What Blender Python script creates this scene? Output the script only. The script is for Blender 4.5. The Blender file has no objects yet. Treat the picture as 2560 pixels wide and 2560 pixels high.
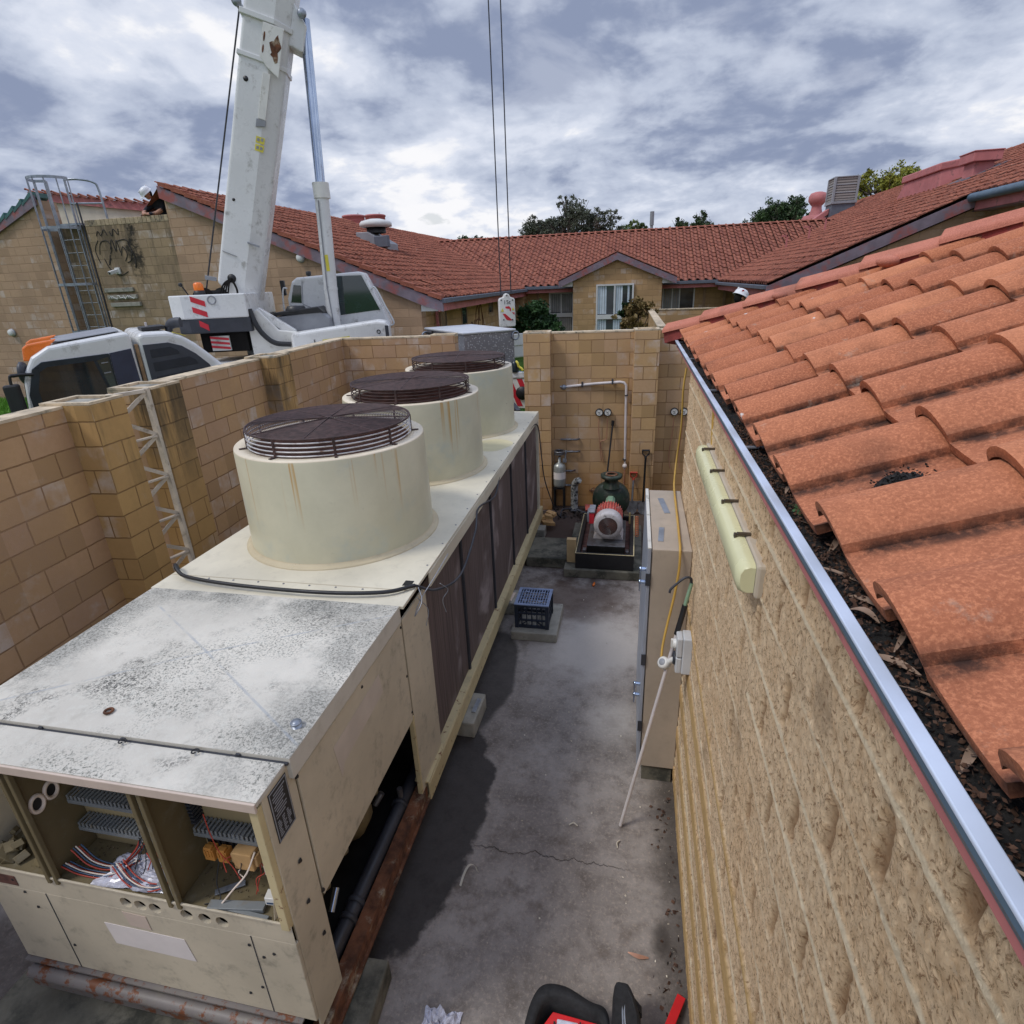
import bpy, math, random
import numpy as np
from mathutils import Vector as V, Matrix, noise as mnoise
random.seed(7); RNG = np.random.default_rng(7)
R = math.radians
scene = bpy.context.scene
COL = scene.collection
PI = math.pi

# ---------------------------------------------------------------- objects
def root_loc(o):
    p = V((0, 0, 0))
    while o is not None:
        p += o.location; o = o.parent
    return p

def tag(o, label=None, cat=None, group=None, kind=None):
    if label: o['label'] = label
    if cat: o['category'] = cat
    if group: o['group'] = group
    if kind: o['kind'] = kind
    return o

def T(name, label, cat, loc, group=None, rz=0):
    o = bpy.data.objects.new(name, None); COL.objects.link(o)
    o.empty_display_size = .2
    o.location = loc; o.rotation_euler = (0, 0, rz)
    return tag(o, label, cat, group)

def copy_tree(o, parent=None):
    c = o.copy(); COL.objects.link(c); c.parent = parent
    for ch in list(o.children): copy_tree(ch, c)
    return c

class MB:
    def __init__(s): s.v = []; s.f = []; s.sm = []; s.mi = []; s.uv = {}; s.cm = 0
    def add(s, vs, fs, smooth=False, uvs=None):
        o = len(s.v); s.v += [tuple(p) for p in vs]
        for i, f in enumerate(fs):
            if uvs: s.uv[len(s.f)] = uvs[i]
            s.f.append(tuple(o + k for k in f)); s.sm.append(smooth); s.mi.append(s.cm)
        return s
    def quad(s, *p): return s.add(p, [tuple(range(len(p)))])
    def box(s, x0, y0, z0, x1, y1, z1):
        x0, x1 = sorted((x0, x1)); y0, y1 = sorted((y0, y1)); z0, z1 = sorted((z0, z1))
        vs = [(x, y, z) for z in (z0, z1) for y in (y0, y1) for x in (x0, x1)]
        return s.add(vs, [(0, 2, 3, 1), (4, 5, 7, 6), (0, 1, 5, 4), (2, 6, 7, 3), (0, 4, 6, 2), (1, 3, 7, 5)])
    def obox(s, c, a, b, d):   # centre + three half vectors
        c, a, b, d = V(c), V(a), V(b), V(d)
        vs = [c + a * i + b * j + d * k for k in (-1, 1) for j in (-1, 1) for i in (-1, 1)]
        if a.cross(b).dot(d) < 0: vs = [c - a * i + b * j + d * k for k in (-1, 1) for j in (-1, 1) for i in (-1, 1)]
        return s.add(vs, [(0, 2, 3, 1), (4, 5, 7, 6), (0, 1, 5, 4), (2, 6, 7, 3), (0, 4, 6, 2), (1, 3, 7, 5)])
    def bar(s, p0, p1, w, h, up=(0, 0, 1)):
        p0, p1 = V(p0), V(p1); d = (p1 - p0); l = d.length; d.normalize()
        u = V(up); sd = d.cross(u)
        if sd.length < 1e-4: sd = d.cross(V((1, 0, 0)))
        sd.normalize(); u = sd.cross(d)
        return s.obox((p0 + p1) / 2, d * l / 2, sd * w / 2, u * h / 2)
    def tube(s, path, r, n=8, caps=True, smooth=True):
        P = [V(p) for p in path]; m = len(P)
        rs = r if isinstance(r, (list, tuple)) else [r] * m
        d0 = (P[1] - P[0]).normalized()
        a = d0.orthogonal().normalized()
        vs = []
        for i in range(m):
            d = (P[min(i + 1, m - 1)] - P[max(i - 1, 0)]).normalized()
            a = (a - d * a.dot(d))
            if a.length < 1e-6: a = d.orthogonal()
            a.normalize(); b = d.cross(a)
            for k in range(n):
                t = 2 * PI * k / n
                vs.append(P[i] + (a * math.cos(t) + b * math.sin(t)) * rs[i])
        fs = [(i * n + k, i * n + (k + 1) % n, (i + 1) * n + (k + 1) % n, (i + 1) * n + k) for i in range(m - 1) for k in range(n)]
        s.add(vs, fs, smooth)
        if caps:
            s.add(vs[:n], [tuple(range(n))[::-1]]); s.add(vs[-n:], [tuple(range(n))])
        return s
    def lathe(s, c, prof, n=32, ax=(0, 0, 1), smooth=True, a0=0, a1=2 * PI):
        c = V(c); ax = V(ax).normalized(); u = ax.orthogonal().normalized(); w = ax.cross(u)
        if abs(ax.z) > .99: u, w = V((1, 0, 0)), V((0, 1, 0)) * (1 if ax.z > 0 else -1)
        full = abs(a1 - a0 - 2 * PI) < 1e-6; m = n if full else n + 1
        vs = []
        for (r, h) in prof:
            for k in range(m):
                t = a0 + (a1 - a0) * k / n
                vs.append(c + ax * h + (u * math.cos(t) + w * math.sin(t)) * r)
        fs = []
        for i in range(len(prof) - 1):
            for k in range(n):
                k2 = (k + 1) % m
                fs.append((i * m + k, i * m + k2, (i + 1) * m + k2, (i + 1) * m + k))
        return s.add(vs, fs, smooth)
    def ring(s, c, rad, r, n=48, k=5, ax=(0, 0, 1)):
        c = V(c); ax = V(ax).normalized()
        u, w = (V((1, 0, 0)), V((0, 1, 0))) if abs(ax.z) > .99 else (ax.orthogonal().normalized(), None)
        w = w or ax.cross(u); vs = []
        for i in range(n):
            t = 2 * PI * i / n; d = u * math.cos(t) + w * math.sin(t)
            for j in range(k):
                q = 2 * PI * j / k
                vs.append(c + d * (rad + r * math.cos(q)) + ax * r * math.sin(q))
        fs = [(i * k + j, ((i + 1) % n) * k + j, ((i + 1) % n) * k + (j + 1) % k, i * k + (j + 1) % k) for i in range(n) for j in range(k)]
        return s.add(vs, fs, True)
    def prism(s, pts, d):      # planar polygon extruded by vector d
        P = [V(p) for p in pts]; d = V(d); n = len(P)
        nrm = V((0, 0, 0))
        for i in range(n): nrm += P[i].cross(P[(i + 1) % n])
        if nrm.dot(d) < 0: P = P[::-1]
        vs = P + [p + d for p in P]
        fs = [tuple(range(n))[::-1], tuple(range(n, 2 * n))] + [(i, (i + 1) % n, n + (i + 1) % n, n + i) for i in range(n)]
        return s.add(vs, fs)
    def ball(s, c, r, n=12, m=8, sc=(1, 1, 1)):
        vs = [(c[0], c[1], c[2] + r * sc[2])]; fs = []
        for i in range(1, m):
            a = PI * i / m
            for k in range(n):
                t = 2 * PI * k / n
                vs.append((c[0] + r * sc[0] * math.sin(a) * math.cos(t), c[1] + r * sc[1] * math.sin(a) * math.sin(t), c[2] + r * sc[2] * math.cos(a)))
        vs.append((c[0], c[1], c[2] - r * sc[2])); L = len(vs) - 1
        for k in range(n):
            fs.append((0, 1 + k, 1 + (k + 1) % n)); fs.append((L, 1 + (m - 2) * n + (k + 1) % n, 1 + (m - 2) * n + k))
            for i in range(m - 2): fs.append((1 + i * n + k, 1 + (i + 1) * n + k, 1 + (i + 1) * n + (k + 1) % n, 1 + i * n + (k + 1) % n))
        return s.add(vs, fs, True)
    def xf(s, M): s.v = [tuple(M @ V(p)) for p in s.v]; return s
    def build(s, name, m, parent=None, bevel=0, local=False, col=None, seg=2):
        me = bpy.data.meshes.new(name)
        org = V((0, 0, 0)) if local else root_loc(parent)
        vs = s.v if org.length == 0 else [(p[0] - org.x, p[1] - org.y, p[2] - org.z) for p in s.v]
        me.from_pydata(vs, [], s.f)
        ul = me.uv_layers.new(name='UVMap'); dat = np.empty((len(me.loops), 2), np.float32)
        W = np.array(s.v, np.float64)
        for i, p in enumerate(me.polygons):
            ls = p.loop_start
            if i in s.uv:
                for k, t in enumerate(s.uv[i]): dat[ls + k] = t
                continue
            n = p.normal; q = W[list(s.f[i])]
            if abs(n.z) > .8: dat[ls:ls + len(q), 0] = q[:, 0]; dat[ls:ls + len(q), 1] = q[:, 1]
            else:
                l = math.hypot(n.x, n.y) or 1; tx, ty = -n.y / l, n.x / l
                if abs(ty) > abs(tx): sg = 1 if ty > 0 else -1
                else: sg = 1 if tx > 0 else -1
                dat[ls:ls + len(q), 0] = (q[:, 0] * tx + q[:, 1] * ty) * sg; dat[ls:ls + len(q), 1] = q[:, 2]
        ul.data.foreach_set('uv', dat.ravel())
        me.polygons.foreach_set('use_smooth', s.sm)
        ms = m if isinstance(m, (list, tuple)) else [m]
        for k in ms: me.materials.append(k)
        if len(ms) > 1: me.polygons.foreach_set('material_index', s.mi)
        if col is not None:
            a = me.color_attributes.new('tint', 'FLOAT_COLOR', 'POINT'); a.data.foreach_set('color', np.asarray(col, np.float32).ravel())
        me.update()
        o = bpy.data.objects.new(name, me); COL.objects.link(o)
        if parent is not None: o.parent = parent
        if bevel:
            b = o.modifiers.new('bevel', 'BEVEL'); b.width = bevel; b.segments = seg; b.limit_method = 'ANGLE'; b.angle_limit = R(40)
        return o

def arc(c, r, a0, a1, n, u, w):
    c, u, w = V(c), V(u), V(w)
    return [c + u * (r * math.cos(a0 + (a1 - a0) * i / n)) + w * (r * math.sin(a0 + (a1 - a0) * i / n)) for i in range(n + 1)]

def bez(pts, n=8):      # Catmull-Rom through points
    P = [V(p) for p in pts]; P = [P[0] * 2 - P[1]] + P + [P[-1] * 2 - P[-2]]; out = []
    for i in range(1, len(P) - 2):
        a, b, c, d = P[i - 1:i + 3]
        for k in range(n):
            t = k / n
            out.append(.5 * ((2 * b) + (c - a) * t + (2 * a - 5 * b + 4 * c - d) * t * t + (3 * b - a - 3 * c + d) * t ** 3))
    out.append(P[-2]); return out

# ---------------------------------------------------------------- materials
class NT:
    def __init__(s, name):
        s.m = bpy.data.materials.new(name); s.m.use_nodes = True; s.t = s.m.node_tree
        s.b = s.t.nodes['Principled BSDF']; s.o = s.t.nodes['Material Output']
        s.tc = s.n('ShaderNodeTexCoord')
    def n(s, ty, **k):
        x = s.t.nodes.new(ty)
        for a, v in k.items(): setattr(x, a, v)
        return x
    def set(s, x, sock, v):
        i = x.inputs[sock]
        if hasattr(v, 'links') or isinstance(v, bpy.types.NodeSocket): s.t.links.new(v, i)
        else:
            if isinstance(v, (tuple, list)) and len(v) == 3 and i.type == 'RGBA': v = (*v, 1)
            i.default_value = v
    def noise(s, scale, detail=4, rough=.55, vec=None, dist=0):
        x = s.n('ShaderNodeTexNoise'); s.set(x, 'Vector', vec if vec is not None else s.tc.outputs['Object'])
        s.set(x, 'Scale', scale); s.set(x, 'Detail', detail); s.set(x, 'Roughness', rough); s.set(x, 'Distortion', dist)
        return x.outputs['Fac']
    def voro(s, scale, vec=None, feature='F1', out='Distance'):
        x = s.n('ShaderNodeTexVoronoi', feature=feature); s.set(x, 'Vector', vec if vec is not None else s.tc.outputs['Object']); s.set(x, 'Scale', scale)
        return x.outputs[out]
    def ramp(s, f, lo, hi, a=0, b=1):
        x = s.n('ShaderNodeMapRange'); x.interpolation_type = 'SMOOTHSTEP'
        s.set(x, 'Value', f); s.set(x, 'From Min', lo); s.set(x, 'From Max', hi); s.set(x, 'To Min', a); s.set(x, 'To Max', b)
        return x.outputs['Result']
    def mix(s, f, a, b, mode='MIX'):
        x = s.n('ShaderNodeMix', data_type='RGBA', blend_type=mode)
        for i, v in ((0, f), (6, a), (7, b)):
            if isinstance(v, (tuple, list)) and len(v) == 3: v = (*v, 1)
            if isinstance(v, bpy.types.NodeSocket): s.t.links.new(v, x.inputs[i])
            else: x.inputs[i].default_value = v
        return x.outputs[2]
    def math(s, op, a, b=0.0, c=None):
        x = s.n('ShaderNodeMath', operation=op)
        s.set(x, 0, a); s.set(x, 1, b)
        if c is not None: s.set(x, 2, c)
        return x.outputs[0]
    def map(s, sc=(1, 1, 1), loc=(0, 0, 0), src='Object', rot=(0, 0, 0)):
        x = s.n('ShaderNodeMapping'); s.set(x, 'Vector', s.tc.outputs[src] if isinstance(src, str) else src); s.set(x, 'Scale', sc); s.set(x, 'Location', loc); s.set(x, 'Rotation', rot)
        return x.outputs[0]
    def xyz(s, src='Object'):
        x = s.n('ShaderNodeSeparateXYZ'); s.set(x, 0, s.tc.outputs[src] if isinstance(src, str) else src); return x.outputs
    def bump(s, h, strength=.3, dist=.01, normal=None):
        x = s.n('ShaderNodeBump'); s.set(x, 'Height', h); s.set(x, 'Strength', strength); s.set(x, 'Distance', dist)
        if normal is not None: s.set(x, 'Normal', normal)
        return x.outputs[0]
    def fin(s, col, rough=.6, metal=0, normal=None, spec=.5, **k):
        s.set(s.b, 'Base Color', col); s.set(s.b, 'Roughness', rough); s.set(s.b, 'Metallic', metal); s.set(s.b, 'Specular IOR Level', spec)
        if normal is not None: s.set(s.b, 'Normal', normal)
        for a, v in k.items(): s.set(s.b, a.replace('_', ' '), v)
        return s.m

def sc3(c, f): return tuple(min(1, x * f) for x in c)

def M(name, col, rough=.6, metal=0, var=.15, vs=4, bump=0, bs=60, dirt=None, spec=.5, src='Object', bd=.004):
    s = NT(name)
    vec = s.tc.outputs[src]
    f = s.noise(vs, 5, .6, vec)
    c = s.mix(s.ramp(f, .3, .7), sc3(col, 1 - var), sc3(col, 1 + var))
    if dirt:                       # (colour, amount 0..1, scale)
        d = s.noise(dirt[2], 8, .68, vec)
        t = .72 - dirt[1] * .35
        c = s.mix(s.ramp(d, t - .08, t + .1), c, dirt[0])
    nr = s.bump(s.noise(bs, 5, .6, vec), bump, bd) if bump else None
    rr = s.ramp(s.noise(vs * 2.3, 4, .6, vec), .3, .7, max(.02, rough - .08), min(1, rough + .08))
    return s.fin(c, rr, metal, nr, spec)

def hexl(r, g, b):      # sRGB 0-255 -> linear
    f = lambda c: c / 12.92 if c <= .04045 else ((c + .055) / 1.055) ** 2.4
    return (f(r / 255), f(g / 255), f(b / 255))

RUST = (.16, .055, .022)
def painted(name, col, rough=.5, rust=.2, grime=.25, streak=0, lichen=0, vs=1.5):
    """aged sheet-metal paint: soft mottling, rust freckles, run-down streaks, lichen specks"""
    s = NT(name)
    c = s.mix(s.ramp(s.noise(vs, 6, .6), .3, .72), sc3(col, .86), sc3(col, 1.1))
    c = s.mix(s.ramp(s.noise(9, 8, .7), .5, .8, 0, grime), c, (.22, .2, .15))
    if streak:
        st = s.noise(1, 5, .6, s.map((16, 16, .45)))
        c = s.mix(s.ramp(st, .6, .78, 0, streak), c, (.33, .19, .06))
    h = None
    if lichen:
        big = s.ramp(s.noise(1.7, 4, .6, s.map((1, 1, 1), (3.1, 1.7, 0))), .46, .62)
        fine = s.noise(85, 4, .75, None, .4)
        k = s.math('MULTIPLY', big, s.ramp(fine, .5, .6))
        k2 = s.math('MULTIPLY', s.ramp(s.noise(2.6, 4, .6, s.map((1, 1, 1), (9, 4, 0))), .53, .68), s.ramp(s.noise(55, 5, .75, None, .8), .47, .56))
        c = s.mix(s.math('MULTIPLY', k, lichen), c, (.10, .105, .085))
        c = s.mix(s.math('MULTIPLY', k2, lichen), c, (.045, .045, .04))
        c = s.mix(s.math('MULTIPLY', s.ramp(s.noise(30, 5, .7), .5, .65), .35), c, (.62, .61, .53))
        o = s.xyz(); ed = s.math('MAXIMUM', s.ramp(o[0], -.55, -.9), s.math('MAXIMUM', s.ramp(o[1], -1.95, -1.7), s.math('MULTIPLY', s.ramp(o[0], .35, .8), .8)))
        ed = s.math('MULTIPLY', ed, s.ramp(s.noise(2.4, 6, .68), .34, .6))
        c = s.mix(s.math('MULTIPLY', ed, .55), c, (.23, .23, .205))
        c = s.mix(s.math('MULTIPLY', s.math('MULTIPLY', ed, s.ramp(s.noise(70, 4, .75, None, .5), .47, .58)), .7), c, (.07, .07, .06))
        for (ax, ay, sl) in ((0.0, -2.28, .62), (0.0, -2.28, -.62)):      # folded creases from corner to corner
            dd = s.math('ABSOLUTE', s.math('SUBTRACT', s.math('SUBTRACT', o[1], ay), s.math('MULTIPLY', o[0], sl)))
            c = s.mix(s.math('MULTIPLY', s.ramp(dd, .011, .004), s.ramp(s.noise(6, 4), .35, .6, 0, .5)), c, (.30, .33, .36))
        geo = s.n('ShaderNodeNewGeometry'); upf = s.ramp(s.xyz(geo.outputs['Normal'])[2], .2, .7)
        side = s.mix(s.ramp(s.noise(9, 8, .7), .45, .8, 0, .4), sc3(col, .86), (.3, .27, .2))
        c = s.mix(upf, side, c)
        h = s.noise(120, 4, .7)
    if rust:
        t = .76 - rust * .2
        c = s.mix(s.ramp(s.noise(13, 8, .72), t, t + .07), c, RUST)
    nr = s.bump(h, .5, .003) if h is not None else s.bump(s.noise(30, 4, .5), .06, .002)
    return s.fin(c, rough, 0, nr, .4)

def blockwork(name, c1, c2, mortar, bw=.4, bh=.2, ms=.012, stain=.4, bump=.6, mould=0, rough_face=0, low=None, streak=None, vary=.6):
    """concrete / stone blocks laid in courses: UVs are in metres"""
    s = NT(name)
    wob = s.n('ShaderNodeVectorMath', operation='ADD')
    nz = s.n('ShaderNodeTexNoise'); s.set(nz, 'Vector', s.tc.outputs['UV']); s.set(nz, 'Scale', 7.0)
    sub = s.n('ShaderNodeVectorMath', operation='MULTIPLY_ADD'); s.set(sub, 0, nz.outputs['Color']); s.set(sub, 1, (.012, .012, 0)); s.set(sub, 2, (-.006, -.006, 0))
    s.set(wob, 0, s.tc.outputs['UV']); s.set(wob, 1, sub.outputs[0])
    b = s.n('ShaderNodeTexBrick'); b.offset = .5; b.squash = 1
    s.set(b, 'Vector', wob.outputs[0]); s.set(b, 'Scale', 1.0); s.set(b, 'Brick Width', bw); s.set(b, 'Row Height', bh)
    s.set(b, 'Mortar Size', ms); s.set(b, 'Mortar Smooth', .35); s.set(b, 'Bias', 0.0)
    s.set(b, 'Color1', c1); s.set(b, 'Color2', c2); s.set(b, 'Mortar', mortar)
    c = b.outputs['Color']
    uv = s.xyz(wob.outputs[0]); row = s.math('FLOOR', s.math('DIVIDE', uv[1], bh)); cc = s.math('FLOOR', s.math('ADD', s.math('DIVIDE', uv[0], bw), s.math('MULTIPLY', s.math('MODULO', row, 2.0), .5)))
    wn = s.n('ShaderNodeTexWhiteNoise', noise_dimensions='2D'); cv = s.n('ShaderNodeCombineXYZ'); s.set(cv, 0, row); s.set(cv, 1, cc); s.set(wn, 'Vector', cv.outputs[0])
    inb = s.math('SUBTRACT', 1.0, b.outputs['Fac'])
    c = s.mix(s.math('MULTIPLY', inb, s.math('MULTIPLY', s.ramp(wn.outputs['Value'], .78, .8), vary)), c, sc3(c1, .62))
    c = s.mix(s.math('MULTIPLY', inb, s.math('MULTIPLY', s.math('MULTIPLY', s.ramp(wn.outputs['Value'], .22, .2), s.ramp(s.noise(4, 4), .4, .65)), vary)), c, (.62, .56, .52))
    c = s.mix(s.ramp(s.noise(1.3, 5, .6, s.map((1, 1, 1), (5, 2, 1))), .35, .7, 0, .55), c, sc3(c2, .74), 'MIX')
    c = s.mix(s.ramp(s.noise(22, 6, .7), .3, .75, 0, .4), c, sc3(c1, .78))
    c = s.mix(s.ramp(s.noise(3.1, 6, .65, s.map((1, 1, 1), (1, 8, 3))), .58, .75, 0, stain), c, (.5, .42, .36))
    if low:        # damp ochre band near the ground (col, z0, z1)
        z = s.xyz()[2]
        c = s.mix(s.math('MULTIPLY', s.ramp(s.math('ADD', z, s.math('MULTIPLY', s.noise(1.5, 4), 1.2)), low[2] + .4, low[1] + .2), .85), c, low[0])
    if mould:
        st = s.noise(1, 6, .7, s.map((2.2, 2.2, .35)))
        z = s.xyz()[2]
        top = s.ramp(s.math('ADD', z, s.math('MULTIPLY', s.noise(4, 5, .7), .9)), mould[0], mould[1])
        c = s.mix(s.math('MULTIPLY', s.math('MULTIPLY', top, s.ramp(st, .46, .62)), mould[2]), c, (.05, .045, .035))
    if streak:
        xx = s.math('ABSOLUTE', s.math('SUBTRACT', s.math('ADD', s.xyz()[0], s.math('MULTIPLY', s.math('SUBTRACT', s.noise(2.5, 6, .7), .5), .9)), streak[0]))
        k = s.math('MULTIPLY', s.ramp(xx, streak[1] * 1.6, streak[1] * .4), s.ramp(s.noise(7, 6, .75), .36, .56))
        c = s.mix(s.math('MULTIPLY', k, s.ramp(s.xyz()[2], 2.6, 3.6, .15, .92)), c, (.02, .02, .018))
    f = s.math('MULTIPLY', b.outputs['Fac'], -1.0)
    n1 = s.bump(f, bump, .01)
    n2 = s.bump(s.noise(45 if rough_face else 90, 6, .7), .35 + rough_face, .006, n1)
    return s.fin(c, .93, 0, n2, .15)

def tilemat(name, c1, c2, dark, soot=.6, spots=0, fine=150):
    s = NT(name)
    at = s.n('ShaderNodeAttribute'); at.attribute_name = 'tint'
    sp = s.n('ShaderNodeSeparateColor'); s.set(sp, 0, at.outputs['Color'])
    c = s.mix(sp.outputs[0], c1, c2)
    c = s.mix(s.ramp(s.noise(6, 6, .65), .35, .7, 0, .5), c, sc3(c1, .72))
    c = s.mix(s.ramp(s.noise(fine, 4, .7), .42, .7, 0, .5), c, sc3(c2, 1.35))
    c = s.mix(s.ramp(s.noise(fine * .6, 5, .75), .55, .72, 0, .55), c, sc3(c1, .45))
    # weather-blackened lines along the interlocks (attribute green)
    k = s.math('MULTIPLY', sp.outputs[1], s.ramp(s.noise(14, 6, .7), .32, .6))
    c = s.mix(s.math('MULTIPLY', k, soot), c, dark)
    if spots:
        v = s.n('ShaderNodeTexVoronoi'); s.set(v, 'Vector', s.map((1, 1, 1), (0, 0, 0))); s.set(v, 'Scale', 4.5); s.set(v, 'Randomness', 1.0)
        d = s.math('ADD', v.outputs['Distance'], s.math('MULTIPLY', s.noise(60, 3), .07))
        c = s.mix(s.ramp(d, .1, .075), c, (.7, .66, .6))
    c = s.mix(s.ramp(s.noise(2.2, 5, .65, s.map((1, 1, 1), (3, 8, 1))), .54, .72, 0, .4), c, dark)
    c = s.mix(s.math('MULTIPLY', s.ramp(s.noise(11, 6, .72, s.map((1, 1, 1), (6, 1, 4))), .6, .72, 0, .4), 1.0), c, (.42, .36, .28))
    nr = s.bump(s.noise(fine, 6, .75), .6, .005)
    return s.fin(c, .9, 0, nr, .2)

def glassdark(name, col=(.01, .014, .016), rough=.04):
    s = NT(name); c = s.mix(s.ramp(s.noise(1.2, 3), .4, .6), col, sc3(col, 2.2))
    return s.fin(c, rough, 0, None, 1.0)
WALLTAN = hexl(172, 132, 84); WALLPINK = hexl(178, 138, 104); MORT = hexl(120, 92, 60)
m_wall = blockwork('yard_blockwork', hexl(188, 152, 108), hexl(182, 148, 120), hexl(128, 98, 70), ms=.007, stain=.5, low=(hexl(158, 122, 72), .2, 1.5))
m_wall_mould = blockwork('pier_blockwork', hexl(186, 150, 98), hexl(180, 144, 96), hexl(122, 94, 62), ms=.007, stain=.3, mould=(2.15, 3.3, .8), low=(hexl(158, 120, 66), .2, 2.2))
m_wall_back = blockwork('back_blockwork', hexl(198, 162, 112), hexl(194, 160, 126), hexl(132, 102, 70), ms=.007, stain=.35, low=(hexl(164, 116, 62), .0, 1.5))
m_wall_cap = M('wall_cap', hexl(196, 178, 150), .95, var=.25, vs=5, bump=.3, bs=70, dirt=((.2, .18, .13), .4, 9))
m_far_wall = blockwork('limestone_blocks', hexl(182, 152, 124), hexl(174, 146, 120), hexl(164, 136, 110), bw=.4, bh=.2, ms=.012, stain=.3, bump=.7, rough_face=.9)
m_far_wall2 = blockwork('limestone_blocks_far', hexl(190, 156, 114), hexl(180, 148, 108), hexl(168, 138, 102), bw=.4, bh=.2, ms=.014, stain=.2, bump=.7, rough_face=.5)
m_parapet = blockwork('stained_parapet_blocks', hexl(166, 144, 114), hexl(152, 132, 108), hexl(136, 118, 94), stain=.4, rough_face=.8, mould=(1.6, 4.6, .6), streak=(-3.2, .16))
m_tile = tilemat('terracotta_near', hexl(164, 98, 70), hexl(208, 138, 100), hexl(50, 40, 37), soot=.95, spots=1)
m_tile_far = tilemat('terracotta_far', hexl(140, 84, 68), hexl(170, 108, 86), hexl(60, 42, 38), soot=.9, fine=40)
m_cap = tilemat('terracotta_cap', hexl(188, 118, 98), hexl(200, 132, 110), hexl(70, 54, 46), soot=.4, spots=1)
m_mortar = M('red_bedding_mortar', hexl(138, 60, 54), .9, var=.25, vs=9, bump=.4, bs=60, dirt=((.12, .05, .04), .35, 14))
m_pinkpaint = M('weathered_pink_paint', hexl(182, 112, 110), .7, var=.14, vs=3, dirt=((.22, .1, .09), .3, 6))
m_barge = M('grey_mauve_barge', hexl(120, 108, 118), .75, var=.2, vs=3, dirt=(hexl(150, 84, 78), .5, 2.2))
m_gutter_b = M('slate_blue_gutter', hexl(84, 104, 120), .5, var=.15, vs=3, dirt=((.09, .09, .09), .2, 8))
m_gutter_far = M('grey_far_gutter', hexl(92, 98, 108), .6, var=.12)
m_lip = M('pale_gutter_lip', hexl(196, 206, 222), .42, var=.07, vs=5, spec=.5)
m_cream = painted('cream_sheet_metal', hexl(214, 206, 184), .5, .12, .3)
m_cream_dirty = painted('cream_panel_dirty', hexl(194, 183, 160), .5, .34, .85)
m_stack = painted('pale_green_cream_stack', hexl(206, 208, 176), .42, .12, .22, streak=.0, vs=1.1)
m_lid = painted('lichened_lid', hexl(208, 202, 188), .8, .05, .3, lichen=.85)
m_cream_in = painted('shaded_compartment_inside', hexl(164, 146, 108), .6, .4, .8)  # grimy cream, base tone darkened for the shade inside the compartments
m_khaki = painted('shaded_khaki_partition', hexl(112, 100, 72), .6, .4, .8)  # khaki taken darker so the colour carries the compartments' inside shading
m_rustrail = painted('rusty_rail', hexl(196, 180, 138), .6, .85, .5)
m_rust = M('heavy_rust', (.13, .05, .022), .9, var=.5, vs=12, bump=.6, bs=50, dirt=((.38, .32, .22), .35, 7))
m_bluerail = painted('blue_grey_base_channel', hexl(118, 112, 108), .5, 1.25, .9)
m_guard = M('brown_guard_wire', (.055, .03, .026), .7, var=.4, vs=20)
m_guardw = M('galvanised_guard_wire', hexl(200, 198, 198), .45, .25, var=.2, vs=12, dirt=((.16, .07, .04), .35, 9))
m_darkrust = M('fan_blade_rust', (.13, .055, .04), .8, var=.5, vs=9)
m_black = M('black_plastic', (.012, .012, .013), .5, var=.3)
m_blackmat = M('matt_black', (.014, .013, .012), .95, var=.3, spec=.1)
m_conc = M('pale_concrete_block', hexl(150, 146, 134), .95, var=.2, vs=6, bump=.5, bs=80, dirt=((.1, .09, .075), .4, 5))
m_concdark = M('mossy_concrete_slab', hexl(112, 108, 94), .95, var=.3, vs=4, bump=.5, bs=70, dirt=((.055, .055, .042), .55, 3.5))
m_white = M('white_crane_paint', hexl(216, 216, 213), .3, var=.05, vs=2, dirt=((.36, .35, .32), .3, 4))
m_latt = M('dirty_white_lattice', hexl(196, 184, 166), .6, var=.15, vs=7, dirt=((.28, .23, .17), .35, 12))
m_white2 = M('white_enamel', hexl(216, 214, 206), .4, var=.07, dirt=((.3, .28, .22), .25, 6))
m_grey = M('grey_paint', hexl(140, 142, 146), .5, var=.1)
m_dkgrey = M('charcoal_paint', hexl(52, 54, 60), .5, var=.2)
m_truckblue = M('dark_teal_door_trim', hexl(24, 38, 46), .35, var=.2)
m_truckpanel = M('navy_grey_panel', hexl(50, 56, 74), .4, var=.12)
m_ventdark = M('charcoal_vent_panel', hexl(58, 62, 70), .55, var=.12)
m_ventrecess = M('vent_recess', hexl(36, 40, 48), .6, var=.15)
m_glass = glassdark('dark_cab_glass')
m_glass_teal = glassdark('teal_cab_glass', (.016, .03, .03), .05)
m_orangedull = M('dull_orange', hexl(178, 104, 62), .5, var=.15)
m_orange = M('orange_lens', hexl(226, 116, 40), .25, var=.12)
m_red = M('red_reflective', hexl(196, 40, 52), .4, var=.12)
m_redbag = M('red_lining_fabric', hexl(214, 26, 30), .7, var=.18, bump=.3, bs=300, bd=.001)
m_yel = M('yellow_sticker', hexl(214, 200, 70), .5, var=.1, dirt=((.3, .26, .1), .15, 12))
m_yellowcable = M('yellow_cable', hexl(190, 152, 70), .6, var=.12)
m_chrome = M('chrome_rod', hexl(176, 190, 212), .14, .95, var=.12, vs=2)
m_galv = M('galvanised_steel', hexl(150, 156, 164), .42, .55, var=.2, vs=9)
m_steel = M('worn_steel', hexl(120, 120, 122), .4, .7, var=.25, vs=12, dirt=((.14, .07, .04), .3, 10))
m_alum = M('aluminium_lid', hexl(206, 208, 210), .4, .35, var=.08)
m_wire = M('hoist_rope', (.045, .045, .05), .6, .4, var=.3, vs=30)
m_greenpump = M('dark_green_pump', hexl(38, 52, 40), .5, var=.3, vs=8, dirt=((.07, .06, .045), .4, 9))
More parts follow.
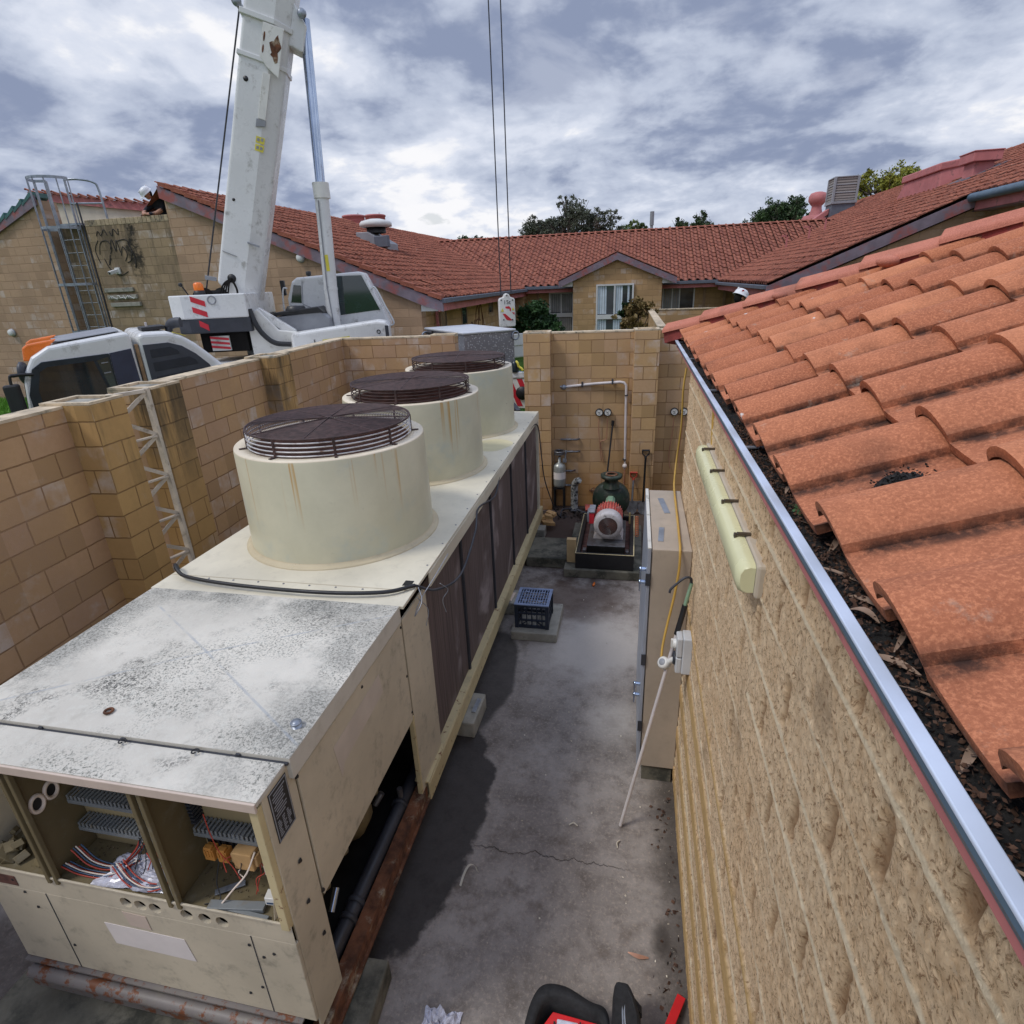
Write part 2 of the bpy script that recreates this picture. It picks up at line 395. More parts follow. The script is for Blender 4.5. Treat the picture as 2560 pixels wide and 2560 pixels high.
m_greenlight = M('pale_green_coupling', hexl(132, 160, 130), .5, var=.12, dirt=((.2, .2, .16), .2, 9))
m_redmotor = M('faded_red_motor', hexl(190, 92, 78), .55, var=.2, vs=7, dirt=((.5, .42, .38), .35, 9))
m_motorend = M('chipped_white_cowl', hexl(186, 180, 178), .55, var=.12, vs=9, dirt=((.1, .09, .085), .28, 14))
m_tan = M('tan_fibreboard', hexl(190, 162, 118), .85, var=.12)
m_brass = M('brass_ring', hexl(190, 172, 122), .4, .4, var=.15)
m_silver = M('silver_tank', hexl(150, 152, 146), .4, .35, var=.12, dirt=((.2, .19, .17), .25, 8))
m_lagging = M('patchy_pipe_lagging', hexl(176, 176, 170), .9, var=.2, vs=8, bump=.5, bs=40, dirt=((.03, .03, .03), .62, 16))
m_pvc = M('pale_pvc', hexl(206, 198, 194), .4, var=.1, dirt=((.35, .3, .28), .2, 9))
m_copper = M('pinkish_copper', hexl(176, 130, 104), .5, .3, var=.15)
m_cab = painted('taupe_cabinet', hexl(178, 164, 146), .5, .04, .35)
m_cabdoor = M('blue_grey_door', hexl(150, 156, 166), .4, var=.08)
m_socket = M('pale_grey_pvc_box', hexl(196, 198, 198), .45, var=.06)
m_diff = M('yellowed_diffuser', hexl(222, 220, 176), .28, var=.06, vs=2, dirt=((.6, .58, .4), .25, 4))
m_lightbase = M('beige_light_base', hexl(190, 178, 158), .5, var=.08)
m_clip = M('bronze_clip', (.12, .1, .08), .35, .8, var=.2)
m_shovred = M('faded_red_handle', hexl(170, 60, 40), .5, var=.2)
m_wood = M('weathered_board', hexl(150, 120, 88), .85, var=.25, vs=8)
m_dirt = M('dirt_pile', (.05, .038, .03), 1, var=.5, vs=30, bump=.8, bs=60)
m_paper = M('aged_paper', hexl(206, 196, 176), .8, var=.12, vs=12)
m_label = M('blank_white_label', hexl(214, 206, 200), .7, var=.06)
m_pinklabel = M('faded_pink_label', hexl(196, 178, 162), .7, var=.06)
m_ghost = M('paler_paint_patch', hexl(190, 178, 164), .6, var=.08)
m_duct = M('grey_slotted_duct', hexl(122, 126, 126), .55, var=.12, dirt=((.2, .18, .14), .25, 12))
m_bluewire = M('blue_wire', hexl(52, 76, 104), .45, var=.15)
m_redwire = M('red_wire', hexl(170, 62, 46), .45, var=.15)
m_whitewire = M('white_wire', hexl(222, 206, 190), .5, var=.1)
m_orangeblk = M('orange_terminal', hexl(196, 134, 62), .5, var=.15)
m_leaf = M('dry_gum_leaf', hexl(158, 132, 112), .75, var=.3, vs=14)
m_litter = M('dark_leaf_litter', hexl(84, 60, 46), .95, var=.6, vs=40)
m_litterblack = M('black_gutter_muck', (.012, .011, .01), .95, var=.7, vs=25, bump=.9, bs=60, bd=.01)
m_weed = M('weed_leaf', hexl(70, 104, 62), .6, var=.3, vs=20)
m_moss = M('black_moss', (.014, .012, .01), 1, var=.6, vs=60)
m_bird = M('white_dropping', hexl(214, 208, 200), .8, var=.1)
m_skin = M('skin', hexl(176, 128, 102), .6, var=.08)
m_shirt = M('navy_work_shirt', hexl(24, 26, 36), .85, var=.25, vs=10)
m_trouser = M('dark_work_trousers', hexl(36, 36, 40), .85, var=.2)
m_helmet = M('white_hard_hat', hexl(220, 220, 220), .35, var=.04)
m_bark = M('grey_bark', hexl(92, 82, 74), .95, var=.3, vs=6)
m_clear = M('crumpled_plastic_film', hexl(196, 196, 206), .25, var=.2, vs=20)
m_bagblack = M('black_nylon', (.014, .014, .015), .8, var=.3, vs=20, bump=.4, bs=400, bd=.001)
m_crate = M('dark_blue_crate', hexl(34, 42, 56), .45, var=.2)
m_cratetop = M('worn_crate_base', hexl(124, 138, 166), .5, var=.16, vs=12)
m_timber = M('cut_timber_end', hexl(188, 150, 100), .85, var=.15, vs=10)
m_window = glassdark('window_glass', (.03, .035, .04), .06)
m_frame = M('pale_window_frame', hexl(200, 200, 198), .5, var=.06)
m_framedark = M('timber_mullion', hexl(150, 122, 96), .7, var=.1)
m_blind = M('vertical_blind_slat', hexl(196, 208, 216), .7, var=.1)
m_blindgrey = M('grey_blind_slat', hexl(140, 140, 138), .7, var=.12)
m_soffit = M('white_soffit', hexl(206, 206, 202), .7, var=.05)
m_flatroof = M('roof_sheet', hexl(170, 172, 170), .6, var=.1)
m_whitewall = M('cream_render', hexl(208, 198, 178), .8, var=.08)
m_teal = M('teal_glazed_edge', hexl(60, 100, 96), .5, var=.2)
m_graf = M('dark_spray_paint', (.04, .035, .03), .9, var=.3)
m_grafpale = M('pale_spray_paint', hexl(176, 166, 150), .9, var=.15)
m_grafbrown = M('brown_spray_paint', hexl(96, 62, 44), .9, var=.15)

def checker():
    s = NT('checker_plate'); x = s.voro(26, s.map((1, 1, 1)), 'F1')
    k = s.ramp(x, .18, .34)
    c = s.mix(k, hexl(208, 210, 214), hexl(150, 152, 160))
    return s.fin(c, .35, .6, s.bump(k, .7, .004), .5)
m_checker = checker()

def evapmat():
    s = NT('louvre_pad'); o = s.xyz()
    w = s.math('FRACT', s.math('MULTIPLY', o[2], 9.0)); 
    c = s.mix(s.ramp(w, .3, .5), hexl(80, 76, 74), hexl(150, 144, 138))
    return s.fin(c, .7)
m_evap = evapmat()

def coilmat():
    s = NT('coil_fins'); 
    c = s.mix(s.ramp(s.noise(1, 4, .6, s.map((1, 60, 1.2))), .3, .7), hexl(84, 72, 68), hexl(112, 98, 94))
    du = s.noise(1.1, 4, .55, s.map((1, 1.1, .8), (0, .2, .4)), 1.2)
    band = s.noise(1, 5, .6, s.map((1, 2.2, .7), (3, 0, 0)), .8)
    c = s.mix(s.ramp(du, .52, .68, 0, .55), c, hexl(176, 164, 162))
    c = s.mix(s.ramp(band, .55, .75, 0, .5), c, hexl(60, 48, 44))
    return s.fin(c, .75, .1, s.bump(s.noise(1, 2, .5, s.map((1, 220, 1))), .3, .002), .3)
m_coil = coilmat()

def floormat():
    s = NT('stained_concrete'); o = s.xyz(); X, Y = o[0], o[1]
    c = s.mix(s.ramp(s.noise(1.1, 6, .62), .3, .72), hexl(122, 114, 107), hexl(164, 156, 148))
    c = s.mix(s.ramp(s.noise(7, 8, .7), .42, .7, 0, .55), c, hexl(84, 74, 66))
    c = s.mix(s.ramp(s.noise(40, 7, .8), .48, .66, 0, .6), c, hexl(176, 162, 148))
    c = s.mix(s.ramp(s.noise(3.2, 7, .7, s.map((1, 1, 1), (2, 7, 2))), .52, .7, 0, .6), c, hexl(92, 80, 70))
    c = s.mix(s.ramp(s.noise(70, 5, .8, s.map((1, 1, 1), (4, 4, 4))), .56, .7, 0, .5), c, hexl(62, 54, 48))
    # pale dried patch before the pump
    def blob(cx, cy, sx, sy, lo, hi, amp=.45, sc=2.2):
        a = s.math('POWER', s.math('DIVIDE', s.math('SUBTRACT', X, cx), sx), 2.0); b = s.math('POWER', s.math('DIVIDE', s.math('SUBTRACT', Y, cy), sy), 2.0)
        d = s.math('SQRT', s.math('ADD', a, b)); n = s.math('MULTIPLY', s.math('SUBTRACT', s.noise(sc, 6, .62), .5), amp * 3)
        return s.ramp(s.math('ADD', d, n), hi, lo)
    c = s.mix(s.math('MULTIPLY', blob(-.3, 5.3, .75, .75, .4, 1.1), .75), c, hexl(190, 182, 172))
    c = s.mix(s.math('MULTIPLY', blob(-.05, 4.2, .35, .35, .2, 1.1), .45), c, hexl(186, 180, 172))
    # wet, dark, rust-brown slab at the far end and round the pump
    far = blob(-.5, 8.3, 1.6, 1.65, .8, 1.08, .3)
    c = s.mix(s.math('MULTIPLY', far, .9), c, hexl(62, 46, 38))
    c = s.mix(s.math('MULTIPLY', blob(-.55, 6.25, .6, .5, .5, 1.2, .5), .7), c, hexl(84, 66, 54))
    # damp edge beside the chiller
    wet = blob(-1.42, 2.95, .47, 1.08, .93, 1.02, .22, 2.4)
    wet2 = blob(-1.4, 4.6, .36, .9, .9, 1.05, .16, 1.6)
    wn = s.math('MAXIMUM', wet, s.math('MULTIPLY', wet2, .9))
    wetL = blob(-3.6, 1.0, .7, 1.2, .6, 1.1, .3)
    wn = s.math('MAXIMUM', wn, s.math('MULTIPLY', wetL, .5))
    c = s.mix(s.math('MULTIPLY', wn, .88), c, hexl(44, 40, 37))
    c = s.mix(s.math('MULTIPLY', blob(.3, 2.35, .07, .14, .3, 1.2), .7), c, hexl(44, 38, 34))
    # wall-side grime
    g = s.ramp(s.math('ADD', X, s.math('MULTIPLY', s.noise(3, 6, .65), .4)), .35, .62)
    c = s.mix(s.math('MULTIPLY', g, .7), c, hexl(50, 44, 38))
    # crack
    cy = s.math('ADD', 2.78, s.math('MULTIPLY', s.math('SUBTRACT', s.noise(2.2, 8, .7, s.map((1, 0, 0))), .5), .35))
    dc = s.math('ABSOLUTE', s.math('SUBTRACT', Y, cy))
    mk = s.math('MULTIPLY', s.ramp(s.math('ADD', dc, s.math('MULTIPLY', s.noise(9, 4, .7), .006)), .0075, .002), s.math('MULTIPLY', s.ramp(X, -1.05, -.9), s.ramp(X, .2, -.1)))
    c = s.mix(s.math('MULTIPLY', mk, .9), c, (.012, .01, .009))
    rr = s.math('SUBTRACT', .88, s.math('MULTIPLY', s.math('MAXIMUM', wn, s.math('MULTIPLY', far, .4)), .3))
    n1 = s.bump(s.math('MULTIPLY', mk, -1.0), .8, .01)
    n2 = s.bump(s.noise(60, 6, .75), .35, .005, n1)
    return s.fin(c, rr, 0, n2, .3)
m_floor = floormat()

def grassmat(name='lawn'):
    s = NT(name); c = s.mix(s.ramp(s.noise(1.3, 6, .65), .3, .7), hexl(58, 92, 30), hexl(96, 128, 50))
    c = s.mix(s.ramp(s.noise(60, 5, .7), .4, .7, 0, .6), c, hexl(44, 70, 22))
    return s.fin(c, .9, 0, s.bump(s.noise(80, 4, .7), .8, .03), .2)
m_grass = grassmat()
m_blade = M('grass_blade', hexl(92, 142, 40), .7, var=.35, vs=2)

def splitface():
    s = NT('split_face_block'); at = s.n('ShaderNodeAttribute'); at.attribute_name = 'tint'
    sp = s.n('ShaderNodeSeparateColor'); s.set(sp, 0, at.outputs['Color'])
    c = s.mix(s.ramp(s.noise(1.4, 5, .6), .3, .7), hexl(238, 206, 164), hexl(246, 220, 182))
    c = s.mix(s.ramp(s.noise(26, 6, .7), .4, .7, 0, .55), c, hexl(212, 174, 130))
    c = s.mix(s.ramp(s.noise(58, 7, .8, None, 1.0), .5, .62, 0, .85), c, hexl(136, 100, 68))
    c = s.mix(s.ramp(s.noise(48, 5, .75, s.map((1, 1, 1), (7, 3, 1))), .56, .7, 0, .6), c, hexl(232, 210, 176))
    c = s.mix(s.ramp(s.noise(2.3, 4, .6, s.map((1, 1, 1), (2, 6, 1))), .58, .74, 0, .45), c, hexl(140, 118, 96))
    c = s.mix(s.math('MULTIPLY', s.ramp(sp.outputs[0], .1, .6), .9), c, hexl(250, 232, 198))      # mortar bed
    c = s.mix(s.math('MULTIPLY', sp.outputs[1], .8), c, s.mix(s.ramp(s.noise(5, 5), .3, .7), hexl(196, 158, 98), hexl(208, 172, 112)))   # sawn smooth course
    c = s.mix(s.math('MULTIPLY', sp.outputs[2], .8), c, hexl(146, 112, 80))
    return s.fin(c, .93, 0, s.bump(s.noise(58, 7, .8, None, 1.0), 1.0, .012), .15)
m_split = splitface()

def foliage(name, dark, light):
    s = NT(name); at = s.n('ShaderNodeAttribute'); at.attribute_name = 'tint'
    sp = s.n('ShaderNodeSeparateColor'); s.set(sp, 0, at.outputs['Color'])
    c = s.mix(sp.outputs[0], dark, light)
    s.set(s.b, 'Subsurface Weight', 0.0)
    return s.fin(c, .65, 0, None, .25)
m_fol_gum = foliage('gum_foliage', hexl(52, 58, 48), hexl(108, 112, 92))
m_fol_dark = foliage('dark_foliage', hexl(34, 48, 32), hexl(78, 98, 58))
m_fol_yel = foliage('yellow_green_foliage', hexl(96, 100, 34), hexl(158, 158, 66))
m_fol_mid = foliage('mid_green_foliage', hexl(62, 80, 40), hexl(122, 138, 78))
m_fol_bush = foliage('bush_foliage', hexl(24, 42, 24), hexl(62, 92, 50))
m_fol_dry = foliage('dry_shrub_foliage', hexl(92, 74, 48), hexl(140, 122, 76))

m_dirt2 = M('grey_brown_dust', hexl(96, 84, 64), 1, var=.6, vs=40)
# ================================================================= ground, floor
GZ = 1.1          # lawn level; the plant yard is sunk below it
b = MB()
X0, X1, Y0, Y1 = -4.75, 5.6, -4, 9.75
B = 400
b.quad((-B, -B, GZ), (X0, -B, GZ), (X0, B, GZ), (-B, B, GZ)); b.quad((X1, -B, GZ), (B, -B, GZ), (B, B, GZ), (X1, B, GZ))
b.quad((X0, Y1, GZ), (X1, Y1, GZ), (X1, B, GZ), (X0, B, GZ)); b.quad((X0, -B, GZ), (X1, -B, GZ), (X1, Y0, GZ), (X0, Y0, GZ))
tag(b.build('ground', m_grass), kind='structure')
b = MB(); b.quad((-4.9, -4, 0), (5.8, -4, 0), (5.8, 9.9, 0), (-4.9, 9.9, 0))
tag(b.build('yard_floor', m_floor), kind='structure')

def grass(name, rects, n):
    b = MB(); vs = []; fs = []
    for (x0, x1, y0, y1) in rects:
        for i in range(n):
            x, y = random.uniform(x0, x1), random.uniform(y0, y1); h = random.uniform(.05, .13); a = random.uniform(0, PI); w = .012
            dx, dy = math.cos(a) * w, math.sin(a) * w; lx, ly = random.gauss(0, .03), random.gauss(0, .03)
            o = len(vs); vs += [(x - dx, y - dy, GZ - .01), (x + dx, y + dy, GZ - .01), (x + lx, y + ly, GZ + h)]; fs.append((o, o + 1, o + 2))
    b.add(vs, fs); return tag(b.build(name, m_blade), kind='stuff')
grass('lawn_grass', [(-4.8, -1, 10.6, 19), (-19, -13.5, 11.2, 13.4), (-5.6, -4.75, 3.7, 5.2)], 9000)

b = MB(); b.box(5.6, -4, -.02, 5.75, 9.75, GZ + .004); tag(b.build('retaining_kerb', m_conc), kind='structure')
# ================================================================= yard walls
WD = V((-.07, 1, 0)).normalized(); WX = V((1, .07, 0)).normalized()      # wall directions
def wallbox(b, p0, d, L, t0, t1, nrm, z0, z1):
    p0 = V(p0); a = p0 + nrm * t0; c = p0 + nrm * t1
    return b.prism([a + V((0, 0, z0)), a + d * L + V((0, 0, z0)), c + d * L + V((0, 0, z0)), c + V((0, 0, z0))], (0, 0, z1 - z0))
LW = V((-4.33, 3.2, 0))           # reference point on the left wall's yard face
def on_l(s): return LW + WD * s
H = 2.93
def wall_thing(name, label, loc): return T(name, label, 'wall', loc, 'block walls round the plant yard')
def capped(root, p0, d, L, t0, t1, nrm, mat=m_wall, name='wall_panel', z0=-.02):
    b = MB(); wallbox(b, p0, d, L, t0, t1, nrm, z0, H - .022); o = b.build(name, mat, root)
    return o
def pier(root, p0, d, L, nrm, depth=.24, mat=m_wall_mould, side=1):
    """block pier standing proud of the wall, with its open block core and cap rim"""
    b = MB(); wallbox(b, p0, d, L, -.012, depth, nrm, -.02, H)
    o = b.build('pier', mat, root, .006)
    c = MB(); p = V(p0); up = V((0, 0, 1))
    T0, T1 = -.2, depth - .0
    def rect(a0, a1, t0, t1, z0, z1): wallbox(c, p + d * a0, d, a1 - a0, t0, t1, nrm, z0, z1)
    z0, z1 = H + .002, H + .022
    rect(0, L, depth - .05, depth - .003, z0, z1); rect(0, L, -.2, -.15, z0, z1); rect(0.0, .05, -.149, depth - .051, z0, z1); rect(L - .05, L, -.149, depth - .051, z0, z1)
    c.build('cap_rim', m_wall_cap, o)
    k = MB(); wallbox(k, p + d * .1, d, L - .2, -.1, depth - .1, nrm, H + .002, H + .008); k.build('core', m_conc, o)
    return o
def cap(root, p0, d, L, t0, t1, nrm):
    b = MB(); wallbox(b, p0, d, L, t0 - .004, t1 + .004, nrm, H - .022, H); b.build('cap_bed', m_wall_cap, root)

NL = WX                           # yard-side normal of the left wall
NB = -WD                          # yard-side normal of the back wall
# left wall, near length with its end pier
s1a, s1b = .5, .86
w = wall_thing('block_wall', 'tan block wall on the left with a dark stained end pier beside the white lattice post', (-4.4, 1, 0))
capped(w, on_l(-6.5), WD, 6.5 + s1b, -.2, 0, NL); cap(w, on_l(-6.5), WD, 6.5 + s1b, -.2, 0, NL)
pier(w, on_l(s1a), WD, s1b - s1a, NL)
# left wall, far length: end pier, middle pier, corner and the short return
s2 = 1.19; s3 = 3.4
w = wall_thing('block_wall', 'tan block wall behind the fan stacks, from lattice post round the corner to the opening', (-4.5, 6, 0))
Lend = (V((-4.62, 9.18, 0)) - LW).length
capped(w, on_l(s2), WD, Lend + .2 - s2, -.2, 0, NL); cap(w, on_l(s2), WD, Lend + .2 - s2, -.2, 0, NL)
pier(w, on_l(s2), WD, .38, NL); pier(w, on_l(s3), WD, .4, NL, .2)
BC = on_l(Lend)                   # inside corner
def on_b(x): return BC + WX * ((x - BC.x) / WX.x)
xg0, xg1 = -2.84, -1.72
b = MB(); capped(w, on_b(BC.x), WX, (xg0 - BC.x) / WX.x, -.2, 0, NB, m_wall, 'return_panel'); cap(w, on_b(BC.x), WX, (xg0 - BC.x) / WX.x, -.2, 0, NB)
pier(w, on_b(xg0 - .4), WX, .4, NB, .04, m_wall)
b = MB(); wallbox(b, on_b(xg0 + .01), WX, (xg1 - xg0 - .02) / WX.x, -.2, 0, NB, -.02, 1.06); b.build('low_sill', m_conc, w)
# back wall right of the opening
w = wall_thing('block_wall', 'tan block wall at the far end with gauges and a white pipe on it', (0, 9.5, 0))
Lb = 5.5
capped(w, on_b(xg1), WX, Lb, -.2, 0, NB, m_wall_back); cap(w, on_b(xg1), WX, Lb, -.2, 0, NB)
pier(w, on_b(xg1), WX, .42, NB, .2, m_wall_back); pier(w, on_b(-.01), WX, .38, NB, .2, m_wall_back)

# white lattice post in the slot
t = T('lattice_post', 'white steel lattice post standing in the slot between two piers', 'steel post', (-4.2, 4.2, 0))
pA = on_l(s1b) + NL * .2; pB = on_l(s2) + NL * .2
b = MB(); b.bar(pB + V((0, -.02, .3)), pB + V((0, -.02, H + .02)), .035, .05); b.build('chord', m_latt, t)
b = MB(); b.bar(pA + NL * -.12 + V((0, .03, .3)), pA + NL * -.12 + V((0, .03, H + .02)), .035, .05); b.build('chord', m_latt, t)
b = MB(); b.bar(pA + NL * -.12 + V((0, .05, H)), pB + V((0, -.04, H)), .04, .03); b.build('top_bar', m_latt, t)
z = H - .02; k = 0
A0, B0 = pA + NL * -.12 + V((0, .045, 0)), pB + V((0, -.04, 0))
while z > .5:
    for (p, q, za, zb) in ((B0, A0, z, z - .19), (A0, B0, z - .2, z - .37)):
        b = MB(); b.bar(p + V((0, 0, za)), q + V((0, 0, zb)), .012, .034); b.build('brace', m_latt, t)
    b = MB(); b.bar(A0 + V((0, 0, z - .395)), B0 + V((0, 0, z - .385)), .04, .014); b.build('rung', m_latt, t)
    z -= .385

# ================================================================= tiled roofs
SP = [(0, .056, .8), (.015, .068, .3), (.06, .081, 0), (.13, .090, 0), (.21, .090, 0), (.29, .081, 0), (.37, .064, .0), (.425, .047, .15), (.452, .038, .5), (.46, .017, 1), (.51, .013, .85), (.55, .011, .15), (.64, .006, 0), (.75, .001, 0), (.86, .0, 0), (.95, .003, .1), (1.0, .008, .9)]
SPF = [(0, .05, 1), (.12, .072, .1), (.3, .05, 0), (.46, .014, .8), (.7, 0, .1), (1.0, .006, .9)]
def tiled(name, mat, parent, O, U, W, ncol, nrow, tw, g, prof=SPF, thick=.02, lift=.028, amp=1.0, jit=.004, skip=None, clip=None):
    cw = V(W).normalized(); cwh = math.hypot(cw.x, cw.y)
    """courses of S-profile tiles. O: eave corner, U: along the eave, W: up the slope"""
    U, W = V(U).normalized(), V(W).normalized(); N = U.cross(W); N.normalize()
    if N.z < 0: N = -N
    O = V(O); vs = []; fs = []; col = []
    S = len(prof)
    for r in range(nrow):
        for c in range(ncol):
            if skip and skip(r, c): continue
            o = len(vs); tr = random.random() ** 1.3; dj = random.gauss(0, jit); dv = random.gauss(0, jit * 1.5)
            for (q, h, k) in prof:
                u = (c + q) * tw; hh = h * amp
                u1 = u2 = u
                if clip: u1 = max(u, clip(r * g * cwh)); u2 = max(u, clip(((r + 1) * g + .05) * cwh))
                lo = O + U * u1 + W * (r * g + dv) + N * (hh + lift + dj); up = O + U * u2 + W * ((r + 1) * g + .05) + N * (hh + dj)
                for p in (lo - N * thick, lo, up): vs.append(p); col.append((tr, k, 0, 1))
                col[-3] = (tr, .6, 0, 1)
            for i in range(S - 1):
                a = o + i * 3; e = a + 3
                fs.append((a, e, e + 1, a + 1)); fs.append((a + 1, e + 1, e + 2, a + 2))
            fs.append((o, o + 1, o + 2))
            e = o + (S - 1) * 3; fs.append((e, e + 2, e + 1))
    if U.cross(W).z < 0: fs = [f[::-1] for f in fs]
    b = MB(); b.v = [tuple(p) for p in vs]; b.f = fs; b.sm = [len(f) == 4 and k % 2 == 1 for k, f in enumerate(fs)]; b.mi = [0] * len(fs)
    b.sm = [False] * len(fs)
    o = b.build(name, mat, parent, col=col)
    return o

def smooth_by_angle(o, ang=35):
    me = o.data; me.polygons.foreach_set('use_smooth', [True] * len(me.polygons))
    import bmesh
    bm = bmesh.new(); bm.from_mesh(me)
    for e in bm.edges:
        if len(e.link_faces) == 2 and e.calc_face_angle(0) > R(ang): e.smooth = False
    bm.to_mesh(me); bm.free()

HC = lambda v: 5.553 - (5.44 - 1.2 * (v + .002))      # the hip runs in from the far eave corner
# near building on the right: split-face wall, soffit, gutter, tiled roof
nb = T('block_building', 'split face block building on the right under a terracotta tiled roof', 'building', (.5, 2, 0))
def splitwall():
    y0, y1, z0, z1, st = -.2, 4.65, 0.0, 3.12, .0105
    ny, nz = int((y1 - y0) / st), int((z1 - z0) / st); vs = []; col = []
    CHt, Z0 = .19, .07
    for j in range(nz + 1):
        z = z0 + (z1 - z0) * j / nz
        zz = (z - Z0) / CHt; k = math.floor(zz); fz = zz - k; dz = min(fz, 1 - fz) * CHt
        for i in range(ny + 1):
            y = y0 + (y1 - y0) * i / ny
            yb = (y - .96) / .38 + (.5 if k % 2 == 0 else 0); kb = round(yb); dy = abs(yb - kb) * .38
            p = V((y, z, 3.7))
            n = mnoise.fractal(p * 24, .8, 2.2, 3) * .0042 + abs(mnoise.noise(p * 47)) * .008 + mnoise.noise(p * 2.6) * .003
            hsh = mnoise.noise(V((math.floor(yb) * 7.3, k * 3.7, 1.3)))
            wig = mnoise.noise(V((y * 4, z * 9, 8))) * .002
            d = .020 + n + hsh * .003
            sm = 0
            if z < 1.62 and k % 2 == 0:
                lim = .62
                if fz < lim + mnoise.noise(V((y * 5, k, 2))) * .04: sm = 1; d = .031 + n * .1
            lw_ = (.0062 + wig) * (1 if mnoise.noise(V((y * 1.3, k * 5.1, 6))) > -.1 else .3)
            mo = max(0, min(1, 1.9 - 1.9 * dz / lw_))
            wj = .017 + .007 * mnoise.noise(V((kb * 1.7, k * 2.3, 9)))
            vj = max(0, min(1, 2.2 - 1.5 * dy / wj)) * (1 if mnoise.noise(V((kb * 3.17 + .4, k * 9.13 + .3, 4.5))) > -.32 else 0) * max(0, min(1, (fz - .04) * 14)) * max(0, min(1, (.9 - fz) * 14))
            if sm: vj = 0
            d = d * (1 - vj) + .006 * vj
            d = d * (1 - mo) + .028 * mo
            vs.append((.45 - d, y, z)); col.append((mo if not sm else mo * .4, sm, vj, 1))
    W = ny + 1
    fs = [(j * W + i, j * W + W + i, j * W + W + i + 1, j * W + i + 1) for j in range(nz) for i in range(ny)]
    b = MB(); b.v = vs; b.f = fs; b.sm = [True] * len(fs); b.mi = [0] * len(fs)
    b.box(.50, -1, 0, .66, 4.65, 3.1)
    col += [(0, 0, 0, 1)] * 8
    return b.build('wall', m_split, nb, col=col)
splitwall()
b = MB(); b.prism([(.45, 4.65, 0), (.45, 4.65, 3.1), (5.5, 4.65, 3.1), (5.5, 4.65, 0)], (0, -.2, 0)); b.build('end_wall', m_far_wall, nb)
b = MB(); b.box(.372, -1, 3.098, .5, 5.6, 3.119); b.build('fascia', m_pinkpaint, nb)
b = MB(); b.quad((.45, 4.67, 3.09), (.45, 5.55, 3.09), (6, 5.55, 3.09), (6, 4.67, 3.09)); b.build('soffit', m_soffit, nb)
# gutter: bent sheet channel along the eave
prof = [(.49, 3.168), (.49, 3.12), (.376, 3.12), (.362, 3.128), (.346, 3.158), (.346, 3.168)]
b = MB()
ys = [-1, 5.62]
for i in range(len(prof) - 1):
    (xa, za), (xb, zb) = prof[i], prof[i + 1]
    b.quad((xa, ys[0], za), (xb, ys[0], zb), (xb, ys[1], zb), (xa, ys[1], za))
b.prism([(p[0], 5.62, p[1]) for p in prof], (0, .004, 0))
g = b.build('gutter', m_gutter_b, nb)
b = MB(); b.box(.344, -1, 3.1685, .367, 5.625, 3.1755); b.build('lip', m_lip, g, .002)
for y in (1.95, 3.0, 4.2, 5.3):
    b = MB(); b.box(.366, y, 3.160, .46, y + .022, 3.164); b.build('strap', m_galv, g)
SL = math.atan(.42); WS = V((math.cos(SL), 0, math.sin(SL)))
o = tiled('roof', m_tile, nb, (.402, 5.553, 3.172), (0, -1, 0), WS, 19, 15, .335, .316, SP, .022, .032, .88, .003, skip=lambda r, c: (c + 1) * .335 < HC(r * .29), clip=lambda v: HC(v))
rf = o
smooth_by_angle(o, 40)
# bedded verge caps along the far gable
N = V((0, 1, 0)).cross(WS); N = N if N.z > 0 else -N
HD = V((1, -1.2, .42)).normalized(); HS = V((1.2, 1, 0)).normalized(); HN = HS.cross(HD); HN = HN if HN.z > 0 else -HN; H0 = V((.36, 5.55, 3.17))
def capseg(i, L=.44):
    b = MB(); c = []
    p = H0 + HD * (i * L); q = p + HD * (L + .05)
    def sect(o, f): return [o + HS * dy * f + HN * (h * f) for dy, h in ((-.15, .012), (-.145, .04), (-.085, .088), (.05, .096), (.12, .05), (.13, -.02))]
    A, Bq = sect(p + HN * .045, 1.05), sect(q + HN * .022, .96); n = len(A)
    b.add(A + Bq, [(k, k + 1, n + k + 1, n + k) for k in range(n - 1)] + [tuple(range(n))[::-1], tuple(range(n, 2 * n))])
    tv = random.random(); return b.build('ridge_cap', m_cap, rf, .012, col=[(tv, .1, 0, 1)] * len(b.v))
for i in range(13): capseg(i)
b = MB(); b.prism([H0 + HS * -.135 + HN * -.03, H0 + HS * -.135 + HN * .066, H0 + HS * .12 + HN * .066, H0 + HS * .12 + HN * -.08], HD * 5.4); b.build('bedding', m_mortar, rf)
for x, s in ((1.22, 1), (1.95, 1.2), (2.75, 1.3)):      # lumps of bedding mortar squeezed out
    b = MB(); p = H0 + HS * -.17 + HD * x + HN * .05; b.ball(p, .045 * s, 7, 5, (1.3, .9, .6)); b.build('mortar_lump', m_cap, rf, col=[(.5, 0, 0, 1)] * len(b.v))
b = MB(); b.quad((.42, -1.2, 3.13), (.42, 5.5, 3.13), (3.7, 1.56, 4.50), (3.7, -1.2, 4.50)); b.build('roof_underlay', m_blackmat, nb)

b = MB(); b.add([(.38, 5.56, 3.14), (6.5, 5.56, 3.14), (6.5, 1.7, 4.49), (3.6, 1.7, 4.49)], [(0, 1, 2, 3)]); b.build('far_slope', m_tile_far, nb)
b = MB(); b.add([(3.6, 1.7, 4.50), (6.5, 1.7, 4.50), (6.5, -1.2, 4.50), (3.6, -1.2, 4.50)], [(0, 1, 2, 3)]); b.build('top_deck', m_tile_far, nb)
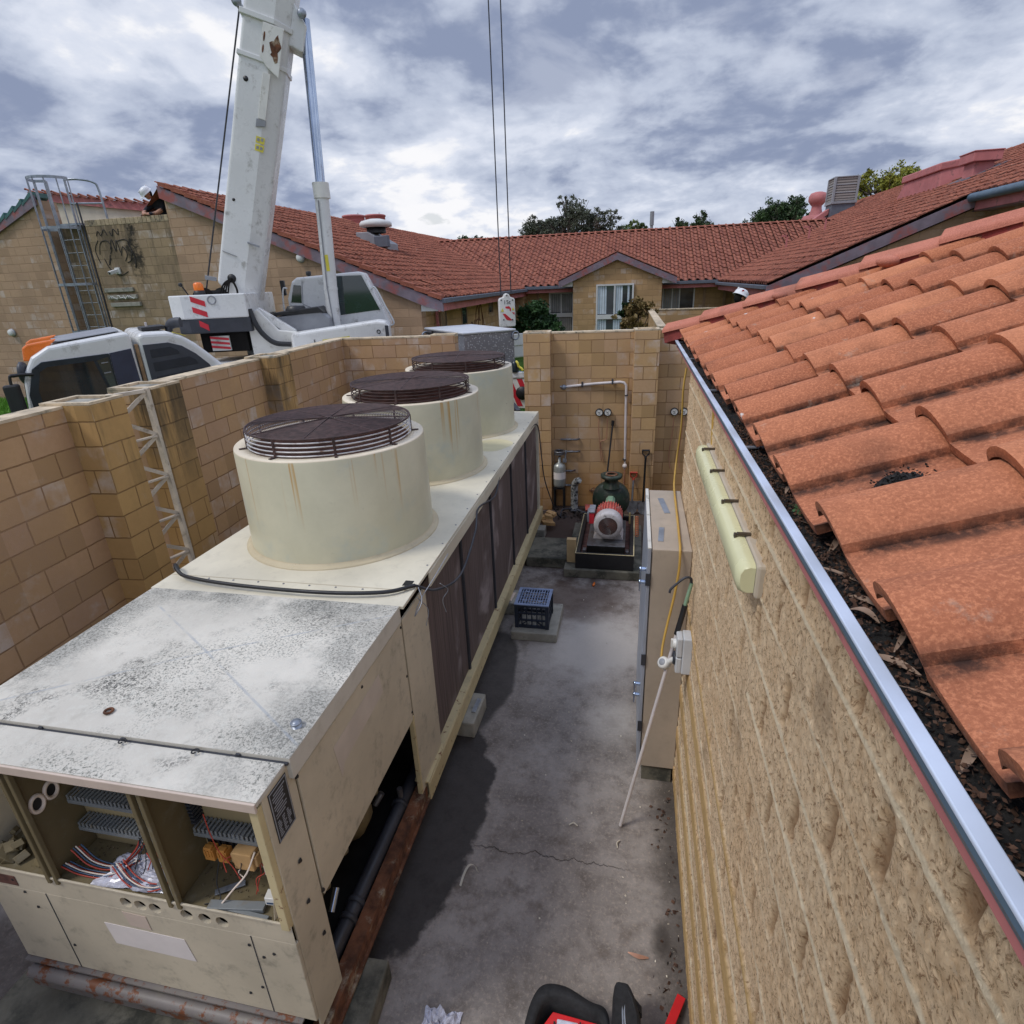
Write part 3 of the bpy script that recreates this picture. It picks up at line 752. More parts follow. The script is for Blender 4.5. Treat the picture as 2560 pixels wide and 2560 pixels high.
# leaf litter in the gutter
b = MB()
def chip(b, c, r, k=3):
    a = random.uniform(0, 2 * PI); e = V((math.cos(a), math.sin(a), random.gauss(0, .5))).normalized(); f = e.orthogonal(); f.rotate(Matrix.Rotation(random.uniform(0, 2 * PI), 3, e))
    L, w = r, r * random.uniform(.3, .8); c = V(c)
    b.add([c - e * L, c + f * w, c + e * L, c - f * w], [(0, 1, 2, 3)])
for i in range(11000):
    y = random.uniform(-.5, 2.3) if random.random() < .85 else random.uniform(2.3, 5.9); x = random.uniform(.37, .52)
    chip(b, (x, y, 3.146 + random.uniform(0, .014) + (x - .34) * .1), random.uniform(.002, .006))
tag(b.build('leaf_litter', m_litter), kind='stuff')
b = MB(); ny = 160
vs = []
for i in range(ny + 1):
    y = -1 + 6.9 * i / ny
    for x in (.366, .38, .405, .44, .53): vs.append((x, y, 3.142 + mnoise.fractal(V((x * 12, y * 6, 0)), 1, 2, 4) * .012 + (x - .33) * .1))
b.add(vs, [(i * 5 + k, i * 5 + k + 1, i * 5 + 6 + k, i * 5 + 5 + k) for i in range(ny) for k in range(4)], True)
tag(b.build('gutter_muck', m_litterblack), kind='stuff')
def leafmesh(L, w, bend):
    b = MB(); n = 7; vs = []
    for i in range(n + 1):
        q = i / n; ww = w * math.sin(PI * min(1, q * .92 + .04)) ** .8; z = bend * math.sin(PI * q); cv = bend * 1.2 * (q - .5) ** 2
        vs += [(q * L - L / 2, -ww + cv, z + ww * .3), (q * L - L / 2, cv, z), (q * L - L / 2, ww + cv, z + ww * .3)]
    b.add(vs, [(i * 3 + k, i * 3 + k + 1, i * 3 + 4 + k, i * 3 + 3 + k) for i in range(n) for k in (0, 1)], True); return b
LV = [leafmesh(.075, .006, .006), leafmesh(.055, .008, .010), leafmesh(.085, .0042, .004)]
spots = [(.375, .62, 0, .3), (.40, .55, 1, 1.2), (.385, .48, 0, 2.1), (.41, .5, 2, .6), (.37, .44, 2, 2.6), (.40, .42, 0, 1.7), (.43, .45, 1, .2), (.375, .72, 2, 2.9), (.36, .80, 0, 2.7), (.39, .86, 2, .5), (.36, .93, 1, 2.8), (.38, .98, 0, 2.4), (.365, 1.08, 2, 2.9), (.39, 1.2, 0, .6), (.37, 1.3, 2, 2.5), (.38, 1.55, 0, .8), (.37, 1.8, 2, 2.6), (.40, .38, 2, 2.2), (.42, .36, 0, .9)]
for (x, y, k, a) in spots:
    bb = MB(); bb.v = list(LV[k].v); bb.f = list(LV[k].f); bb.sm = list(LV[k].sm); bb.mi = list(LV[k].mi)
    o = bb.build('gum_leaf', m_leaf, None, local=True); o.location = (x + .035, y, 3.152 + random.uniform(0, .012)); o.rotation_euler = (random.gauss(0, .3), random.gauss(0, .12), PI / 2 + (a - 1.5) * .55)
    tag(o, 'dry brown gum leaf lying in the litter of the roof gutter', 'leaf', 'dry gum leaves in the gutter')
# weed growing in the gutter
t = T('gutter_weed', 'small green weed growing in the gutter below the tile edge', 'weed', (.42, 1.42, 3.13))
b = MB()
for i in range(13):
    a = i * 2.4; L = random.uniform(.03, .055); e = V((math.cos(a), math.sin(a), random.uniform(.3, 1.0))).normalized(); sd = e.cross(V((0, 0, 1))).normalized(); p = V((.42, 1.42, 3.15))
    vs = []
    for q in range(5):
        f = q / 4; w = .011 * math.sin(PI * min(.97, f * .8 + .2)); c = p + e * L * f - V((0, 0, .03 * f * f)); vs += [c - sd * w, c + sd * w]
    b.add(vs, [(2 * q, 2 * q + 1, 2 * q + 3, 2 * q + 2) for q in range(4)], True)
b.build('leaves', m_weed, t)
b = MB(); b.tube([(.42, 1.42, 3.12), (.421, 1.42, 3.155)], .006, 6); b.build('stem', m_weed, t)
# clump of black moss on the near tile
b = MB()
mc = V((.545, 1.255, 3.286))
b.ball(tuple(mc + V((0, 0, -.002))), .03, 14, 8, (1.35, 1.5, .35)); b.v = [(x + mnoise.noise(V((x * 60, y * 60, 1))) * .008, y + mnoise.noise(V((x * 60, y * 60, 5))) * .008, z + mnoise.noise(V((x * 90, y * 90, 2))) * .004 + (x - mc.x) * .42) for x, y, z in b.v]
for i in range(900):
    r = abs(random.gauss(0, .5)); a = random.uniform(0, 2 * PI); r = min(r, 1.1)
    chip(b, mc + V((math.cos(a) * r * .05, math.sin(a) * r * .055, random.uniform(-.004, .012) + math.cos(a) * r * .021)), random.uniform(.002, .0045))
tag(b.build('moss_clump', m_moss), 'clump of black moss stuck on the near roof tile', 'moss')
# ================================================================= chiller
CX0, CX1, CY0, CY1 = -3.08, -1.37, 1.42, 8.45
ZT = 1.87; YB = 2.85        # control box end
ch = T('air_chiller', 'long cream rooftop style chiller with three fan stacks and a gutted control box', 'chiller', (-2.2, 4.5, 0))
CH_IN = .015
def part(name, m, f, bevel=.003, parent=ch, **k):
    b = MB(); f(b); return b.build(name, m, parent, bevel, **k)
# lid of the control box (slightly domed in four creased facets)
def lid(b):
    x0, x1, y0, y1 = CX0 - .03, CX1 + .022, CY0 + .2, YB; z = ZT
    nx, ny = 12, 10; vs = []
    for j in range(ny + 1):
        for i in range(nx + 1):
            fx, fy = i / nx, j / ny; d = min(fx, 1 - fx, fy, 1 - fy) * 2
            vs.append((x0 + (x1 - x0) * fx, y0 + (y1 - y0) * fy, z + .012 + .022 * d))
    b.add(vs, [(j * (nx + 1) + i, j * (nx + 1) + i + 1, (j + 1) * (nx + 1) + i + 1, (j + 1) * (nx + 1) + i) for j in range(ny) for i in range(nx)])
    b.prism([(x0, y0, z - .1), (x1, y0, z - .1), (x1, y1, z - .1), (x0, y1, z - .1)], (0, 0, .1118))
lidp = part('lid', m_lid, lid, .002)
b = MB()
for x in (-2.63, -2.18, -1.6): b.box(x, CY0 + .192, ZT - .02, x + .02, CY0 + .2, ZT + .005)
b.box(CX0 - .02, CY0 + .188, ZT - .016, CX1 + .015, CY0 + .199, ZT - .006); b.build('seam', m_dkgrey, lidp)
for x in (-2.15, -1.78):      # two curled fixings at the seam
    b = MB(); b.tube([V((x + .02 * math.cos(a) * (1 - a / 9), CY0 + .17 + .02 * math.sin(a) * (1 - a / 9), ZT + .012)) for a in [i * .5 for i in range(13)]], .0035, 5); b.build('curled_clip', m_black, lidp)
b = MB(); b.lathe((-1.42, 1.80, ZT + .012), [(0, .03), (.02, .03), (.024, .0), (.03, 0)], 14); b.ring((-1.42, 1.80, ZT + .035), .022, .004, 16, 5); b.build('lifting_eye', m_galv, lidp)
b = MB(); b.ring((-2.36, 1.74, ZT + .025), .018, .006, 18, 6); b.build('rust_washer', m_rust, lidp)
part('front_shelf', m_lid, lambda b: b.box(CX0, CY0 - .012, ZT - .028, CX1 + .004, CY0 + .187, ZT - .004), .002)
part('front_lip', m_pinklabel, lambda b: b.box(CX0, CY0 - .024, ZT - .052, CX1 + .003, CY0 - .0125, ZT - .006), .003)
# compartments
PX = [CX0 + .02, -2.63, -1.955, CX1 - .02]; ZB = 1.12; DY = .235
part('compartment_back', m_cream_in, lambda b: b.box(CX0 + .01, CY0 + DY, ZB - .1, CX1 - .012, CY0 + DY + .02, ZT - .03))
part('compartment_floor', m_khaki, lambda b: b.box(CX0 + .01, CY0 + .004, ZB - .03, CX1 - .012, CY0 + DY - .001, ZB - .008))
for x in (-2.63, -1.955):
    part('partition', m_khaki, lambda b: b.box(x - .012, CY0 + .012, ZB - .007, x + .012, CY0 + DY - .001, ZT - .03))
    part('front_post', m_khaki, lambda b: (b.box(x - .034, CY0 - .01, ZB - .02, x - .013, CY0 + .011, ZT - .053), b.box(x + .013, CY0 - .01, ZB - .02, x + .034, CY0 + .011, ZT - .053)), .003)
part('corner_post', m_rustrail, lambda b: b.box(CX1 - .045, CY0 - .01, ZB - .02, CX1 - .006, CY0 + .03, ZT - .053), .003)
BZH = {1.50: 1.55, 1.60: 1.56}
b = MB()
for y in (1.50, 1.60):
    b.ring((-2.615, y, BZH[y]), .042, .011, 22, 6, (1, 0, 0))
b.build('cable_bush', m_whitewire, ch)
b = MB()
for y in (1.50, 1.60): b.lathe((-2.617, y, BZH[y]), [(0, .0), (.034, .0)], 18, (1, 0, 0))
b.build('bush_hole', m_black, ch)
def slotduct(x0, x1, y, z, m=m_duct, teeth=True, h=.05, d=.07):
    b = MB(); b.box(x0, y - d, z, x1, y, z + .006); b.box(x0, y - d, z + .007, x1, y - d + .006, z + h * .45)
    n = int((x1 - x0) / .022)
    for i in range(n):
        x = x0 + (i + .15) * (x1 - x0) / n; b.box(x, y - d + .001, z + h * .45 + .001, x + .011, y - d + .005, z + h); b.box(x, y - .006, z + .007, x + .011, y - .002, z + h)
        b.box(x, y - d + .0062, z + h - .004, x + .011, y - .0062, z + h)
    return b.build('wiring_duct', m, ch)
slotduct(-2.6, -1.99, CY0 + DY - .002, 1.44); slotduct(-2.6, -1.99, CY0 + DY - .002, 1.26)
slotduct(-1.92, -1.42, CY0 + DY - .002, 1.36, m_duct)
b = MB()
for i in range(14): b.box(-1.93, CY0 + DY - .06, 1.42 + i * .022, -1.905, CY0 + DY - .003, 1.431 + i * .022)
b.build('wiring_duct', m_dkgrey, ch)
# mixed switchgear left behind
part('terminal_strip', m_black, lambda b: (b.box(-1.88, CY0 + DY - .05, 1.27, -1.44, CY0 + DY - .003, 1.35), [b.box(-1.86 + i * .035, CY0 + DY - .06, 1.28, -1.84 + i * .035, CY0 + DY - .051, 1.34) for i in range(12)]), .002)
for x in (-1.86, -1.79):
    part('relay_base', m_orangeblk, lambda b: (b.box(x, 1.60, 1.26, x + .05, 1.66, 1.325), [b.box(x + .004 + k * .016, 1.594, 1.285, x + .013 + k * .016, 1.599, 1.322) for k in range(3)], b.box(x + .006, 1.598, 1.326, x + .044, 1.63, 1.34)), .003)
part('transformer', m_timber, lambda b: (b.box(-1.70, 1.585, 1.25, -1.60, 1.68, 1.35), b.box(-1.718, 1.6, 1.27, -1.701, 1.665, 1.33), b.box(-1.599, 1.6, 1.27, -1.584, 1.665, 1.33)), .005)
part('contactor', m_pinklabel, lambda b: (b.box(-1.53, 1.56, 1.27, -1.44, 1.65, 1.33), b.box(-1.52, 1.575, 1.331, -1.45, 1.63, 1.35)), .004)
part('fuse_holder', m_grey, lambda b: (b.box(-1.74, 1.66, 1.36, -1.66, 1.72, 1.40), b.box(-1.735, 1.655, 1.372, -1.665, 1.659, 1.39)), .003)
# junk terminals in the left bay
b = MB()
for i in range(34):
    x = random.uniform(-3.02, -2.68); y = random.uniform(1.48, 1.72); z = 1.11 + random.uniform(0, .2) * (y - 1.4) * 3
    s = random.uniform(.018, .05); c = V((x, y, z)); e = V((math.cos(i), math.sin(i), .2)).normalized(); f = e.orthogonal().normalized(); b.obox(c, e * s, f * s * .7, e.cross(f) * s * .55)
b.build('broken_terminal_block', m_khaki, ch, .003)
# lower front panel with knock-out holes
hx = [-2.245, -2.165, -2.085, -1.915, -1.82, -1.73]
def lower(b):
    z0, z1 = .43, 1.0; b.box(CX0, CY0, z0, CX1, CY0 + .02, z1)
part('lower_front_panel', m_cream_dirty, lower, .004)
def strip_with_holes(b):          # flat strip: square cells with round holes
    z0, z1, y = 1.001, 1.122, CY0; cz = 1.055; r = .033; n = 16
    xs = [CX0] + [v for h in hx for v in (h - .038, h + .038)] + [CX1]
    for i in range(0, len(xs), 2): b.quad((xs[i], y, z0), (xs[i + 1], y, z0), (xs[i + 1], y, z1), (xs[i], y, z1))
    for h in hx:
        sq = []; ci = []
        for k in range(n):
            a = 2 * PI * k / n; c, s_ = math.cos(a), math.sin(a); m = max(abs(c), abs(s_)); 
            sq.append((h + .038 * c / m, y, (z0 + z1) / 2 + (z1 - z0) / 2 * s_ / m)); ci.append((h + r * c, y, cz + r * s_))
        b.add(sq + ci + [(p[0], p[1] + .02, p[2]) for p in ci], [(k, (k + 1) % n, n + (k + 1) % n, n + k) for k in range(n)] + [(n + k, n + (k + 1) % n, 2 * n + (k + 1) % n, 2 * n + k) for k in range(n)])
part('knockout_strip', m_cream_dirty, strip_with_holes, 0)
part('dark_void', m_blackmat, lambda b: b.box(CX0 + .03, CY0 + .05, .5, CX1 - .05, CY0 + .06, ZB - .04), 0)
part('sill_lip', m_cream_dirty, lambda b: b.box(CX0 + .01, CY0 - .006, ZB + .003, CX1 - .046, CY0 + .003, ZB + .016), .002)
for x in (-2.73, -1.60): part('panel_joint', m_dkgrey, lambda b: b.box(x, CY0 - .0025, .435, x + .004, CY0 - .0005, .998), 0)
part('blank_label', m_label, lambda b: b.prism([(-2.43, CY0 - .003, .87), (-1.98, CY0 - .003, .865), (-1.955, CY0 - .003, .71), (-2.41, CY0 - .003, .72)], (0, .002, 0)), 0)
part('small_label', m_pinklabel, lambda b: b.prism([(-2.29, CY0 - .003, .985), (-2.16, CY0 - .003, .98), (-2.155, CY0 - .003, .885), (-2.27, CY0 - .003, .89)], (0, .002, 0)), 0)
b = MB()
for (x, z) in ((-2.86, .98), (-2.82, .88), (-2.70, .62), (-1.62, .93), (-1.5, .9), (-1.56, .86), (-1.62, .62), (-1.7, .55), (-2.9, 1.06)): b.lathe((x, CY0 - .001, z), [(0, .005), (.006, .004), (.009, 0)], 8, (0, -1, 0))
b.build('screws', m_black, ch)
part('red_plate', m_darkrust, lambda b: b.box(-3.05, CY0 - .003, 1.02, -2.88, CY0 - .001, 1.085), 0)
# left side (closed)
part('left_side_panel', m_cream_dirty, lambda b: b.box(CX0, CY0 + .021, .36, CX0 + .012, CY1, ZT - .13))
# right side of the control section
XR = CX1
part('front_side_panel', m_cream_dirty, lambda b: b.box(XR - .012, CY0 + .0215, .34, XR, 1.655, ZT - .03), .003)
part('rating_plate', m_black, lambda b: b.box(XR + .0005, 1.475, 1.56, XR + .003, 1.60, 1.825), 0)
b = MB()
for (y0, y1, z0, z1) in ((1.478, 1.597, 1.563, 1.568), (1.478, 1.597, 1.817, 1.822), (1.478, 1.483, 1.57, 1.815), (1.592, 1.597, 1.57, 1.815)): b.box(XR + .0032, y0, z0, XR + .0042, y1, z1)
for i in range(9):
    z = 1.795 - i * .0145; b.box(XR + .0032, 1.492 + (.01 if i % 3 == 0 else 0), z, XR + .0038, 1.585 - random.uniform(0, .04), z + .006)
for i in range(8):
    for j in range(3): b.box(XR + .0032, 1.492 + j * .032, 1.58 + i * .011, XR + .0038, 1.492 + j * .032 + random.uniform(.012, .026), 1.586 + i * .011)
b.build('plate_print', m_grey, ch)
part('side_access_panel', m_cream_dirty, lambda b: b.box(XR - .008, 1.665, .985, XR + .006, 2.875, ZT - .125), .003)
part('paler_patch', m_ghost, lambda b: b.prism([(XR + .0065, 1.95, 1.62), (XR + .0065, 2.5, 1.64), (XR + .0065, 2.52, 1.5), (XR + .0065, 2.02, 1.46), (XR + .0065, 1.98, 1.4)], (.001, 0, 0)), 0)
b = MB()
for (y, z) in ((1.66, 1.74), (1.66, 1.02), (2.86, 1.72), (2.86, 1.35), (2.87, 1.05), (1.56, 1.35), (1.55, 1.1), (1.6, .8), (2.3, 1.71)): part('rusted_fixing', m_black, lambda b: b.lathe((XR + .004, y, z), [(0, .009), (.006, .008), (.010, .002), (.013, 0)], 9, (1, 0, 0)), 0)
part('opening_edge', m_rustrail, lambda b: b.box(XR - .03, 2.878, .3, XR + .004, 2.9, 1.0), .003)
part('corner_panel', m_cream_dirty, lambda b: b.box(XR - .012, 2.9005, .2, XR + .004, 3.33, ZT - .12), .003)
# machinery inside the open bay
part('bay_back', m_blackmat, lambda b: b.box(-2.3, 1.72, .2, -2.28, 3.3, ZT - .2), 0)  # bay panels coloured black to stand in for the shade inside
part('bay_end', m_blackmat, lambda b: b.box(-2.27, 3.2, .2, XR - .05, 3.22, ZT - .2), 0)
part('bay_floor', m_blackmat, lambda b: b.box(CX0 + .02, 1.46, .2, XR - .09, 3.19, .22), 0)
def pipes(b):
    b.tube([(-1.5, 1.5, .30), (-1.49, 3.15, .30)], .045, 14)
    for y in (1.95, 2.05, 2.75): b.lathe((-1.498, y, .30), [(.045, 0), (.056, 0), (.056, .03), (.045, .03)], 16, (0, 1, 0))
part('bay_pipe', m_dkgrey, pipes, 0)
part('compressor_casting', m_khaki, lambda b: (b.lathe((-1.80, 1.6, .50), [(0, 0), (.2, 0), (.22, .03), (.22, .3), (.17, .33), (.17, .8), (.22, .84), (.22, .95), (0, .95)], 20, (0, 1, 0)), [b.lathe((-1.80 + .2 * math.cos(a), 1.59, .50 + .2 * math.sin(a)), [(0, -.02), (.018, -.02), (.018, 0)], 6, (0, 1, 0)) for a in [k * PI / 5 for k in range(10)]], [b.ball((-1.595, 1.75 + .11 * k, .56 + .03 * (k % 2)), .028, 8, 5) for k in range(10)]), 0)
part('chrome_nipple', m_chrome, lambda b: b.tube([(-1.56, 1.92, .42), (-1.57, 2.02, .48)], .02, 10), 0)
part('valve_fitting', m_steel, lambda b: b.tube([(-1.5, 2.8, .28), (-1.5, 2.8, .42)], .02, 8), 0); part('valve_fitting', m_steel, lambda b: b.tube([(-1.6, 2.62, .45), (-1.56, 2.66, .52)], .022, 8), 0)
# condenser section
part('condenser_top', m_cream, lambda b: b.prism([(CX0 - .05, YB + .003, ZT - .012), (CX1 + .045, YB + .003, ZT - .012), (CX1 + .0, CY1 + .02, ZT - .012), (CX0 - .05, CY1 + .02, ZT - .012)], (0, 0, .022)), .003)
part('top_edge', m_cream, lambda b: b.prism([(CX1 + .034, 3.335, ZT - .12), (CX1 + .046, 3.335, ZT - .12), (CX1 + .002, CY1 + .02, ZT - .12), (CX1 - .01, CY1 + .02, ZT - .12)], (0, 0, .1075)), .002)
part('square_hole_patch', m_black, lambda b: b.box(-1.43, 3.10, ZT + .0105, -1.37, 3.17, ZT + .0115), 0)  # flush black patch stands in for the dark of an open hole
b = MB()
for i in range(9): b.lathe((-3.0 + i * .19, 3.02, ZT + .01), [(0, .005), (.006, .004), (.008, 0)], 8)
for i in range(14): b.lathe((-1.36 - .04 * i / 14, 3.4 + i * .36, ZT + .01), [(0, .005), (.006, .004), (.008, 0)], 8)
b.build('roof_screws', m_steel, ch)
part('top_seam', m_cream_dirty, lambda b: b.box(CX0 - .04, 3.04, ZT + .0102, CX1 + .03, 3.046, ZT + .0125), 0)
part('tan_water_stain', M('dried_water_stain', hexl(206, 196, 158), .5, var=.06), lambda b: (b.add([(-1.62 + .22 * math.cos(a) * (1 + .12 * math.sin(3 * a)), 6.55 + .28 * math.sin(a), ZT + .0108) for a in [k * PI / 12 for k in range(24)]], [tuple(range(24))])), 0)
yd = [3.335, 4.27, 5.36, 6.42, 7.4, 8.36]
for i in range(5):
    part('condenser_coil', m_coil, lambda b: b.box(XR - .06, yd[i] + .012, .35, XR - .03, yd[i + 1] - .012, ZT - .13), 0)
for y in yd[1:-1]: part('coil_divider', m_dkgrey, lambda b: (b.box(XR - .06, y - .011, .35, XR - .012, y + .004, ZT - .13), b.box(XR - .012, y + .0045, .35, XR - .008, y + .013, ZT - .13)), 0)
part('end_post', m_cream, lambda b: b.box(XR - .055, 8.37, .34, XR + .0, CY1, ZT - .12), .003)
part('rear_panel', m_cream, lambda b: b.box(CX0 + .013, CY1 - .02, .36, XR - .056, CY1, ZT - .12), 0)
# base frame
part('base_rail', m_rustrail, lambda b: (b.box(XR - .08, 2.95, .335, XR + .03, 8.5, .349), b.box(XR + .022, 2.95, .2, XR + .036, 8.5, .334), b.box(XR - .08, 2.95, .18, XR + .036, 8.5, .199)), .002)
part('base_rail', m_rust, lambda b: (b.box(XR - .07, 1.32, .29, XR + .012, 2.949, .305), b.box(XR + .0, 1.32, .2, XR + .012, 2.949, .289), b.box(XR - .07, 1.32, .18, XR + .028, 2.949, .199)), .002)
part('base_rail', m_rustrail, lambda b: b.box(CX0, 1.5, .18, CX0 + .1, 8.5, .35), .002)
part('front_channel', m_bluerail, lambda b: (b.box(CX0 - .0, CY0 - .02, .413, XR - .071, CY0 + .03, .424), b.tube([(CX0 + .05, CY0 - .035, .372), (XR - .02, CY0 - .035, .372)], .034, 14), b.box(CX0 - .02, CY0 - .02, .2, XR - .071, CY0 - .010, .338)), 0)
# fan stacks
def stack(y, zt, k):
    cx = -2.25; zb = ZT + .012
    b = MB(); n = 72
    b.lathe((cx, y, 0), [(.708, zb), (.700, zt - .02), (.696, zt)], n)
    st = b.build('fan_stack', m_stack_list[k], ch)
    part('rolled_rim', m_rim, lambda b: b.lathe((cx, y, 0), [(.697, zt - .004), (.695, zt + .004), (.60, zt - .002), (.585, zt - .03), (.585, zt - .3)], n), 0, st)
    part('base_flange', m_flange, lambda b: b.lathe((cx, y, 0), [(.75, zb - .012), (.752, zb + .004), (.735, zb + .012), (.716, zb + .014), (.708, zb + .03)], n), 0, st)
    part('shroud_inside', m_darkrust, lambda b: b.lathe((cx, y, 0), [(.58, zt - .28), (.56, zt - .6), (0.0, zt - .61)], 40), 0, st)
    def blades(b):
        b.lathe((cx, y, zt - .5), [(0, .14), (.1, .13), (.12, .1), (.12, 0)], 20)
        for j in range(5):
            a0 = j * 2 * PI / 5 + k * .4; vs = []
            for q in range(6):
                r = .11 + .44 * q / 5; w = .35 - .12 * q / 5; tl = .5 - .25 * q / 5
                for e in (-1, 1):
                    a = a0 + e * w; vs.append((cx + r * math.cos(a), y + r * math.sin(a), zt - .42 + e * tl * .16))
            b.add(vs, [(2 * q, 2 * q + 1, 2 * q + 3, 2 * q + 2) for q in range(5)], True)
    part('fan', m_darkrust, blades, 0, st)
    # wire guard: dense concentric wires on top, four hoops and posts round the side
    zg = zt + .128; rg = .60
    hoops = m_guardw if k == 0 else m_guard
    def sides(b):
        for q, z in enumerate((zt + .012, zt + .042, zt + .072, zt + .102)): b.ring((cx, y, z), rg, .0055, 84, 5)
    gd = part('fan_guard', m_guard, lambda b: [b.ring((cx, y, zg + .012 * (1 - (r / rg) ** 2)), r, .0034 if k == 0 else .0046, 64 if r > .2 else 28, 4) for r in [rg * (q + 1) / 50 for q in range(50)]], 0, st)
    part('guard_hoop', hoops, sides, 0, gd)
    part('guard_rim', m_guard, lambda b: b.ring((cx, y, zg), rg, .0075, 84, 6), 0, gd)
    def posts(b):
        for q in range(9):
            a = q * 2 * PI / 9 + .35 + k; c, s_ = math.cos(a), math.sin(a)
            b.bar((cx + rg * c * 1.012, y + rg * s_ * 1.012, zt + .004), (cx + rg * c * 1.012, y + rg * s_ * 1.012, zg), .018, .006, (c, s_, 0))
            b.bar((cx + rg * c, y + rg * s_, zt + .007), (cx + (rg + .06) * c, y + (rg + .06) * s_, zt + .007), .02, .006)
        for q in range(4):
            a = q * PI / 4 + .2; b.tube([(cx + rg * math.cos(a), y + rg * math.sin(a), zg + .004), (cx, y, zg + .02), (cx - rg * math.cos(a), y - rg * math.sin(a), zg + .004)], .0045, 5)
    part('guard_bracket', m_guard, posts, 0, gd)
    part('lower_mesh', m_darkrust, lambda b: [b.bar((cx - math.sqrt(max(0, .578 ** 2 - d * d)), y + d, zt - .02), (cx + math.sqrt(max(0, .578 ** 2 - d * d)), y + d, zt - .02), .004, .004) for d in [-.56 + q * .02 for q in range(57)]], 0, gd)
m_rim = painted('rust_tinged_rim', hexl(226, 212, 186), .5, .5, .3)
m_flange = painted('rusty_flange', hexl(198, 184, 152), .55, .55, .4)
def stackmat(seed):
    s = NT('stack_paint'); o = s.xyz()
    c = s.mix(s.ramp(s.noise(1.3, 6, .6, s.map((1, 1, 1), (seed, 0, 0))), .32, .72), hexl(192, 188, 162), hexl(212, 207, 180))
    c = s.mix(s.ramp(s.noise(2.2, 5, .65, s.map((1, 1, 1), (0, seed, 3))), .54, .74, 0, .55), c, hexl(176, 186, 178))
    c = s.mix(s.ramp(s.noise(18, 7, .75), .6, .75, 0, .35), c, hexl(150, 150, 126))
    st = s.noise(1, 3, .5, s.map((13, 13, .12), (seed * 1.7, 0, 0)))
    zz = s.math('ADD', o[2], s.math('MULTIPLY', s.noise(1, 2, .5, s.map((9, 9, .1), (seed, 4, 0))), .9))
    c = s.mix(s.math('MULTIPLY', s.ramp(st, .615, .68, 0, .8), s.ramp(zz, 2.62, 3.1)), c, hexl(184, 140, 66))
    dots = s.noise(23, 3, .5, s.map((1, 1, 1), (seed, 8, 1)))
    c = s.mix(s.ramp(dots, .765, .79), c, hexl(96, 74, 48))
    return s.fin(c, .42, 0, s.bump(s.noise(6, 3), .08, .01), .4)
m_stack_list = [stackmat(1.3), stackmat(5.1), stackmat(8.2)]
for k, (y, zt) in enumerate(((3.96, 2.65), (5.68, 2.67), (7.44, 2.69))): stack(y, zt, k)

# cables lying on the chiller
b = MB(); b.tube(bez([(-3.2, 3.35, 1.2), (-3.14, 3.12, 1.885), (-2.95, 2.97, 1.915), (-2.5, 2.90, 1.917), (-1.9, 2.885, 1.917), (-1.5, 2.95, 1.91), (-1.33, 3.08, 1.90)]), .013, 8)
tag(b.build('black_hose', m_black), 'thick black hose lying across the chiller behind its lichened lid', 'hose')
b = MB(); b.tube(bez([(-1.33, 3.08, 1.90), (-1.25, 3.25, 1.78), (-1.22, 3.7, 1.66), (-1.26, 4.3, 1.74), (-1.33, 4.7, 1.80), (-1.32, 5.3, 1.70), (-1.36, 5.8, 1.80), (-1.36, 6.6, 1.76), (-1.37, 7.6, 1.79), (-1.36, 8.3, 1.70), (-1.33, 8.42, 1.2), (-1.3, 8.5, .8), (-1.22, 8.65, .4), (-1.12, 8.85, .03), (-1.0, 8.9, .015)], 10), .009, 7)
tag(b.build('grey_cable', m_dkgrey), 'thin dark cable looped along the coil side of the chiller to the floor', 'cable')
b = MB(); b.tube(bez([(-1.30, 3.06, 1.90), (-1.26, 3.0, 1.84), (-1.28, 2.94, 1.78), (-1.31, 2.98, 1.74), (-1.3, 3.08, 1.80), (-1.24, 3.2, 1.90), (-1.2, 3.4, 1.98)]), .003, 5); b.tube(bez([(-1.3, 3.02, 1.85), (-1.25, 3.06, 1.74), (-1.27, 3.05, 1.62)]), .003, 5); b.tube(bez([(-1.24, 3.3, 1.80), (-1.21, 3.36, 1.72), (-1.24, 3.32, 1.66), (-1.23, 3.34, 1.55)]), .003, 5)
tag(b.build('tie_wire', m_galv), 'twisted pale tie wire hanging off the chiller corner', 'wire')

# loose wires and scraps in the control compartments
def wires(name, label, lines, mats, r=.0042):
    t = T(name, label, 'wires', lines[0][0], 'loose wire bundles in the control box')
    for i, L in enumerate(lines):
        b = MB(); b.tube(bez(L, 6), r, 6); b.build('strand', mats[i % len(mats)], t)
def bund(pts, n, sp):
    return [[(p[0] + sp * (i - n / 2) * .6, p[1] + sp * (i - n / 2), p[2] + .004 * (i % 3)) for p in pts] for i in range(n)]
rwb = [m_redwire, m_bluewire, m_whitewire, m_redwire, m_bluewire]
wires('wire_bundle', 'red white and blue wires curling at the left of the middle compartment', bund([(-2.56, 1.56, 1.23), (-2.47, 1.55, 1.15), (-2.36, 1.58, 1.125), (-2.27, 1.66, 1.2), (-2.25, 1.72, 1.28)], 5, .011), rwb)
wires('wire_bundle', 'red white and blue wires with a pale cut end by the left partition', bund([(-2.6, 1.5, 1.16), (-2.5, 1.5, 1.125), (-2.36, 1.52, 1.12), (-2.26, 1.6, 1.16)], 5, .010), rwb)
wires('wire_bundle', 'longest red white and blue wire bundle in the centre of the compartment floor', bund([(-2.32, 1.54, 1.19), (-2.24, 1.50, 1.14), (-2.14, 1.48, 1.125), (-2.04, 1.51, 1.14), (-1.99, 1.58, 1.2)], 6, .010), rwb)
wires('wire_bundle', 'short red white and blue wires against the middle partition', bund([(-2.15, 1.60, 1.26), (-2.10, 1.58, 1.2), (-2.03, 1.60, 1.19), (-1.98, 1.66, 1.24)], 5, .010), rwb)
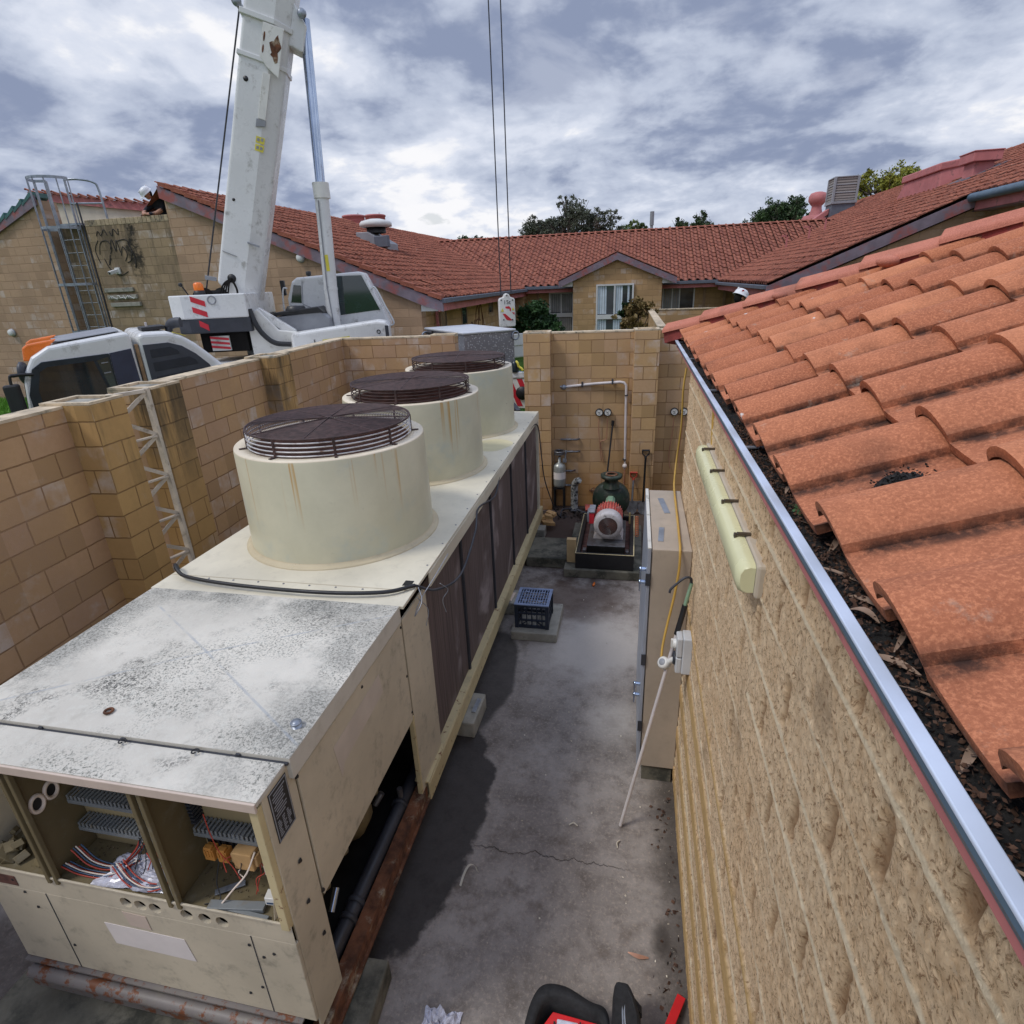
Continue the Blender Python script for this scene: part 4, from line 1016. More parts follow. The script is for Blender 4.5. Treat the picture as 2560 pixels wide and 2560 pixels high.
b = MB(); b.tube(bez([(-1.76, 1.56, 1.60), (-1.755, 1.56, 1.48), (-1.745, 1.57, 1.36), (-1.70, 1.57, 1.28), (-1.66, 1.55, 1.22)]), .003, 5); tag(b.build('red_wire', m_redwire), 'single red wire standing up in the right compartment', 'wire')
b = MB(); b.tube(bez([(-1.58, 1.60, 1.37), (-1.62, 1.55, 1.27), (-1.68, 1.50, 1.2), (-1.73, 1.46, 1.14)]), .0045, 6); tag(b.build('cream_wire', m_whitewire), 'cream wire drooping over the transformer to the compartment floor', 'wire')
b = MB(); b.tube(bez([(-1.80, 1.62, 1.26), (-1.79, 1.54, 1.18), (-1.75, 1.48, 1.14), (-1.82, 1.45, 1.12)]), .0035, 6); tag(b.build('black_wire', m_black), 'thin black wire trailing over the right compartment floor', 'wire')
b = MB(); b.obox((-1.75, 1.53, 1.125), V((.055, .035, .0)), V((-.008, .012, 0)), (0, 0, .003)); tag(b.build('metal_strip', m_galv, None, .001), 'short bent silver strip lying on the right compartment floor', 'metal strip')
b = MB(); b.obox((-1.66, 1.455, 1.128), V((.13, .018, 0)), V((-.003, .02, 0)), (0, 0, .012)); tag(b.build('duct_cover', m_duct, None, .002), 'grey duct cover lying behind the right compartment sill', 'duct cover', 'loose duct covers in the control box')
b = MB(); b.obox((-1.62, 1.437, 1.124), V((.13, -.004, 0)), V((0, .009, 0)), (0, 0, .006)); tag(b.build('duct_cover', m_duct, None, .002), 'thin grey duct cover against the sill of the right compartment', 'duct cover', 'loose duct covers in the control box')
b = MB(); b.obox((-2.03, 1.47, 1.135), V((.06, -.028, .0)), V((.01, .022, 0)), (0, 0, .008)); tag(b.build('duct_cover', m_grey, None, .002), 'wide grey cover piece leaning at the middle partition', 'duct cover', 'loose duct covers in the control box')
t = T('white_carton', 'small white carton with a blue stripe lying in the right compartment', 'carton', (-1.47, 1.52, 1.12))
b = MB(); b.obox((-1.47, 1.52, 1.18), V((.05, .006, 0)), V((-.004, .03, 0)), (0, 0, .022)); b.build('carton', m_white2, t, .002)
b = MB(); b.obox((-1.475, 1.4895, 1.17), V((.035, .004, 0)), V((0, .0008, 0)), (0, 0, .006)); b.build('stripe', m_bluewire, t)
t = T('warning_tag', 'white danger tag with a red mark leaning in the right compartment corner', 'tag', (-1.42, 1.45, 1.12))
b = MB(); b.obox((-1.43, 1.46, 1.195), V((.012, .035, .0)), V((-.0012, .0005, 0)), (.012, 0, .07)); b.build('card', m_paper, t, .001)
b = MB(); b.obox((-1.4345, 1.4575, 1.165), V((.006, .016, .0)), V((-.0012, .0005, 0)), (.004, 0, .018)); b.build('red_mark', m_redwire, t)
def crumple(cx, cy, z, rx, ry, h, n=22, sd=0):
    b = MB(); vs = []
    for j in range(n + 1):
        for i in range(n + 1):
            u, v = i / n * 2 - 1, j / n * 2 - 1; d = max(0, 1 - (u * u + v * v) * .75); q = V((u * 2.3, v * 2.3, sd))
            w = abs(mnoise.noise(q * 1.7)) + .6 * abs(mnoise.noise(q * 4))
            k = 1 + .35 * mnoise.noise(q * .9)
            vs.append((cx + u * rx * k, cy + v * ry * k, z + h * (.15 + d * .5) * w * 1.6))
    b.add(vs, [(j * (n + 1) + i, j * (n + 1) + i + 1, (j + 1) * (n + 1) + i + 1, (j + 1) * (n + 1) + i) for j in range(n) for i in range(n)])
    return b
b = crumple(-2.2, 1.53, 1.116, .2, .085, .06, sd=3)
tag(b.build('plastic_wrap', m_clear), 'crumpled clear plastic wrap under the wires in the middle compartment', 'plastic wrap')

for o in list(bpy.data.objects):        # the gutted gear sits inside the shallow compartments
    n = o.name.split('.')[0]
    if o.type == 'MESH' and n in ('cable_bush', 'bush_hole', 'relay_base', 'transformer', 'contactor', 'fuse_holder', 'broken_terminal_block', 'strand', 'red_wire', 'cream_wire', 'black_wire', 'carton', 'stripe'):
        w0 = root_loc(o.parent).y if o.parent else 0
        for v in o.data.vertices: v.co.y = CY0 + .0 + (v.co.y + w0 - CY0) * .72 - w0

# dust, clippings and odd ends on the compartment floors
b = MB()
for i in range(420):
    x = random.choice([random.uniform(-3.04, -2.67), random.uniform(-2.59, -2.0), random.uniform(-1.92, -1.42)]); chip(b, (x, CY0 + .03 + random.random() ** .7 * .19, ZB - .004 + random.uniform(0, .008)), random.uniform(.002, .009))
tag(b.build('swarf_litter', m_dirt2), kind='stuff')
for (x0, label) in ((-1.60, 'tangle of thin dark wires under the wiring duct in the right compartment'), (-2.12, 'few thin dark wires hanging from the lower duct in the middle compartment')):
    t = T('wire_tangle', label, 'wires', (x0, 1.6, 1.3), 'dark wire tangles in the control box')
    for k in range(7):
        b = MB(); p = V((x0 + random.uniform(-.16, .14), 1.63, 1.30 + random.uniform(0, .05))); P = [p]
        for q in range(4): p = p + V((random.gauss(0, .035), -.02 - random.uniform(0, .02), -.035 + random.gauss(0, .02))); p.z = max(p.z, ZB + .004); P.append(V(p))
        b.tube(bez(P, 5), .0026, 5); b.build('strand', random.choice([m_black, m_black, m_dkgrey, m_redwire, m_whitewire]), t)
# ================================================================= things in the yard
def slab(name, label, c, hx, hy, z0, z1, rz=0, m=m_conc, group=None, cat='concrete block', bv=.012):
    b = MB(); b.box(-hx, -hy, z0, hx, hy, z1); b.xf(Matrix.Translation((c[0], c[1], 0)) @ Matrix.Rotation(rz, 4, 'Z'))
    return tag(b.build(name, m, None, bv), label, cat, group)
G_ = 'concrete blocks carrying the chiller'
slab('concrete_slab', 'mossy concrete slab under the front channel of the chiller', (-2.25, 1.33), 1.02, .17, 0, .155, 0, m_concdark, G_)
slab('concrete_block', 'mossy concrete block under the near right corner of the chiller', (-1.30, 1.66), .085, .22, 0, .16, .05, m_concdark, G_)
slab('concrete_block', 'pale concrete block under the chiller rail, nearest the post panel', (-1.38, 3.98), .15, .2, 0, .16, -.03, m_conc, G_)
slab('concrete_block', 'pale concrete block with a timber shim beside the milk crate', (-1.42, 5.95), .17, .16, 0, .16, .05, m_conc, G_)
slab('concrete_block', 'small concrete block under the rail beyond the flat slab', (-1.36, 8.1), .12, .1, 0, .15, 0, m_conc, G_)
for y in (2.2, 5, 7.5): slab('concrete_block', 'hidden concrete block under the wall side rail of the chiller', (CX0 + .08, y), .12, .2, 0, .18, 0, m_conc, G_)
b = MB(); b.obox((-1.33, 5.93, .168), V((.012, .1, 0)), V((.02, -.003, 0)), (0, 0, .006)); tag(b.build('timber_shim', m_pinklabel, None, .002), 'pale timber shim lying on the block by the crate', 'shim')
b = MB(); b.obox((-1.27, 4.0, .168), V((.006, .09, 0)), V((.018, -.002, 0)), (0, 0, .005)); tag(b.build('steel_packer', m_galv, None, .002), 'flat steel packer lying on the pale block under the rail', 'packer')
b = MB()
for k in range(5): b.obox((-1.2 + random.gauss(0, .05), 8.42 + random.gauss(0, .1), .05 + .06 * k), V((random.uniform(.05, .1), random.gauss(0, .03), 0)), V((random.gauss(0, .02), .05, 0)), (0, 0, .028))
tag(b.build('rubble_pile', m_timber, None, .006), 'small heap of broken brick at the far end of the chiller', 'rubble')
slab('floor_slab', 'flat low concrete slab on the floor left of the pump base', (-1.08, 7.40), .28, .34, 0, .15, 0, m_concdark, None, 'concrete slab')
slab('crate_plinth', 'square concrete block under the dark blue milk crate', (-.965, 5.62), .255, .33, 0, .11, 0, m_conc, None, 'concrete block')

# milk crate, upside down
t = T('milk_crate', 'dark blue upturned milk crate standing on a concrete block', 'crate', (-1.0, 5.56, .11))
cx0, cx1, cy0, cy1, z0, z1 = -1.165, -.825, 5.39, 5.73, .112, .40
def crate_frame(b):
    for (x, y) in ((cx0, cy0), (cx1, cy0), (cx0, cy1), (cx1, cy1)): b.box(x - .02, y - .02, z0, x + .02, y + .02, z1)
    for (y) in (cy0, cy1):
        for z, h in ((z0, .03), (.20, .016), (.285, .016), (z1 - .03, .03)): b.box(cx0 + .021, y - .012, z, cx1 - .021, y + .012, z + h)
        for i in range(1, 6): x = cx0 + (cx1 - cx0) * i / 6; b.box(x - .005, y - .009, z0 + .031, x + .005, y + .009, z1 - .031)
        for sx in (-1, 1): b.bar(((cx0 + cx1) / 2 + sx * .03, y, .275), ((cx0 + cx1) / 2 + sx * .11, y, z1 - .03), .008, .02, (0, 1, 0)); b.bar(((cx0 + cx1) / 2 + sx * .12, y, z0 + .03), ((cx0 + cx1) / 2 + sx * .05, y, .2), .008, .02, (0, 1, 0))
    for (x) in (cx0, cx1):
        for z, h in ((z0, .03), (.20, .016), (.285, .016), (z1 - .03, .03)): b.box(x - .012, cy0 + .021, z, x + .012, cy1 - .021, z + h)
        for i in range(1, 6): y = cy0 + (cy1 - cy0) * i / 6; b.box(x - .009, y - .005, z0 + .031, x + .009, y + .005, z1 - .031)
b = MB(); crate_frame(b); b.build('side_lattice', m_crate, t)
def crate_top(b):
    z = z1 + .001; h = .012
    b.box(cx0 - .022, cy0 - .022, z, cx1 + .022, cy0 + .012, z + h); b.box(cx0 - .022, cy1 - .012, z, cx1 + .022, cy1 + .022, z + h)
    b.box(cx0 - .022, cy0 + .0121, z, cx0 + .012, cy1 - .0121, z + h); b.box(cx1 - .012, cy0 + .0121, z, cx1 + .022, cy1 - .0121, z + h)
    for i in range(1, 11): x = cx0 + (cx1 - cx0) * i / 11; b.box(x - .0045, cy0 + .0122, z, x + .0045, cy1 - .0122, z + h - .002)
    for i in range(1, 6): y = cy0 + (cy1 - cy0) * i / 6; b.box(cx0 + .0122, y - .004, z - .012, cx1 - .0122, y + .004, z - .0005)
    for sx in (-.09, .09):
        for sy in (-.1, .1): b.box((cx0 + cx1) / 2 + sx - .028, (cy0 + cy1) / 2 + sy - .01, z + h, (cx0 + cx1) / 2 + sx + .028, (cy0 + cy1) / 2 + sy + .01, z + h + .002)
b = MB(); crate_top(b); b.build('base_grid', m_cratetop, t, .002)

# pump set on its plinth
slab('pump_plinth', 'low stained concrete plinth under the red and green pump', (-.30, 7.62), .51, .8, 0, .12, 0, m_concdark, None, 'concrete plinth', .01)
t = T('water_pump', 'faded red motor coupled to a dark green pump on a black base frame', 'pump', (-.27, 7.5, .12))
def frame(b):
    for (x0, y0, x1, y1) in ((-.66, 6.86, .10, 6.92), (-.66, 8.2, .10, 8.26), (-.66, 6.921, -.60, 8.199), (.04, 6.921, .10, 8.199)): b.box(x0, y0, .122, x1, y1, .34)
b = MB(); frame(b); b.build('base_frame', m_black, t, .006)
b = MB(); [b.box(*q) for q in ((-.662, 6.858, .3405, .102, 6.87, .346), (-.662, 8.25, .3405, .102, 8.262, .346), (-.662, 6.8701, .3405, -.65, 8.2499, .346), (.09, 6.8701, .3405, .102, 8.2499, .346))]; b.build('rusty_edge', m_rustrail, t, .002)
b = MB(); b.box(-.599, 6.921, .25, .039, 8.199, .27); b.build('tray', m_darkrust, t)
b = MB(); b.box(-.52, 6.98, .271, -.02, 7.9, .40); b.build('bedplate', m_blackmat, t, .01)
b = MB(); b.box(-.52, 6.985, .4005, -.02, 7.9, .409); b.box(-.575, 7.0, .272, -.53, 7.08, .33); b.box(-.01, 7.0, .272, .03, 7.08, .33); b.build('steel_top', m_steel, t, .004)
mc = V((-.25, 0, .66)); mr = .185
b = MB(); b.lathe((mc.x, 7.06, mc.z), [(.0, .0), (.12, .0), (.125, .004)], 32, (0, 1, 0)); b.build('fan_grille', m_darkrust, t)
b = MB(); b.lathe((mc.x, 7.06, mc.z), [(.125, -.004), (.165, .0), (.185, .02), (.19, .05), (.19, .16), (.178, .17)], 36, (0, 1, 0)); b.build('fan_cowl', m_motorend, t)
b = MB()
for q in range(8): b.ring((mc.x, 7.057, mc.z), .02 + q * .0145, .002, 28, 4, (0, 1, 0))
b.build('cowl_rings', m_steel, t)
b = MB(); b.lathe((mc.x, 7.232, mc.z), [(.15, 0), (.155, .02), (.155, .34), (.12, .37), (.06, .38), (.06, .40), (0, .40)], 36, (0, 1, 0))
for q in range(30):
    a = 2 * PI * q / 30
    if -2.3 < a - PI * 1.5 < -.0 and False: continue
    b.bar((mc.x + .165 * math.cos(a), 7.25, mc.z + .165 * math.sin(a)), (mc.x + .165 * math.cos(a), 7.55, mc.z + .165 * math.sin(a)), .036, .007, (-math.sin(a), 0, math.cos(a)))
b.build('finned_motor', m_redmotor, t)
b = MB(); b.box(mc.x - .26, 7.26, .6, mc.x - .19, 7.5, .76); b.build('terminal_box', m_red, t, .008)
b = MB(); b.box(mc.x - .268, 7.25, .7605, mc.x - .185, 7.51, .785); b.box(mc.x - .29, 7.28, .62, mc.x - .261, 7.48, .75); b.build('box_lid', m_galv, t, .006)
b = MB(); b.prism([(mc.x - .2, 7.2, .41), (mc.x - .13, 7.2, .56), (mc.x + .13, 7.2, .56), (mc.x + .2, 7.2, .41)], (0, .36, 0)); b.build('motor_foot', m_motorend, t, .004)
b = MB(); b.lathe((mc.x, 7.635, mc.z), [(.085, 0), (.085, .06)], 24, (0, 1, 0)); b.lathe((mc.x, 7.635, mc.z), [(0, 0), (.085, 0)], 24, (0, 1, 0)); b.build('coupling_ring', m_brass, t)
b = MB(); b.prism([(mc.x - .065, 7.70, .56), (mc.x - .065, 7.70, .74), (mc.x - .03, 7.70, .78), (mc.x + .03, 7.70, .78), (mc.x + .065, 7.70, .74), (mc.x + .065, 7.70, .56)], (0, .2, 0)); b.lathe((mc.x, 7.80, .782), [(0, .004), (.018, .003), (.02, 0)], 10); b.build('bearing_housing', m_greenlight, t, .008)
pz = .68
b = MB(); b.lathe((mc.x, 7.9, pz), [(.0, 0), (.10, .0), (.15, .02), (.2, .05), (.255, .07), (.27, .1), (.27, .2), (.22, .23), (0, .24)], 36, (0, 1, 0))
b.lathe((mc.x, 8.0, pz), [(.13, .2), (.10, .28), (.09, .34), (.15, .345), (.155, .36), (.155, .39), (.1, .395), (.085, .36)], 28)
b.lathe((mc.x, 8.0, pz), [(0, .365), (.09, .37)], 20)
b.build('volute_casing', m_greenpump, t)
b = MB(); b.ring((mc.x, 8.0, pz + .393), .075, .014, 24, 6); b.build('outlet_ring', m_rust, t)
b = MB(); b.box(mc.x - .17, 7.93, .411, mc.x + .17, 8.1, .46); b.prism([(mc.x - .2, 7.96, .46), (mc.x - .12, 7.96, .6), (mc.x + .12, 7.96, .6), (mc.x + .2, 7.96, .46)], (0, .08, 0)); b.build('pump_foot', m_greenpump, t, .006)
b = MB()
for (x, y) in ((-.29 + mc.x, 7.9), (.28 + mc.x, 7.92)): b.tube([(x, y, .35), (x, y, .52)], .012, 8)
b.build('stud', m_brass, t)
b = MB(); b.box(-.79, 7.02, .122, -.665, 7.10, .46); b.box(-.74, 7.101, .122, -.68, 7.3, .3)
b.build('fibre_board', m_tan, None, .003); bpy.data.objects['fibre_board'].location = (0, 0, 0); tag(bpy.data.objects['fibre_board'], 'tan offcut of board standing on the plinth beside the pump frame', 'board')
b = MB()
for i in range(11):
    y = 6.95 + i * .06; b.ring((.125, y, .60), .02, .006, 12, 5, (0, 1, .25))
tag(b.build('orange_conduit', m_orangedull), 'orange corrugated conduit beside the pump behind the cabinet door', 'conduit')
b = MB(); b.lathe((-.40, 6.60, .016), [(0, 0), (.014, .004), (.016, .05), (.008, .09), (0, .092)], 10, (.1, 1, .02)); tag(b.build('orange_plug', m_orange), 'small orange plug lying on the floor in front of the pump', 'plug')

# far wall services
def wy(x, d=0): return on_b(x).y - d
t = T('water_pipe', 'white water pipe with a tap end and an elbow fixed to the far wall', 'pipe', (-.1, 9.5, .7))
y1 = wy(-.5, .045)
b = MB(); b.tube([(-1.05, y1, 2.08), (-.6, y1, 2.125), (-.2, y1, 2.15), (-.14, y1, 2.14), (-.105, y1, 2.10), (-.10, y1, 2.03), (-.09, y1, 1.4), (-.08, y1, .86)], .022, 10); b.build('pipe_run', m_pvc, t)
b = MB(); b.lathe((-1.10, y1 + .02, 2.07), [(0, 0), (.04, 0), (.045, .02), (.03, .045), (0, .05)], 16, (0, -1, 0)); b.tube([(-1.16, y1, 2.08), (-1.05, y1, 2.075)], .016, 8); b.build('tap_end', m_galv, t)
b = MB(); [b.box(x - .012, y1 - .03, z - .03, x + .012, y1 + .04, z + .05) for x, z in ((-.80, 2.105), (-.32, 2.145))]; b.box(-.12, y1 - .03, 1.93, -.07, y1 + .04, 1.95); b.box(-.12, y1 - .03, .86, -.06, y1 + .04, .88); b.build('saddle', m_dkgrey, t)
b = MB(); b.ball((-.08, y1 - .01, .76), .042, 12, 8); b.tube([(-.08, y1, .86), (-.08, y1, .70)], .016, 8); b.build('valve', m_pvc, t)
b = MB(); b.tube([(-.08, y1, .72), (-.085, y1, .45), (-.10, y1, .2), (-.115, y1, .02)], .013, 8); b.build('tail_pipe', m_copper, t)
def gauge(x, z, label, tl):
    y = wy(x, .0); t = T('pressure_gauge', label, 'gauge', (x, y, z), 'pressure gauges on the far wall')
    b = MB(); b.lathe((x, y - .012, z), [(.0, 0), (.052, 0), (.062, .01), (.064, .04), (.056, .05), (.05, .048)], 26, (0, -1, 0)); b.build('bezel', m_black, t)
    b = MB(); b.lathe((x, y - .056, z), [(0, .0), (.05, 0)], 26, (0, -1, 0)); b.build('dial', m_white2, t)
    b = MB(); b.bar((x - .028, y - .060, z + .016), (x + .012, y - .060, z - .008), .006, .003, (0, 1, 0)); b.bar((x - .02, y - .0595, z - .025), (x + .02, y - .0595, z - .025), .004, .002, (0, 1, 0)); b.ball((x, y - .061, z), .007, 8, 5, (1, .3, 1)); b.build('needle', m_black, t)
    b = MB(); b.tube(bez([(x, y - .03, z - .06), (x - .005, y - .03, z - .3), *[(x + a, y - .03, z + c) for a, c in tl]]), .007, 6); b.build('capillary_tube', m_copper, t)
    b = MB(); b.tube([(x, y - .03, z - .05), (x, y - .03, z - .09)], .014, 8); b.build('stem', m_brass, t)
gauge(-.52, 1.66, 'black rimmed pressure gauge farthest left on the end wall', [(.02, -.55), (.04, -.82)])
gauge(-.385, 1.66, 'black rimmed pressure gauge left of the white drop pipe', [(-.02, -.45), (-.1, -.5), (-.09, -.62), (-.05, -.84)])
gauge(.67, 1.66, 'black rimmed pressure gauge right of the far pier, with a hanging tube', [(-.04, -.7), (-.02, -.9), (0, -.97)])
gauge(.82, 1.66, 'black rimmed pressure gauge partly hidden by the rough block corner', [(-.03, -.7), (-.01, -.95)])
# stainless tank on its stand
t = T('dosing_tank', 'silver cylindrical tank with a white label and collar on a black stand', 'tank', (-1.17, 9.28, 0))
tx, ty = -1.165, 9.29
b = MB(); b.lathe((tx, ty, 0), [(0, .40), (.07, .40), (.10, .42), (.105, .46), (.105, .76), (.09, .80), (.04, .83), (.025, .84), (.025, .92), (0, .92)], 24); b.build('shell', m_silver, t)
b = MB(); b.lathe((tx, ty, 0), [(.1056, .56), (.1056, .68)], 24, (0, 0, 1), True, PI * 1.0, PI * 2.0); b.build('label', m_label, t)
b = MB(); b.ring((tx, ty, 1.03), .085, .012, 26, 6); b.lathe((tx, ty, 0), [(.088, .98), (.088, 1.04)], 24); [b.bar((tx + .08 * c, ty + .08 * s_, .82), (tx + .085 * c, ty + .085 * s_, 1.0), .02, .006, (c, s_, 0)) for c, s_ in ((1, 0), (-1, 0), (0, 1))]; b.build('collar', m_steel, t)
b = MB(); b.box(tx + .06, ty - .02, .84, tx + .12, ty + .02, .9); b.tube([(tx + .1, ty, .88), (tx + .115, ty, 1.05)], .012, 8); b.build('valve', m_galv, t)
b = MB(); [b.box(tx + sx - .012, ty + sy - .012, 0, tx + sx + .012, ty + sy + .012, .42) for sx in (-.08, .08) for sy in (-.08, .08)]; b.box(tx - .09, ty - .09, .385, tx + .09, ty + .09, .399); b.build('stand', m_black, t)
for (x, z, L, lab) in ((-1.0, 1.21, .3, 'uppermost grey pipe stub sticking out of the end wall by the tank'), (-.97, 1.0, .26, 'second grey pipe stub from the top on the end wall, with an orange stain'), (-1.0, .66, .16, 'third pipe stub from the top on the end wall beside the tank'), (-1.02, .40, .16, 'lowest pipe stub on the end wall beside the tank')):
    y = wy(x); b = MB(); b.tube([(x - L / 2, y - .05, z), (x + L / 2 - .05, y - .05, z), (x + L / 2, y - .02, z), (x + L / 2, y + .02, z)], .016, 8); b.tube([(x - .02, y - .05, z), (x + .02, y - .05, z)], .021, 8)
    tag(b.build('pipe_stub', m_steel), lab, 'pipe stub', 'pipe stubs on the end wall')
t = T('lagged_pipe', 'upright pipe with peeling white lagging and an open elbow by the end wall', 'pipe', (-.9, 9.2, 0))
b = MB(); b.tube([(-.90, 9.2, .02), (-.90, 9.2, .42), (-.89, 9.18, .50), (-.86, 9.14, .56), (-.81, 9.08, .60)], [.062, .06, .06, .056, .05], 12); b.build('lagging', m_lagging, t)
b = MB(); b.lathe((-.90, 9.2, 0), [(.0, .02), (.1, .02), (.1, .05), (.064, .05)], 18); b.tube(bez([(-.86, 9.15, .05), (-.7, 9.05, .03), (-.62, 8.98, .05)]), .022, 8); b.tube(bez([(-.94, 9.15, .06), (-1.08, 9.0, .10), (-1.1, 8.85, .03)]), .012, 7); b.build('base_flange', m_dkgrey, t)
b = MB()
for i in range(160):
    chip(b, (-.88 + random.gauss(0, .22), 8.98 + random.gauss(0, .12), .008 + random.uniform(0, .04)), random.uniform(.01, .04))
tag(b.build('debris_heap', m_dirt), 'dark heap of dirt and scraps round the lagged pipe', 'debris')
b = MB(); b.obox((-.58, 9.25, .05), V((.14, .01, 0)), V((-.01, .06, .03)), (0, -.01, .02)); tag(b.build('red_plate', m_redmotor, None, .01), 'dark red plate lying against the foot of the end wall', 'plate')
b = MB(); b.tube([(-.41, 9.05, .02), (-.30, wy(-.3, .03), 1.46)], [.014, .014], 8); b.tube([(-.303, wy(-.3, .03) - .005, 1.44), (-.296, wy(-.3, .03) - .004, 1.52)], .024, 8); tag(b.build('digging_bar', m_black), 'long black bar leaning on the end wall behind the pump', 'bar')
b = MB(); x = -.47; b.ring((x - .12, wy(x, .03), .30), .045, .008, 16, 5, (0, 1, 0)); b.tube([(x - .2, wy(x, .03), .3), (x + .0, wy(x, .03), .3)], .012, 7); b.tube([(x - .12, wy(x, .0), .30), (x - .12, wy(x, .07), .30)], .014, 7); tag(b.build('wall_valve', m_rust), 'rusty hand valve low on the end wall behind the pump', 'valve')
def shovel(x, hz, m, mh, label):
    y = wy(x, .2); t = T('shovel', label, 'shovel', (x, y - .1, 0), 'shovels against the far pier')
    p0, p1 = V((x, y - .14, .22)), V((x + .01, y - .03, hz)); d = (p1 - p0).normalized()
    b = MB(); b.tube([p0, p1], .017, 8); b.build('shaft', m, t)
    b = MB(); q = p1 + d * .02; b.tube([p1, q], .02, 8); b.tube([q, q + V((-.05, 0, .05)), q + V((-.055, 0, .11))], .011, 7); b.tube([q, q + V((.05, 0, .05)), q + V((.055, 0, .11))], .011, 7); b.tube([q + V((-.06, 0, .11)), q + V((.06, 0, .11))], .016, 8); b.build('handle', mh, t)
    b = MB(); w = .09; vs = []
    for k in range(6):
        f = k / 5; ww = w * (1 - max(0, f - .55) ** 2 * 3.5); zz = .23 - f * .22; yy = y - .15 - f * .05
        vs += [(x - ww, yy + .012, zz), (x, yy + .028, zz), (x + ww, yy + .012, zz)]
    b.add(vs, [(3 * k + i, 3 * k + i + 1, 3 * k + i + 4, 3 * k + i + 3) for k in range(5) for i in (0, 1)], True)
    b.add([(v[0], v[1] - .004, v[2]) for v in vs], [(3 * k + i + 3, 3 * k + i + 4, 3 * k + i + 1, 3 * k + i) for k in range(5) for i in (0, 1)], True); b.build('blade', m_steel, t)
shovel(.06, .56, m_steel, m_shovred, 'short shovel with a faded red handle leaning on the far pier')
shovel(.24, .94, m_blackmat, m_black, 'taller shovel with a black D handle leaning on the far pier')

# electrical cabinet on the right wall
t = T('electrical_cabinet', 'tall taupe electrical cabinet against the rough block wall', 'cabinet', (.28, 4.1, 0))
kx0, kx1, ky0, ky1, kz0, kz1 = .168, .425, 3.55, 4.72, .15, 2.02
b = MB(); b.box(kx0, ky0, kz0, kx1, ky1, kz1); b.build('body', m_cab, t, .006)
b = MB(); b.box(kx0 + .015, ky0 + .015, 0, kx1 - .015, ky1 - .02, kz0 - .0005); b.build('plinth', m_concdark, t, .004)
for (ya, yb) in ((ky0 - .004, 4.12), (4.135, ky1)):
    b = MB(); b.box(kx0 - .028, ya, kz0 + .02, kx0 - .004, yb, kz1 + .002); o = b.build('door', m_cabdoor, t, .004)
    b = MB(); b.box(kx0 - .0285, ya, kz1 + .0025, kx0 - .004, yb, kz1 + .012); b.build('door_cap', m_white2, o, .002)
for z in (.75, 1.72):
    for dz in (0, .10):
        b = MB(); y = ky0 + .1; b.tube([(kx0 - .029, y, z + dz), (kx0 - .06, y, z + dz)], .014, 10); b.ball((kx0 - .066, y, z + dz), .017, 10, 7, (.8, 1, 1)); b.tube([(kx0 - .068, y, z + dz), (kx0 - .068, y - .01, z + dz - .07)], [.007, .004], 7); b.build('door_latch', m_chrome, t)
b = MB(); [b.box(kx0 - .034, ky0 - .012, z, kx0 - .002, ky0 - .0045, z + .09) for z in (.5, 1.1, 1.75)]; b.build('hinge', m_dkgrey, t)
b = MB(); b.obox((.275, 4.36, kz1 + .002), V((.020, -.16, 0)), V((.022, .003, 0)), (0, 0, .0012)); tag(b.build('metal_strip', m_galv), 'longer flat silver strip lying on the back of the cabinet top', 'metal strip')
b = MB(); b.obox((.235, 3.80, kz1 + .002), V((-.008, -.12, 0)), V((.018, -.001, 0)), (0, 0, .0012)); tag(b.build('metal_strip', m_galv), 'shorter flat silver strip lying on the front of the cabinet top', 'metal strip')
b = MB(); b.box(kx0 - .0035, ky0 - .003, kz0 + .03, kx0 - .0005, ky0 - .0012, kz1 - .02); b.build('door_gap', m_black, t)

# wall light, socket, extension cable, rod
t = T('wall_light', 'yellowed batten wall light with bronze clips under the gutter', 'light fitting', (.43, 2.4, 2.8))
ly0, ly1 = 1.72, 3.2
b = MB(); b.box(.405, ly0, 2.725, .45, ly1, 2.845); b.build('backing_tray', m_lightbase, t, .01)
def diff(b):
    pr = [(.404, 2.84), (.385, 2.842), (.362, 2.834), (.350, 2.81), (.349, 2.77), (.357, 2.742), (.38, 2.73), (.404, 2.732)]
    n = len(pr); ss = [(ly0 + .015, .8), (ly0 + .03, .97), (ly0 + .08, 1.0), (ly1 - .08, 1), (ly1 - .03, .97), (ly1 - .015, .8)]; vs = []
    for y, k in ss:
        for (x, z) in pr: vs.append((.404 + (x - .404) * k, y, 2.785 + (z - 2.785) * k))
    b.add(vs, [(i * n + k, i * n + k + 1, (i + 1) * n + k + 1, (i + 1) * n + k) for i in range(len(ss) - 1) for k in range(n - 1)], True)
    b.add(vs[:n], [tuple(range(n))]); b.add(vs[-n:], [tuple(range(n))[::-1]])
b = MB(); diff(b); b.build('diffuser', m_diff, t)
for y in (1.95, 2.28, 2.68, 3.05):
    b = MB(); b.box(.378, y, 2.8455, .44, y + .02, 2.853); b.box(.368, y, 2.830, .3775, y + .02, 2.851); b.build('clip', m_clip, t, .002)
b = MB(); b.tube(bez([(.43, 3.15, 2.815), (.427, 3.17, 2.92), (.427, 3.2, 3.06)]), .007, 6); b.build('supply_cable', m_yellowcable, t)
t = T('power_outlet', 'pale grey weatherproof socket box with a white plug in it on the rough wall', 'socket', (.43, 3.22, 1.45))
b = MB(); b.box(.37, 3.155, 1.335, .43, 3.27, 1.60); b.build('box', m_socket, t, .008)
b = MB(); b.box(.333, 3.16, 1.338, .3695, 3.265, 1.452); b.box(.333, 3.16, 1.458, .3695, 3.265, 1.597); b.build('cover', m_socket, t, .008)
